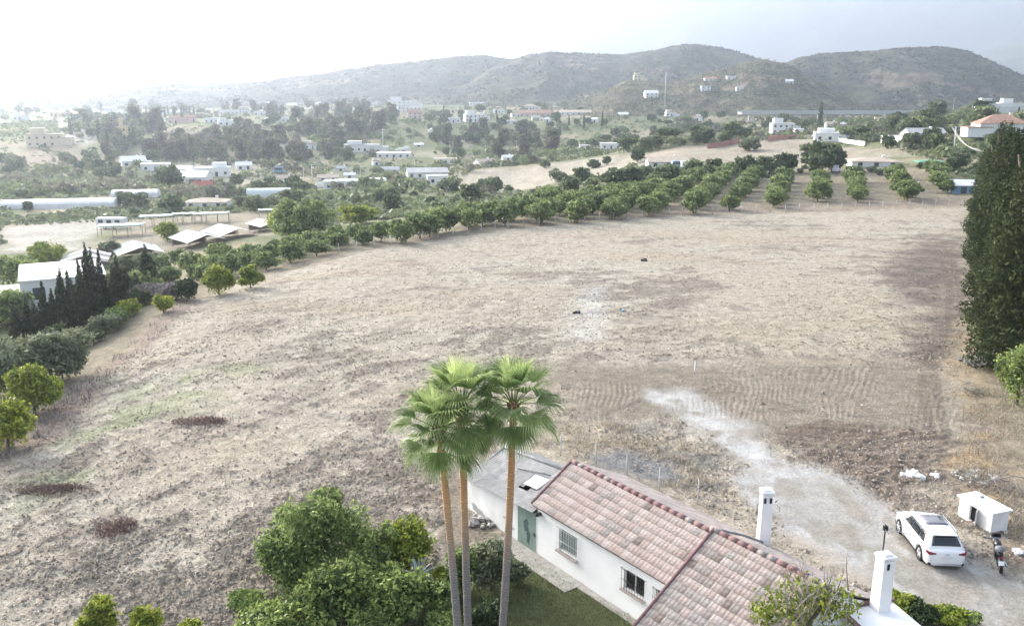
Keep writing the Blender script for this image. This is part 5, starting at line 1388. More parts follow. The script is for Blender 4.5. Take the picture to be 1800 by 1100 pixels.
M_pole = mat('concrete pole', (.62, .61, .59), .8, .06, 2)
M_deckc = mat('viaduct concrete', (.50, .50, .49), .8, .06, .1)
M_redwall = mat('red wall', (.40, .21, .18), .9, .1, .5)
ROOFS = {'t': M_rterra, 'n': M_rtan, 'g': M_rgrey, 'w': M_rwhite, 'r': M_rred}
WALLS = {'w': M_hwhite, 'c': M_hcream, 'p': M_hpink, 'y': M_hyel, 'b': M_blue}
WINM = MB().box((0, 0, 0), (1, .12, 1)).mesh('window', M_winf)
DOORM = MB().box((0, 0, 0), (1, .12, 1)).mesh('door', M_winf)

def house_at(px, py, wpx, hpx, label, wall='w', roof='t', kind='gable', rz=0.0, dr=.7, chim=True, depth=None, name='house', cat='house', nwin=None, wing=0):
    """A house standing on the ground under a place in the picture, sized by how wide and high it looks from there."""
    p = at(px, py, depth); sc = math.hypot(p.x, p.y) / FPX
    w = max(2.5, wpx * sc); h = max(2.2, hpx * sc * 1.0); d = max(2.5, w * dr)
    d = min(d, 14); t = thing(name, label, cat, (p.x, p.y + d * .5, p.z - .3), rz - math.atan2(p.x, p.y) * .6)
    rh = 0 if kind == 'flat' else min(h * .42, d * .28)
    wh = h - rh + .3
    m = MB(); m.box((0, 0, wh / 2), (w, d, wh))
    if kind == 'gable':
        m.add([(-w / 2, -d / 2, wh), (-w / 2, d / 2, wh), (-w / 2, 0, wh + rh), (w / 2, -d / 2, wh), (w / 2, d / 2, wh), (w / 2, 0, wh + rh)], [(0, 1, 2), (4, 3, 5)])
    if wing:
        m.box((wing * w * .5, -d * .15, wh * .36), (w * .5, d * .8, wh * .72))
        if kind == 'flat': m.box((-wing * w * .2, d * .05, wh * 1.25), (w * .4, d * .6, wh * .5))
    m.build('wall', WALLS[wall], t)
    r = MB(); e = .35
    if kind == 'gable':
        a, b = w / 2 + e, d / 2 + e; z0 = wh - e * rh / (d / 2)
        r.add([(-a, -b, z0), (a, -b, z0), (a, 0, wh + rh + .05), (-a, 0, wh + rh + .05), (-a, b, z0), (a, b, z0), (-a, -b, z0 - .15), (a, -b, z0 - .15), (-a, b, z0 - .15), (a, b, z0 - .15)],
              [(0, 1, 2, 3), (3, 2, 5, 4), (0, 6, 7, 1), (4, 5, 9, 8)])
    elif kind == 'hip':
        a, b = w / 2 + e, d / 2 + e; q = max(.2, a - b)
        r.add([(-a, -b, wh), (a, -b, wh), (a, b, wh), (-a, b, wh), (-q, 0, wh + rh), (q, 0, wh + rh)], [(0, 1, 5, 4), (1, 2, 5), (2, 3, 4, 5), (3, 0, 4), (3, 2, 1, 0)])
    else:
        r.box((0, 0, wh + .08), (w + .3, d + .3, .22))
    if wing: r.box((wing * w * .5, -d * .15, wh * .72 + .08), (w * .5 + .4, d * .8 + .4, .2))
    rf_ = r.build('roof', ROOFS[roof], t)
    if chim and kind != 'flat':
        c = MB(); c.box((w * .22, d * .12, wh + rh * .9), (.7, .7, 1.3)); c.build('chimney', WALLS[wall], rf_)
    n = nwin if nwin is not None else max(1, min(6, int(w / 3.2))); st = 2 if wh > 5.2 else 1
    for s_ in range(st):
        for k in range(n):
            x = -w / 2 + w * (k + .5) / n; z = wh * ((.45 if st == 1 else .25) + .5 * s_)
            dm = DOORM if (k == n // 2 and s_ == 0) else WINM
            o = link('door' if dm is DOORM else 'window', dm, t, (x, -d / 2 - .03, z - (.35 if dm is DOORM else 0))); o.scale = (1.1, 1, 1.9 if dm is DOORM else 1.15)
    return t

HOUSES = [
 # px, py, w, h, label, wall, roof, kind, rz, options
 (72, 258, 50, 18, 'cream villa behind a hedge below the striped young orchard', 'c', 'n', 'flat', .05, dict(wing=1)),
 (216, 247, 14, 22, 'tall yellow tower-like house among dark trees, with low annexe', 'y', 'n', 'flat', .2, dict(wing=1, dr=.9)),
 (281, 246, 14, 16, 'yellow house with tower among dark trees, second of the yellow pair', 'y', 'n', 'hip', -.2, dict(wing=-1)),
 (222, 211, 16, 12, 'small white house peeking out between the tall dark trees', 'w', 'w', 'flat', .3, {}),
 (306, 218, 24, 13, 'pale pink villa with terracotta roof above the wooded bank', 'p', 't', 'hip', .1, dict(wing=1)),
 (333, 214, 18, 10, 'pinkish low house adjoining the pale pink villa', 'p', 't', 'gable', .1, {}),
 (400, 202, 30, 7, 'long white terrace block on the ridge above the wooded bank', 'w', 'w', 'flat', .05, {}),
 (425, 199, 16, 11, 'white two storey house at the end of the long terrace block', 'w', 'n', 'gable', .4, {}),
 (370, 216, 22, 7, 'low white house in scrub under the terrace block', 'w', 'w', 'flat', 0, {}),
 (395, 221, 26, 8, 'white walled house with several terraces under the terrace block', 'w', 'w', 'flat', .2, dict(wing=1)),
 (425, 219, 18, 7, 'small white house beside the terraced one', 'w', 'n', 'gable', .1, {}),
 (500, 216, 14, 8, 'lone white house at the top of the wooded bank', 'w', 'w', 'flat', .2, {}),
 (360, 181, 12, 6, 'tiny white house on the slope of the pale far ridge', 'w', 'w', 'flat', 0, {}),
 (300, 186, 14, 5, 'tiny white house below the pale far ridge', 'w', 'w', 'flat', 0, {}),
 (228, 293, 36, 16, 'white farmhouse with stepped gables by the valley floor', 'w', 'w', 'gable', .35, dict(wing=1)),
 (268, 300, 44, 10, 'long white row of rooms joined to the stepped farmhouse', 'w', 'w', 'flat', .1, {}),
 (316, 305, 34, 12, 'white shed with shallow roof behind the conical tree', 'w', 'w', 'gable', -.1, dict(chim=False)),
 (322, 323, 62, 18, 'broad pale warehouse with wide white roof beside the conical tree', 'w', 'w', 'gable', -.1, dict(chim=False, dr=1.0)),
 (352, 333, 30, 13, 'barn with dark red roof next to the pale warehouse', 'w', 'r', 'gable', .5, dict(chim=False)),
 (368, 311, 55, 14, 'long white two part building behind the red barn', 'w', 'w', 'flat', .05, dict(wing=-1)),
 (426, 298, 24, 12, 'small white house with pillars near the bean fields', 'w', 'w', 'gable', .2, {}),
 (500, 318, 26, 9, 'small white house in the valley among poles', 'w', 'n', 'gable', .1, {}),
 (357, 364, 66, 13, 'white house with grey pink hipped roof in the nearest valley field', 'w', 'n', 'hip', -.1, dict(chim=True)),
 (585, 332, 36, 12, 'white shed with walled yard beside the nearer greenhouse', 'w', 'w', 'flat', .1, {}),
 (574, 318, 34, 10, 'house with brownish roof behind the walled yard', 'w', 'n', 'gable', .1, {}),
 (633, 268, 60, 12, 'long white industrial building at the foot of the bank', 'w', 'g', 'flat', .05, dict(wing=1)),
 (660, 262, 16, 14, 'yellowish tall block among the industrial buildings', 'y', 'n', 'flat', .1, {}),
 (690, 277, 58, 6, 'long low white shed beyond the poles on the valley floor', 'w', 'w', 'flat', .03, {}),
 (682, 304, 34, 10, 'white house with grey roof behind the long low greenhouse', 'w', 'g', 'gable', .1, {}),
 (748, 312, 70, 15, 'long white hall with grey pitched roof in the mid valley', 'w', 'g', 'gable', .12, dict(chim=False)),
 (768, 324, 36, 14, 'white walled outbuilding joined to the grey roofed hall', 'w', 'w', 'flat', .12, {}),
 (782, 288, 40, 8, 'low white building behind the grey roofed hall', 'w', 'n', 'flat', .05, {}),
 (852, 292, 34, 12, 'white gabled farmhouse at the edge of the pale stubble field', 'w', 'n', 'gable', .5, {}),
 (892, 282, 18, 9, 'small white house behind the dark bushes by the stubble', 'w', 'w', 'gable', .2, {}),
 (705, 190, 46, 12, 'wide white villa on the ridge, leftmost of the ridge villas', 'w', 'w', 'flat', .05, dict(wing=1)),
 (728, 208, 24, 15, 'pink house on the slope just under the white ridge villas', 'p', 't', 'gable', .1, {}),
 (718, 198, 40, 9, 'white terraces of houses above the pink one', 'w', 'w', 'flat', .1, {}),
 (772, 180, 30, 10, 'white house with tower room in the ridge row', 'w', 'w', 'flat', .1, dict(wing=-1)),
 (822, 179, 34, 13, 'large white villa with arches in the middle of the ridge row', 'w', 'w', 'flat', 0, dict(wing=1)),
 (865, 178, 32, 15, 'large white villa at the end of the ridge row by the trees', 'w', 'w', 'hip', .1, {}),
 (840, 186, 30, 6, 'white garden terrace house below the large ridge villas', 'w', 'w', 'flat', .1, {}),
 (833, 214, 34, 12, 'white villa with balconies in the middle of the green slope', 'w', 'w', 'flat', .2, dict(wing=1)),
 (796, 217, 24, 9, 'small white house left of the balconied villa', 'w', 'w', 'flat', .1, {}),
 (877, 200, 18, 8, 'little white house halfway up the green slope', 'w', 'w', 'flat', .1, {}),
 (898, 218, 18, 6, 'low white house among bushes beside the balconied villa', 'w', 'w', 'flat', .1, {}),
 (932, 193, 26, 9, 'white house with pointed roof above the pinkish farm', 'w', 'n', 'hip', .1, {}),
 (940, 206, 54, 12, 'long pinkish farmhouse on the slope with white end', 'p', 't', 'gable', .06, {}),
 (942, 212, 14, 8, 'small white cube house below the pinkish farm', 'w', 'w', 'flat', .1, {}),
 (1012, 203, 54, 9, 'long house with tan roof on the slope beside palms', 'w', 'n', 'gable', .05, {}),
 (1029, 263, 20, 7, 'small white hut beside the umbrella pines', 'w', 'w', 'flat', .1, {}),
 (1074, 262, 34, 9, 'white house behind the umbrella pines', 'w', 'w', 'flat', .1, {}),
 (1124, 136, 18, 9, 'white villa on the hump of the knoll', 'c', 'w', 'flat', .1, dict(wing=1)),
 (1145, 173, 22, 13, 'white house with steep roof below the mast', 'w', 'w', 'gable', .2, {}),
 (1176, 294, 68, 16, 'long white house with tan roof behind the bright orchard trees', 'w', 'n', 'gable', .08, {}),
 (1250, 142, 20, 6, 'low house with pinkish roof high on the brown knoll', 'w', 't', 'gable', .1, {}),
 (1286, 143, 15, 7, 'white house high on the brown knoll', 'w', 'w', 'flat', .1, {}),
 (1241, 162, 16, 9, 'white house lower down on the brown knoll beside a bush', 'w', 'w', 'flat', .1, {}),
 (1301, 162, 12, 6, 'tiny white hut on the knoll below the brown clearing', 'w', 'w', 'flat', .1, {}),
 (1388, 150, 12, 7, 'tiny white house on the dark side of the knoll', 'w', 'w', 'gable', .1, {}),
 (1378, 235, 36, 16, 'white two storey house between the red wall and the viaduct', 'w', 'w', 'flat', .1, dict(wing=1)),
 (1412, 236, 24, 8, 'low white garage beside the two storey house', 'w', 'w', 'flat', .1, {}),
 (1463, 224, 18, 9, 'small house with brown roof in front of the viaduct', 'w', 'n', 'gable', .1, {}),
 (1481, 224, 11, 7, 'tiny white shed next to the brown roofed house', 'w', 'w', 'gable', .3, {}),
 (1474, 249, 62, 13, 'long white bungalow with a white garden wall on the brown field', 'w', 'w', 'flat', -.05, dict(wing=1)),
 (1632, 249, 56, 20, 'white house with two pale pitched roofs near the leaning pole', 'w', 'g', 'gable', .25, dict(wing=-1)),
 (1582, 252, 40, 8, 'low white pool house left of the two-roofed one', 'w', 'w', 'flat', .1, {}),
 (1772, 230, 68, 32, 'large white three part house with terracotta roofs above the conifers', 'w', 't', 'hip', .1, dict(wing=-1, depth=255)),
 (1748, 188, 36, 16, 'white hillside villa above the large three part house', 'w', 'w', 'flat', .1, dict(wing=1, depth=345)),
 (1785, 190, 34, 13, 'second white hillside villa, at the frame edge above the large house', 'w', 'w', 'flat', .1, dict(wing=1, depth=345)),
 (1546, 293, 74, 12, 'low house with wide tan roof at the back of the orchard', 'w', 'n', 'hip', .05, {}),
 (1519, 213, 20, 7, 'open dark stable in front of the viaduct', 'c', 'n', 'flat', 0, dict(name='stable', cat='stable')),
 (1549, 213, 16, 6, 'second smaller dark stable right of the first one', 'c', 'n', 'flat', 0, dict(name='stable', cat='stable')),
 (1208, 299, 18, 9, 'tiny white store behind the first orchard trees', 'w', 'w', 'flat', .1, {}),
 (1696, 340, 32, 20, 'pale blue shed with white roof by the conifers at the orchard corner', 'b', 'w', 'gable', .1, dict(name='shed', cat='shed', chim=False, nwin=1)),
]
SMALL = sorted([(252, 223), (286, 201), (350, 207), (455, 203), (470, 187), (470, 214), (512, 191), (545, 262), (560, 189), (586, 193), (600, 301), (614, 313), (622, 199), (660, 291), (652, 186), (710, 269), (736, 258), (762, 233), (850, 207), (906, 206), (962, 214), (986, 200), (1046, 215), (1096, 206), (1180, 205), (1225, 212), (30, 212), (95, 205), (150, 200), (190, 196)])
for k, (px, py) in enumerate(SMALL):
    HOUSES.append((px, py, rng.uniform(10, 22), rng.uniform(5.5, 9), f'tiny pale house, {ORD[k]} of the small scattered houses counted from the left', rng.choice('wwwwc'), rng.choice('wwntg'), rng.choice(('flat', 'flat', 'gable', 'hip')), rng.uniform(-.4, .4), dict(wing=rng.choice((0, 0, 1, -1)))))
for px, py, w, h, lb_, wl_, rf__, kd, rz_, opt in HOUSES:
    opt = dict(opt)
    if 100 < py < 176 and 1090 < px < 1400:
        # stands on the knoll, a hill of its own
        Xh, Dh, Zh = HILLS['E']
        dx, dy, dz = ray(px, py)
        best = None
        for Y in np.linspace(715, 960, 120):
            i = int((Y - 720) / 230 * (Zh.shape[0] // 2)) if Y < 950 else Zh.shape[0] // 2
            i = min(max(i, 0), Zh.shape[0] - 1); row = Zh[i]; z = float(np.interp(dx / dy * Dh[i, 0], Xh[i], row))
            if H + dz / dy * Dh[i, 0] <= z: best = (float(Dh[i, 0]), z); break
        if best is None: k_ = Zh.shape[0] // 2; best = (float(Dh[k_, 0]), float(np.interp(dx / dy * Dh[k_, 0], Xh[k_], Zh[k_])))
        t = house_at(px, py, w * 1.0, h, lb_, wl_, rf__, kd, rz_, depth=best[0], **opt)
        t.location.z = best[1] - .5
        continue
    house_at(px, py, w, h, lb_, wl_, rf__, kd, rz_, **opt)

# ---- white flat-roofed building by the cypresses
wb = thing('white_building', 'big white flat-roofed building behind the cypress row', 'building', at(118, 545), .5)
q = MB(); q.box((0, 5.5, 1.6), (8.5, 11, 4.0)); q.build('wall', M_hwhite, wb)
q = MB(); q.box((0, 5.5, 3.68), (8.8, 11.3, .16)); q.build('roof', M_rwhite, wb)
q = MB(); q.box((-6.0, 3.5, .6), (5.0, 7, 2.8)); q.build('annexe', M_hwhite, wb)
q = MB(); q.box((-6.0, 3.5, 2.08), (5.3, 7.3, .16)); q.build('annexe_roof', M_rgrey, wb)
for x in (-2.5, 1.5):
    o = link('window', WINM, wb, (x, -.03, 2.2)); o.scale = (1.2, 1, 1.3)
o = link('door', DOORM, wb, (-6, -.05, .6)); o.scale = (1.3, 1, 2.2)
q = MB(); q.box((-6.3, -.08, .9), (2.6, .06, 2.4)); q.build('ochre_panel', M_hyel, wb)

# ---- corrugated shelters on posts
def shelter(px, py, wpx, hpx, rz, m, label, tilt=.30, depth_f=1.15):
    p = at(px, py); sc = math.hypot(p.x, p.y) / FPX; w = wpx * sc; d = w * depth_f; h = max(1.9, hpx * sc * .42)
    t = thing('shelter', label, 'shelter', p, rz, 'corrugated shelters beyond the field')
    for sx_ in (-.45, 0, .45):
        for sy in (-.45, .45):
            q = MB(); q.tube([(sx_ * w, sy * d, -.3), (sx_ * w, sy * d, h - abs(sx_) * w * tilt * .8)], .07, 5); q.build('post', M_postw, t)
    n = 4
    for side in (-1, 1):
        for k in range(n):
            mb = MB(); v = []; y0 = -d / 2 - .3 + (d + .6) * k / n; y1 = y0 + (d + .6) / n + .04; nw = 12
            for j in (0, 1):
                for i in range(nw + 1):
                    y = y0 + (y1 - y0) * i / nw; x = side * (w / 2 + .2) * j; v.append((x, y, h + w * .05 - abs(x) * tilt + .03 * math.sin(i * PI / 1.5) + .012 * k + rng.uniform(-.004, .004)))
            mb.add(v, [(i, i + 1, nw + 2 + i, nw + 1 + i) for i in range(nw)], 0, True)
            mb.build('roof_sheet', m[(k + side) % len(m)], t)
    q = MB(); q.box((0, d * .46, h * .4), (w * .86, .08, h * .8)); q.build('back_wall', M_postw, t)
    return t
M_sh2 = mat('pale corrugated sheet', (.56, .56, .54), .8, .12, .8, objvar=.12)
M_sh3 = mat('greenish corrugated sheet', (.40, .48, .455), .8, .12, .8, objvar=.12)
shelter(152, 470, 66, 50, .35, [M_sh2, M_sheet], 'corrugated shelter with sagging grey roof right behind the white building', .3)
shelter(243, 452, 66, 44, .55, [M_sh3, M_sh2, M_sh2], 'corrugated shelter with green and white roof panels between two pale trees')
shelter(348, 432, 64, 46, .75, [M_sh3, M_sh2], 'corrugated shelter with teal and white roof and a dark open side')
shelter(404, 418, 62, 36, .75, [M_rwhite, M_sh2], 'corrugated shelter with plain white roof beside the mango trees')
shelter(468, 406, 44, 30, .75, [M_rwhite], 'smallest white roofed shelter half hidden by the mango trees')
# shade frames
def shade(px, py, wpx, dpx, label, rz=.3):
    p = at(px, py); sc = math.hypot(p.x, p.y) / FPX; w = wpx * sc; d = w * .6
    t = thing('shade_frame', label, 'shade frame', p, rz, 'shade frames in the bare yard')
    for i in range(4):
        for j in range(2):
            q = MB(); q.tube([((i / 3 - .5) * w, (j - .5) * d, -.2), ((i / 3 - .5) * w, (j - .5) * d, 2.3)], .06, 5); q.build('post', M_postw, t)
    q = MB(); n = 8; v = [((i / n - .5) * (w + .4), (j - .5) * (d + .4), 2.35 - .12 * math.sin(PI * i / n * 3) ** 2) for j in (0, 1) for i in range(n + 1)]
    q.add(v, [(i, i + 1, n + 2 + i, n + 1 + i) for i in range(n)], 0, True); o = q.build('shade_cloth', M_shade, t); o.modifiers.new('thick', 'SOLIDIFY').thickness = .03
    for j in (-.5, .5):
        q = MB(); q.tube([(-w / 2, j * d, 2.3), (w / 2, j * d, 2.3)], .05, 5); q.build('beam', M_postw, t)
shade(215, 414, 66, 20, 'pale green shade cloth on posts behind the caravan yard')
shade(280, 396, 54, 16, 'thin pale shade cloth on posts, in the row behind the shelters')
shade(330, 392, 44, 14, 'narrow greenish shade cloth between the shelters and the far frames')
shade(373, 392, 54, 14, 'farther shade cloth on dark posts in front of the bean strip')
shade(478, 386, 40, 12, 'small shade cloth at the edge of the mango trees')
cv_ = at(198, 402); cvn = thing('caravan', 'white caravan body standing in the bare yard by the shade cloth', 'caravan', cv_, -.1)
q = MB(); q.box((0, 0, 1.5), (6.5, 2.4, 2.2)); q.build('body', M_rwhite, cvn, bevel=.3, seg=3)
for x in (-2, 0, 2):
    o = link('window', WINM, cvn, (x, -1.22, 1.8)); o.scale = (1.1, 1, .7)
for x in (-1.2, 1.2): link('wheel', TYRE, cvn, (x, -1.1, .36))

# ---- greenhouses: arched plastic tunnels
def tunnel(px, py, wpx, hpx, label, rz=0.0, L=None, m=None, bays=1, nm='greenhouse'):
    p = at(px, py); sc = math.hypot(p.x, p.y) / FPX; w = wpx * sc; h = max(2.0, hpx * sc); d = L or w * .4
    t = thing(nm, label, 'greenhouse', p, rz)
    for b in range(bays):
        mb = MB(); v = []; n = 10; dd = d / bays
        for x in np.linspace(-w / 2, w / 2, 14):
            for i in range(n + 1):
                a = PI * i / n; v.append((x, d * .5 - d + dd * (b + .5) - math.cos(a) * dd / 2 + d * .5, h * (.35 + .65 * math.sin(a)) if 0 < i < n else -.2))
        mb.add(v, [(j * (n + 1) + i, (j + 1) * (n + 1) + i, (j + 1) * (n + 1) + i + 1, j * (n + 1) + i + 1) for j in range(13) for i in range(n)] + [tuple(range(n + 1)), tuple(13 * (n + 1) + i for i in range(n, -1, -1))], 0, False)
        mb.build('tunnel', m or M_plastic, t)
    for k in range(int(w / 4) + 1):
        q = MB(); x = -w / 2 + k * 4; q.tube([(x, -.05, -.2), (x, -.05, h * .4)], .06, 4); q.build('post', M_pole, t)
tunnel(472, 353, 72, 20, 'arched pale plastic greenhouse in the mid valley', .15)
tunnel(88, 368, 185, 14, 'very long low white plastic tunnel at the frame edge', .20, 7, M_rwhite)
tunnel(236, 347, 70, 11, 'shorter white plastic tunnel continuing beyond the long one', .22, 6, M_rwhite)
tunnel(640, 324, 80, 9, 'long low greenhouse with white ridge behind the round bushes', .35, 8)
tunnel(592, 326, 36, 8, 'short flat greenhouse beside the walled yard', .2, 7)

# ---- viaduct
va = thing('viaduct', 'long pale concrete motorway viaduct crossing below the dark hill', 'viaduct', (0, 0, 0))
A_, B_ = pt(1300, 201, 690), pt(1660, 197, 712)
dv = (B_ - A_); Lv = dv.length; dv.normalize(); vr = math.atan2(dv.y, dv.x)
mid_ = (A_ + B_) / 2
q = MB(); q.box(mid_, (Lv, 9, 1.8), vr); q.build('deck', M_deckc, va)
q = MB()
for s_ in (-1, 1): q.box(mid_ + Vector((dv.y, -dv.x, 0)) * 4.4 * s_ + Vector((0, 0, 1.4)), (Lv, .25, 1.0), vr)
q.build('parapet', M_deckc, va)
for k in range(9):
    c = A_ + dv * Lv * (k + .5) / 9; gz = hz(c.x, c.y) - 1
    q = MB()
    for s_ in (-1, 1): q.box((c.x + dv.y * 3 * s_, c.y - dv.x * 3 * s_, (c.z - 1.1 + gz) / 2), (1.6, 1.6, c.z - 1.1 - gz), vr)
    q.box((c.x, c.y, c.z - 1.7), (1.7, 8, 1.2), vr); q.build('pier', M_deckc, va)

# ---- red walls, garden wall
def wall_run(p0, p1, h, m, name, label, posts=0):
    a, b = at(*p0), at(*p1); t = thing(name, label, 'wall', a); n = max(2, int((b - a).length / 6)); L_ = (b - a)
    for k in range(n):
        c0 = a + L_ * k / n; c1 = a + L_ * (k + 1) / n; z0, z1 = hz(c0.x, c0.y), hz(c1.x, c1.y); c = (c0 + c1) / 2
        q = MB(); q.box((c.x - a.x, c.y - a.y, (z0 + z1) / 2 - a.z + h / 2 - .3), ((c1 - c0).xy.length + .02 * (k % 2), .3 + .02 * (k % 2), h + .6), math.atan2(L_.y, L_.x)); q.build('panel', m, t)
        if posts: q = MB(); q.box((c0.x - a.x, c0.y - a.y, z0 - a.z + h / 2), (.5, .5, h + .5), math.atan2(L_.y, L_.x)); q.build('pillar', M_hwhite, t)
wall_run((1243, 262), (1300, 252), 1.9, M_redwall, 'red_wall', 'dull red garden wall left of the grey bush on the brown field')
wall_run((1350, 249), (1400, 243), 1.8, M_redwall, 'red_wall', 'dull red garden wall right of the grey bush, below the white house')
wall_run((1428, 244), (1520, 256), 1.5, M_hwhite, 'garden_wall', 'white garden wall with pillars along the bungalow', 1)
wall_run((1265, 308), (1310, 306), 1.2, M_hwhite, 'garden_wall', 'short white wall behind the orchard rows')
wall_run((555, 330), (640, 322), 2.0, M_hwhite, 'yard_wall', 'long white yard wall running to the low greenhouse')

# ---- poles, mast, wires
def pole(px, py, ytop, label, arms=0, depth=None, r=.14, m=None, name='utility_pole', lean=0):
    p, h = stand(px, py, ytop, depth); t = thing(name, label, 'pole', p, -.3)
    q = MB(); q.tube([(0, 0, -.5), (lean * h, 0, h)], [r, r * .65], 6); q.build('shaft', m or M_pole, t)
    for k in range(arms):
        z = h * (.97 - .09 * k); q = MB(); q.box((lean * z, 0, z), (2.6 - .3 * k, .14, .14)); q.build('crossarm', m or M_pole, t)
    return t, p, h
pole(267, 322, 285, 'white utility pole left of the conical tree in the valley', 1)
pole(409, 316, 292, 'white utility pole beside the small pillared house', 1)
pole(549, 318, 289, 'tall white utility pole in front of the brown roofed house', 1)
pole(534, 312, 293, 'thin white utility pole next to the tall one by the brown roof')
pole(675, 300, 226, 'very tall white floodlight post above the industrial buildings', 1, r=.2)
pole(805, 240, 216, 'white utility pole below the balconied villa', 1)
pole(791, 272, 249, 'white utility pole on the valley floor behind the hall', 1)
pole(908, 272, 247, 'white pylon pole with three crossarms before the tall round trees', 3)
pole(674, 296, 278, 'short white pole next to the grey roofed house')
pole(729, 298, 277, 'white utility pole behind the grey roofed hall', 1)
pole(634, 318, 292, 'white utility pole beside the long low greenhouse', 1)
pole(1676, 275, 222, 'leaning white utility pole near the two-roofed house, wires hanging from it', 1, r=.22, lean=-.03)
pole(1169, 172, 126, 'tall thin radio mast standing out against the hills', 0, depth=820, r=.5, name='radio_mast')
pole(1674, 205, 172, 'thin pole at the end of the viaduct', 1, depth=600)
a_, b_2 = pt(1676, 224, 205), pt(1724, 262, 150)
wr_ = thing('overhead_wire', 'sagging overhead wires from the leaning pole to the conifers', 'wire', a_)
for k in range(3):
    q = MB(); e = b_2 - a_; q.tube([e * t_ + Vector((.35 * (k - 1), 0, -4 * t_ * (1 - t_) * 1.2 - .2 * k)) for t_ in np.linspace(0, 1, 10)], .035, 4); q.build('wire', M_pole, wr_)

# ---- post and wire fence along the orchard edge, and the near one behind the house
M_fpost = mat('fence post', (.50, .49, .47), .8, .1, 4)
M_wire = mat('fence wire', (.35, .35, .35), .5, .1, 4, metallic=.5)
def fence(pxs, n, h, label, r=.05, z_fn=None):
    P_ = [flat(*q) for q in pxs]; lens = [(b - a).length for a, b in zip(P_[:-1], P_[1:])]; tot = sum(lens); t = thing('wire_fence', label, 'fence', P_[0]); pts = []
    for k in range(n):
        q = tot * k / (n - 1); s = 0
        while s < len(lens) - 1 and q > lens[s]: q -= lens[s]; s += 1
        c = P_[s].lerp(P_[s + 1], q / lens[s]); c.z = hz(c.x, c.y); pts.append(c - P_[0])
        b = MB(); b.tube([pts[-1] + Vector((0, 0, -.2)), pts[-1] + Vector((rng.uniform(-.05, .05), rng.uniform(-.05, .05), h * rng.uniform(.9, 1.05)))], r, 5); b.build('post', M_fpost, t)
    for zz in (.3, .6, .92):
        b = MB(); b.tube([p + Vector((0, 0, h * zz)) for p in pts], .006, 3); b.build('wire', M_wire, t)
fence([(596, 443), (700, 428), (900, 400), (1200, 378.5), (1690, 363)], 44, 1.5, 'thin post and wire fence between stubble field and orchard')
fence([(985, 800), (1062, 818), (1142, 855), (1226, 885)], 5, 1.3, 'old grey post and wire fence in dry weeds behind the farmhouse', .035)

# ---- small things in the field and by the trees
M_straw2 = M_rust
def heap(name, label, cat, px, py, n, size, R_, m, flat_=.5, seed=0):
    p = at(px, py); rr = random.Random(seed); t = thing(name, label, cat, p)
    for k in range(n):
        mb = MB(); r = R_ * math.sqrt(rr.random()); a = rr.uniform(0, 6.28); s = size * rr.uniform(.5, 1.2)
        v = [Vector((x * s * rr.uniform(.7, 1.2), y * s * rr.uniform(.7, 1.2), z * s * rr.uniform(.5, .9))) for x in (-.5, .5) for y in (-.5, .5) for z in (-.5, .5)]
        R0 = Euler((rr.uniform(-.5, .5), rr.uniform(-.5, .5), rr.uniform(0, 3))).to_matrix()
        v = [R0 @ x + Vector((r * math.cos(a), r * math.sin(a), size * flat_ * rr.random() * (1 - r / R_ * .6) + .05)) for x in v]
        mb.add(v, [(0, 1, 3, 2), (4, 6, 7, 5), (0, 4, 5, 1), (2, 3, 7, 6), (0, 2, 6, 4), (1, 5, 7, 3)]); mb.build('piece', m, t, bevel=size * .08, seg=1)
    return t
M_bag = mat('white plastic bag', (.70, .70, .69), .6, .1, 4)
heap('rubbish_bags', 'crumpled white plastic sheeting on the ground behind the car, the wider heap', 'rubbish', 1605, 838, 16, .30, .50, M_bag, .25, 1)
heap('rubbish_bags', 'single white plastic bag lying right of the crumpled sheeting', 'rubbish', 1640, 838, 7, .26, .24, M_bag, .3, 2)
heap('rubbish_bags', 'white rag on the dry ground beside the motorcycle at the frame edge', 'rubbish', 1790, 975, 5, .26, .25, M_bag, .3, 3)
heap('rubble_heap', 'grey rubble heap at the shed corner under its white wall', 'rubble', 845, 915, 22, .26, .8, M_rubble, .6, 4)
heap('scrap_heap', 'heap of pale scrap and broken boards behind the hut', 'rubbish', 1715, 838, 40, .17, 1.2, M_rubble, .6, 5)
heap('dark_clod', 'black lump of turned earth in the upper stubble', 'clod', 1133, 459, 3, .42, .25, M_black, .4, 6)
heap('dark_clod', 'black lump beside the pale dusty spot in the stubble', 'clod', 1012, 551, 4, .34, .3, M_black, .4, 7)
heap('blue_bag', 'small bright blue bag lying in the stubble', 'bag', 1094, 547, 3, .30, .16, mat('blue plastic', (.25, .50, .66), .5, .1, 4), .3, 8)
heap('yellow_scrap', 'tiny yellow scrap in the stubble above the blue bag', 'scrap', 1071, 526, 2, .22, .1, mat('yellow plastic', (.70, .66, .25), .5, .1, 4), .2, 9)
heap('pale_scrap', 'tiny pale green scrap near the black lump in the upper stubble', 'scrap', 1145, 478, 2, .34, .15, mat('pale plastic', (.60, .68, .55), .5, .1, 4), .2, 10)
st_, hh = stand(1221, 656, 636)
t = thing('marker_stake', 'white marker stake standing at the top of the harrowed strip', 'stake', st_); q = MB(); q.tube([(0, 0, -.1), (.02, .02, max(.7, hh))], .05, 6); q.build('stake', M_hwhite, t); q = MB(); q.tube([(.02, .02, max(.7, hh)), (.02, .02, max(.7, hh) + .06)], [.055, .02], 6); q.build('tip', M_hwhite, t)
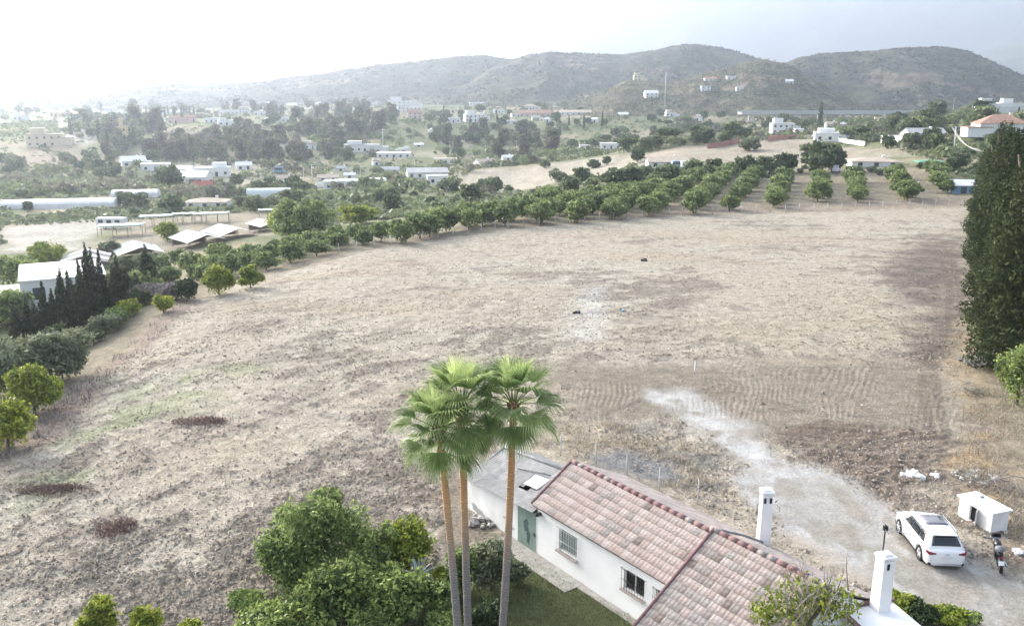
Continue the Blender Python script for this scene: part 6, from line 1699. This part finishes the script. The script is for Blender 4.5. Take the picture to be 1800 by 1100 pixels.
# grey metal frame and brushwood by the conifers
gf = thing('metal_grid', 'grey metal grid frame lying on dry weeds by the bright green bush', 'frame', at(1722, 640), .2)
M_gal = mat('weathered grid', (.26, .265, .28), .6, .1, 5)
q = MB()
for x in (-1.3, 1.3): q.box((x, 0, .25), (.08, 2.0, .08))
for y in (-1, 1): q.box((0, y, .25), (2.6, .08, .078))
q.build('rim', M_gal, gf)
for k in range(7): q = MB(); q.box((-1.1 + k * .37, 0, .26), (.06, 1.9, .05)); q.build('bar', M_gal, gf)
for k in range(3): q = MB(); q.box((0, -.5 + k * .5, .30), (2.5, .06, .04)); q.build('cross_bar', M_gal, gf)
def brush(px, py, n, R_, L_, m, label, seed):
    t = thing('brush_pile', label, 'branches', at(px, py)); rr = random.Random(seed)
    for k in range(n):
        a = rr.uniform(0, 6.28); c = Vector((rr.uniform(-R_, R_), rr.uniform(-R_, R_), rr.uniform(.05, .5))); d = Vector((math.cos(a), math.sin(a), rr.uniform(-.1, .5))) * L_ * rr.uniform(.4, 1)
        q = MB(); q.tube([c - d * .5, c + Vector((rr.uniform(-.1, .1), rr.uniform(-.1, .1), .05)), c + d * .5], [.03, .022, .01], 4); q.tube([c, c + d * .3 + Vector((rr.uniform(-.3, .3), rr.uniform(-.3, .3), .2))], [.014, .006], 4); q.build('branch', m, t)
brush(1708, 690, 16, .6, 2.2, M_bark_g, 'pile of pale bare branches on dark ash by the conifers', 1)
brush(1740, 850, 26, 1.2, 1.8, M_bark_g, 'tangle of grey branches behind the white hut', 2)
brush(1350, 905, 8, .5, 1.2, M_bark, 'few dark sticks beside the track near the tall chimney', 3)

# vehicles far off
def small_vehicle(px, py, L_, m, label, cat='car', rz=0, name='parked_car', h=1.5):
    t = thing(name, label, cat, at(px, py), rz)
    q = MB(); q.box((0, 0, .62), (L_, 1.75, .62)); q.build('body', m, t, bevel=.15, seg=2)
    q = MB(); q.box((-.1 * L_ * (h < 1.8), 0, (h + .9) / 2), (L_ * (.55 if h < 1.8 else .8), 1.55, h - .9), taper=.82); q.build('cabin', m, t, bevel=.08)
    q = MB(); q.box((-.1 * L_ * (h < 1.8), 0, (h + .9) / 2), (L_ * (.50 if h < 1.8 else .7), 1.60, (h - .9) * .6), taper=.86); q.build('window', M_cglass, t)
    for x in (-.3, .3):
        for y in (-.85, .85): link('wheel', TYRE, t, (x * L_, y, .36))
small_vehicle(1655, 303, 4.4, M_black, 'dark car parked among weeds beside the orchard end', rz=.4)
small_vehicle(1190, 296, 4.6, M_blue, 'blue van at the gable of the long tan roofed house', 'van', .2, 'van', 2.1)
small_vehicle(1469, 303, 3.6, M_rwhite, 'small white trailer under the dark tree behind the orchard', 'trailer', 1.2, 'trailer', 1.9)
small_vehicle(490, 304, 5.5, M_blue, 'blue lorry on the valley floor beyond the poles', 'lorry', .1, 'lorry', 2.6)
tp = thing('green_tarpaulin', 'green tarpaulin cover stretched over a low frame at the orchard back', 'tarpaulin', at(1630, 292), .1)
q = MB(); v = [(x, y, 1.6 - .08 * x * x * .2 - abs(y) * .18) for y in (-2.5, 0, 2.5) for x in np.linspace(-4, 4, 7)]; q.add(v, [(j * 7 + i, j * 7 + i + 1, (j + 1) * 7 + i + 1, (j + 1) * 7 + i) for j in range(2) for i in range(6)], 0, True); o = q.build('cover', M_green, tp); o.modifiers.new('thick', 'SOLIDIFY').thickness = .05
for x in (-3.8, 0, 3.8):
    for y in (-2.3, 2.3): q = MB(); q.tube([(x, y, -.3), (x, y, 1.2)], .06, 4); q.build('post', M_postw, tp)

# ---- trees of the valley
def mk(kind, i):
    s = 500 + i
    if kind == 'broadleaf_tree': v = leaves(s, dome(s, 4.4, 8, .3, 10), 1300, .85, long=1.4, clump=1.0, inner=.4); k = 'broad'; tr_ = limbs(s, 6, .25, 2.2, 5)
    elif kind == 'eucalyptus_tree': v = leaves(s, [(random.Random(s + j).uniform(-1.8, 1.8), random.Random(s - j).uniform(-1.8, 1.8), 1.8 + j * 1.2, random.Random(s * 2 + j).uniform(1.9, 3.3), random.Random(s * 3 + j).uniform(1.9, 3.3), 1.8) for j in range(9)], 1400, .85, long=1.8, clump=1.0); k = 'euca'; tr_ = limbs(s, 10, .25, 2, 5)
    elif kind == 'pine_tree': v = leaves(s, [(0, 0, 7.2, 4.2, 4.2, 1.5), (1.6, .5, 7.6, 2.4, 2.4, 1.3), (-1.4, -.8, 7.5, 2.6, 2.4, 1.3)], 620, .8, clump=.7); k = 'dark'; tr_ = limbs(s, 7, .25, 2.5, 5)
    elif kind == 'slim_cypress': v = leaves(s, [(0, 0, .8 + j * 1.15, 1.0 * (1 - (j / 9.5) ** 1.7) + .1, 1.0 * (1 - (j / 9.5) ** 1.7) + .1, .95) for j in range(9)], 420, .6, long=1.8); k = 'dark'; tr_ = limbs(s, 9, .15, .3, 2)
    elif kind == 'bush': v = leaves(s, dome(s, 2.0, 2.7, .0, 7), 380, .55, long=1.5, clump=1.0); k = 'broad'; tr_ = limbs(s, 1.8, .12, 1, 4)
    else: v = leaves(s, dome(s, 2.2, 3.0, .0, 7), 420, .55, long=1.5, clump=1.0); k = 'olive'; tr_ = limbs(s, 2.0, .12, 1, 4)
    tv = np.array([tuple(q) for q in tr_.v]); tf = []
    for f_ in tr_.f:
        if len(f_) == 4: tf.append(f_)
    V_ = np.concatenate([v[0], tv]); F_ = np.concatenate([v[1], np.array(tf) + len(v[0])])
    return np_mesh(kind, V_, F_, [LM[k], M_bark], mi=np.r_[np.zeros(len(v[1]), int), np.ones(len(tf), int)], leaf=np.r_[v[2], np.zeros(len(tf))])
KINDS = {k: [mk(k, i + 10 * j) for i in range(3)] for j, k in enumerate(('broadleaf_tree', 'eucalyptus_tree', 'pine_tree', 'slim_cypress', 'bush', 'olive_bush'))}
HGT = {'broadleaf_tree': 8, 'eucalyptus_tree': 13, 'pine_tree': 8.6, 'slim_cypress': 10.5, 'bush': 2.7, 'olive_bush': 3.0}
def far_tree(kind, px, py, s, label, group, depth=None):
    p = at(px, py, depth)
    o = link(kind, KINDS[kind][rng.randrange(3)], None, p - Vector((0, 0, .15))); o.rotation_euler = (0, 0, rng.uniform(0, 6.28)); s *= rng.uniform(.85, 1.15)
    o.scale = (s * rng.uniform(.88, 1.12), s * rng.uniform(.88, 1.12), s)
    return tag(o, label, 'bush' if 'bush' in kind else 'tree', group)
def inpoly(px, py, poly):
    c = False; n = len(poly)
    for i in range(n):
        (ax, ay), (bx, by) = poly[i], poly[(i + 1) % n]
        if (ay > py) != (by > py) and px < (bx - ax) * (py - ay) / (by - ay) + ax: c = not c
    return c
CUTS = (' behind', ' beside', ' above', ' below', ' in ', ' on ', ' at ', ' among', ' with', ' under', ' between', ' joined', ' peeking', ' adjoining', ' high', ' lower', ' next', ' near', ' halfway', ' left of', ' right of', ' beyond', ' continuing', ' and ', ' by ', ',')
SHORT = []
for h_ in HOUSES:
    t_ = h_[4]
    for c_ in CUTS:
        if c_ in t_[8:]: t_ = t_[:8] + t_[8:].split(c_)[0]
    SHORT.append((h_[0], h_[1], h_[2], t_))
NAMES = {t: sum(1 for q in SHORT if q[3] == t) for _, _, _, t in SHORT}
KWORD = {'broadleaf_tree': 'bushy tree', 'eucalyptus_tree': 'tall ragged tree', 'pine_tree': 'umbrella pine', 'slim_cypress': 'slim cypress', 'bush': 'low bush', 'olive_bush': 'grey-green bush'}
def near_house(px, py):
    best = None
    for hx, hy, hw, t in SHORT:
        if NAMES[t] > 1 or t.startswith('tiny'): continue
        d = math.hypot(max(0, abs(px - hx) - hw / 2), (py - hy) * 1.6)
        if d < 26 and (best is None or d < best[0]): best = (d, hx, hy, hw, t)
    if not best: return None
    _, hx, hy, hw, t = best
    return ('just left of the ' if px < hx - hw / 2 else 'just right of the ' if px > hx + hw / 2 else 'standing in front of the ' if py > hy else 'rising behind the ') + t
def grove(poly, n, kinds, s, label, group):
    x0, x1 = min(p[0] for p in poly), max(p[0] for p in poly); y0, y1 = min(p[1] for p in poly), max(p[1] for p in poly); k = 0; tries = 0
    while k < n and tries < 4000:
        tries += 1; px, py = rng.uniform(x0, x1), rng.uniform(y0, y1)
        if not inpoly(px, py, poly): continue
        if any(abs(px - h_[0]) < h_[2] * .5 and -2 < py - h_[1] < 9 for h_ in HOUSES): continue
        kd = rng.choice(kinds); w_ = near_house(px, py); lb2 = f'{KWORD[kd]} {w_}' if w_ else KWORD[kd] + ' of the ' + group + (', upper side' if py < (y0 + y1) / 2 else ', lower side')
        far_tree(kd, px, py, s * rng.uniform(.8, 1.2), lb2, group); k += 1
E, Bt, Pi, Cy, Bu, Ol = 'eucalyptus_tree', 'broadleaf_tree', 'pine_tree', 'slim_cypress', 'bush', 'olive_bush'
grove([(190, 285), (195, 262), (260, 252), (350, 250), (420, 240), (480, 240), (520, 258), (545, 282), (480, 290), (330, 288), (250, 290)], 95, [E, E, Bt], .78, 'dark tree in the dense wood on the bank behind the valley farm', 'wood on the far bank')
grove([(120, 238), (130, 215), (200, 205), (260, 215), (300, 238), (230, 262), (165, 262)], 40, [E, Bt, Bt, Cy], .95, 'tall tree around the two yellow houses', 'trees round the yellow houses')
grove([(450, 225), (500, 205), (600, 192), (700, 200), (705, 225), (640, 245), (560, 250)], 62, [E, E, Bt, Bt], .85, 'dark tree of the wood covering the ridge left of the white villas', 'wood on the ridge')
grove([(560, 252), (610, 250), (650, 262), (610, 285), (565, 285)], 20, [Bt, E], .7, 'tree on the eroded earth bank', 'trees on the eroded bank')
grove([(730, 225), (780, 190), (900, 188), (1020, 195), (1080, 200), (1060, 225), (900, 235), (780, 240)], 62, [Bt, Bt, Bu, Cy], .8, 'green tree on the slope among the white villas', 'trees among the villas')
grove([(760, 250), (850, 236), (980, 236), (1000, 250), (880, 275), (780, 280)], 36, [Bt, Bt, E], .8, 'tree at the foot of the villa slope', 'trees under the villa slope')
grove([(1000, 260), (1060, 240), (1200, 222), (1320, 225), (1340, 250), (1200, 262), (1060, 272)], 52, [Bt, Bt, Pi, Bu], .75, 'tree of the green belt between stubble and red slope', 'green belt trees')
grove([(1310, 235), (1330, 212), (1380, 210), (1430, 222), (1400, 246)], 22, [Bt, Bu, Ol], .8, 'bushy tree around the white two storey house', 'trees round the two storey house')
grove([(1530, 250), (1560, 222), (1640, 208), (1735, 200), (1735, 235), (1690, 262), (1590, 266)], 60, [Bt, Bu, Bu, Ol], .85, 'green bushy tree on the rise beside the conifers', 'bushes on the rise by the conifers')
grove([(900, 195), (960, 178), (1120, 178), (1120, 192), (1000, 194)], 26, [Bt, E, Bt], .9, 'distant tree along the top of the villa slope', 'trees along the top')
grove([(1130, 215), (1200, 190), (1330, 190), (1320, 205), (1200, 222)], 26, [Bt, Bu], .8, 'distant tree below the knoll', 'trees below the knoll')
grove([(1180, 318), (1290, 292), (1420, 290), (1700, 296), (1690, 312), (1500, 308), (1300, 316)], 34, [Bu, Bu, Bt, Ol], .6, 'bushy growth at the back of the orchard', 'greenery behind the orchard')
grove([(1180, 345), (1130, 330), (1040, 345), (900, 352), (760, 372), (620, 380), (640, 362), (900, 335), (1130, 312), (1190, 318)], 46, [Bu, Bu, Ol, Bt], .62, 'bush between orchard and valley', 'scrub between orchard and valley')
grove([(0, 308), (0, 278), (44, 278), (44, 306)], 9, [Bt, Bt, Bu], .62, 'dark round tree on the brown terrace at the frame edge', 'terrace trees at the frame edge')
grove([(105, 300), (112, 272), (165, 270), (172, 298)], 10, [Bt, Bu], .62, 'dark round bush on the brown terrace below the cream villa', 'terrace bushes below the villa')
grove([(170, 318), (178, 285), (210, 282), (215, 312)], 7, [Bt], .55, 'leafy tree beside the dirt ramp', 'trees by the ramp')
grove([(180, 382), (240, 345), (430, 335), (560, 345), (700, 330), (790, 320), (820, 345), (640, 362), (430, 375)], 40, [Bu, Bu, Bt], .62, 'bushy tree scattered over the near valley fields', 'bushes in the valley fields')
grove([(330, 330), (400, 318), (560, 335), (660, 330), (700, 318), (640, 345), (420, 350)], 22, [Bt, Bu, Ol], .6, 'tree by the valley buildings', 'trees by the valley buildings')
grove([(0, 205), (40, 190), (160, 186), (330, 188), (330, 200), (120, 206)], 34, [Bt, E, Bt], .95, 'hazy tree on the far plain', 'trees on the far plain')
grove([(330, 205), (450, 190), (620, 182), (690, 184), (640, 196), (480, 206)], 40, [Bt, E, Bu], .9, 'hazy tree on the plain under the pale far ridge', 'trees under the pale ridge')
for px, py, k, s, lb_ in (
    (298, 332, Bt, .95, 'conical tree standing alone in front of the broad pale warehouse'), (247, 366, Bt, .52, 'round yellow-green tree by the long white tunnel'), (50, 372, Bt, .42, 'dark tree breaking the line of the long white tunnel'),
    (191, 336, Bt, .3, 'low dark bush at the end of the long tunnel'), (849, 335, Bt, .50, 'lone dark round tree before the pale stubble field'), (690, 334, Bt, .46, 'round light green tree by the low greenhouse'),
    (640, 335, Bu, .9, 'small round bush by the low greenhouse'), (980, 320, Ol, 1.3, 'grey-green bush on the brown field before the orchard'), (958, 296, Bt, .5, 'round dark bush in the stubble'), (930, 288, Bt, .55, 'dark bush row beside the stubble, first clump'), (905, 290, Bt, .5, 'dark bush row beside the stubble, second clump'),
    (1044, 296, Bu, 1.3, 'pale green bush on the brown field'), (1066, 290, Bt, .5, 'dark bush beside the dirt path on the brown field'), (1121, 286, Bt, .55, 'round dark green bush above the long tan roofed house'),
    (1318, 265, Ol, 1.9, 'grey-green round bush between the two red walls'), (880, 276, E, 1.0, 'tallest dark rounded tree behind the stubble field'), (920, 274, E, .95, 'second tall rounded tree behind the stubble, beside the pylon pole'), (970, 268, E, .95, 'third tall rounded tree behind the stubble field'), (1005, 262, Bt, .9, 'fourth tall rounded tree behind the stubble field'),
    (1441, 224, Cy, 1.5, 'tall thin araucaria-like tree in front of the viaduct'), (1426, 222, Bt, .8, 'round tree left of the thin tall tree by the viaduct'), (1488, 252, Pi, .62, 'umbrella pine in front of the white bungalow, left one'), (1512, 252, Pi, .66, 'umbrella pine in front of the white bungalow, right one'),
    (1646, 210, Bt, 1.1, 'tall green tree at the end of the viaduct'), (1600, 262, Bt, .6, 'dark bush beside the two-roofed white house'), (1560, 262, Bt, .7, 'dark spreading bush left of the pool house'), (1640, 268, Bt, .75, 'dark tree hiding the foot of the two-roofed house'),
    (1438, 304, Bt, .98, 'largest dark round tree at the back of the orchard'), (1462, 302, Bt, .8, 'dark tree right behind the largest one at the orchard back'), (1345, 306, Bt, .72, 'bushy green tree at the back of the orchard, middle'), (1310, 310, Bt, .62, 'bright green tree at the back of the orchard'), (1380, 304, Bt, .7, 'dark tree between the orchard back trees'),
    (1112, 326, Bt, .68, 'bright green round tree before the long tan roofed house'), (1080, 330, Bt, .66, 'bright green round tree left of its twin before the tan roof'), (1135, 318, Bt, .6, 'upright green tree right behind the bright twins'), (1180, 322, Bt, .55, 'dark green tree in front of the tan roofed house'), (1220, 312, Bu, 1.7, 'rounded dark bush right of the tan roofed house'), (1245, 318, Bu, 1.5, 'bush at the start of the orchard rows'), (1040, 338, Bt, .5, 'green tree at the left end of the bright trees'),
    (35, 190, Bt, 1.6, 'big hazy tree on the far plain at the frame edge'), (62, 192, E, 1.2, 'big hazy tree group on the far plain')):
    far_tree(k, px, py, s, lb_, None)
for k in range(14):
    far_tree(Cy, 248 + k * 7 + rng.uniform(-3, 3), 206 + rng.uniform(-3, 3), .9, 'slim dark cypress on the skyline above the yellow houses', 'skyline cypresses')
for k in range(12):
    far_tree(Cy, 1076 + k * 6.5 + rng.uniform(-2, 2), 196 + rng.uniform(-2, 2), .95, 'slim dark cypress of the windbreak below the knoll', 'windbreak cypresses')

# ---- vegetation nobody could count
def scrub_patch(name, x, y, z, r, key, per, leaf_s, seed):
    n = len(x); gg = np.random.default_rng(seed)
    d = gg.normal(size=(n, per, 3)); d /= np.linalg.norm(d, axis=2)[..., None]; d[..., 2] = np.abs(d[..., 2])
    c = np.stack([x, y, z], -1)[:, None] + d * (r[:, None, None] * gg.uniform(.6, 1.0, (n, per, 1))) * np.array([1, 1, .8])
    nr_ = d + gg.normal(size=d.shape) * .7; nr_ /= np.linalg.norm(nr_, axis=2)[..., None]; t = gg.normal(size=d.shape); t -= nr_ * (t * nr_).sum(2)[..., None]; t /= np.linalg.norm(t, axis=2)[..., None]; b = np.cross(nr_, t)
    s = (r[:, None, None] * leaf_s * gg.uniform(.6, 1.3, (n, per, 1)))
    v = np.stack([c - t * s, c + b * s * .7, c + t * s, c - b * s * .7], 2).reshape(-1, 3)
    lv = np.clip(np.repeat(gg.random(n), per) * .6 + gg.random(n * per) * .4, 0, 1)
    return tag(link(name, np_mesh(name, v, np.arange(len(v)).reshape(-1, 4), LM[key], leaf=lv)), kind='stuff')
def open_ground(x, y):
    """False where houses, yards and fields must stay clear."""
    k = np.ones(len(x), bool); a_ = np.arctan2(x, y); r = np.hypot(x, y)
    for o in [o for o in bpy.data.objects if o.parent is None and o.get('category') in ('house', 'building', 'greenhouse', 'shelter', 'stable', 'shed', 'shade frame', 'caravan')]:
        rad = 9 if o['category'] in ('house', 'building', 'greenhouse') else 6
        k &= ~((np.hypot(x - o.location.x, (y - o.location.y) * .6) < rad))
    return k
u = g.uniform(-.78, .78, 44000); y = 1 / g.uniform(1 / 1150, 1 / 165, 44000); x = u * y
dens = .5 + (fbm(x / 40, y / 55, 71, 4) - .5); dens2 = fbm(x / 14, y / 14, 72, 3)
pm = np.zeros(len(x))
cl = np.zeros(len(x), bool)
for poly in ([(0, 445), (0, 395), (160, 385), (480, 372), (520, 395), (330, 440), (120, 470)], [(780, 338), (830, 298), (1060, 273), (1160, 268), (1130, 302), (960, 328)], [(1080, 292), (1180, 262), (1420, 245), (1560, 260), (1720, 330), (1720, 380), (1180, 385), (1170, 335)], [(0, 252), (0, 214), (100, 210), (118, 252)], [(500, 440), (700, 390), (1180, 340), (1200, 385), (900, 402), (700, 432)]):
    pp_ = [at(*q) for q in poly]; ins = np.zeros(len(x), bool)
    for i in range(len(pp_)):
        a, b = pp_[i], pp_[(i + 1) % len(pp_)]; c = (a.y > y) != (b.y > y); ins ^= c & (x < (b.x - a.x) * (y - a.y) / (b.y - a.y + 1e-9) + a.x)
    cl |= ins
bd = np.interp(x / y, [-.78, -.64, -.41, -.3, -.135, 0, .2, .53, .78], [52, 56, 92, 116, 140, 170, 210, 180, 180])
k = ~cl & (y > bd) & (g.random(len(x)) < sstep(.34, .58, dens) * .75 + .2) & open_ground(x, y)
x, y = x[k], y[k]; r = g.uniform(.5, 1.5, len(x)) * (1 + .5 * (g.random(len(x)) < .12)) * (.8 + .5 * sstep(200, 800, y))
z = ground_z(x, y); h2 = g.random(len(x))
scrub_patch('shrubbery', x[h2 < .6], y[h2 < .6], z[h2 < .6], r[h2 < .6], 'broad', 9, .5, 1)
scrub_patch('shrubbery', x[h2 >= .6], y[h2 >= .6], z[h2 >= .6], r[h2 >= .6] * .9, 'olive', 9, .5, 2)
k = g.random(len(x)) < .16 * sstep(.45, .6, fbm(x / 30 + 7, y / 40, 73, 3)) * (y > 230)
scrub_patch('woods', x[k], y[k], z[k] + .8, r[k] * 1.9 + .8, 'broad', 46, .30, 8)
k = g.random(len(x)) < .12 * sstep(.5, .64, fbm(x / 34 - 17, y / 40, 74, 3)) * (y > 260)
scrub_patch('woods', x[k], y[k], z[k] + .8, r[k] * 1.9 + 1, 'euca', 46, .30, 9)
# bean and vegetable rows in the valley
def rows_on(poly, step, gap, ang, key, s, seed, name):
    pp_ = [at(*q) for q in poly]; xs_ = [p.x for p in pp_]; ys_ = [p.y for p in pp_]; c_, s_ = math.cos(ang), math.sin(ang); cx, cy_ = np.mean(xs_), np.mean(ys_); R_ = max(max(xs_) - min(xs_), max(ys_) - min(ys_)) * .75
    a, b = np.meshgrid(np.arange(-R_, R_, step), np.arange(-R_, R_, gap)); a = a.ravel() + g.uniform(-.2, .2, a.size) * step; b = b.ravel()
    x = cx + a * c_ - b * s_; y = cy_ + a * s_ + b * c_; ins = np.zeros(len(x), bool)
    for i in range(len(pp_)):
        p, q = pp_[i], pp_[(i + 1) % len(pp_)]; cc = (p.y > y) != (q.y > y); ins ^= cc & (x < (q.x - p.x) * (y - p.y) / (q.y - p.y + 1e-9) + p.x)
    x, y = x[ins], y[ins]
    if len(x): scrub_patch(name, x, y, ground_z(x, y), g.uniform(.8, 1.2, len(x)) * s, key, 6, .55, seed)
rows_on([(0, 330), (0, 306), (150, 302), (190, 325), (120, 333)], 1.4, 4.0, .1, 'olive', .8, 3, 'crop_rows')
rows_on([(0, 251), (0, 218), (98, 213), (112, 250)], 3.0, 9, 1.25, 'broad', 1.6, 4, 'crop_rows')
rows_on([(440, 305), (560, 290), (600, 296), (560, 310), (450, 312)], 1.5, 4, .3, 'broad', .8, 5, 'crop_rows')
rows_on([(150, 392), (0, 398), (0, 385), (300, 365), (480, 355), (480, 365)], 1.2, 3.0, .12, 'broad', .7, 6, 'crop_rows')
rows_on([(570, 385), (700, 352), (860, 345), (1010, 345), (900, 358), (700, 380)], 1.6, 3.6, .3, 'olive', .9, 7, 'crop_rows')
# scrub on the hills
for nm, cnt, rad, key, seed in (('E', 6500, 2.4, 'euca', 11), ('A', 14000, 3.0, 'scrub', 12), ('B', 11000, 3.6, 'scrub', 13), ('C', 8000, 4.4, 'scrub', 14)):
    Xh, Dh, Zh = HILLS[nm]; nv_, nu_ = Xh.shape
    i = g.integers(2, nv_ // 2 + 3, cnt); j = g.integers(2, nu_ - 2, cnt)
    q = fbm(Xh[i, j] / 60, Dh[i, j] / 60, seed, 3); k = g.random(cnt) < sstep(.35, .55, q)
    i, j = i[k], j[k]
    scrub_patch('shrubbery', Xh[i, j] + g.uniform(-3, 3, len(i)), Dh[i, j] + g.uniform(-3, 3, len(i)), Zh[i, j] - .3, g.uniform(.4, 1.1, len(i)) * rad * .8, key, 5, .6, seed)

# ---- alike trees that share a description are told apart by their order
same = {}
for o in bpy.data.objects:
    if o.parent is None and o.get('label'): same.setdefault(o['label'], []).append(o)
for lb_, os_ in same.items():
    if 1 < len(os_) <= 40 and len(lb_.split()) <= 13:
        os_.sort(key=lambda o: project(o.location)[0])
        for o, w_ in zip(os_, ORD):
            o['label'] = lb_ + f', {w_} from left'
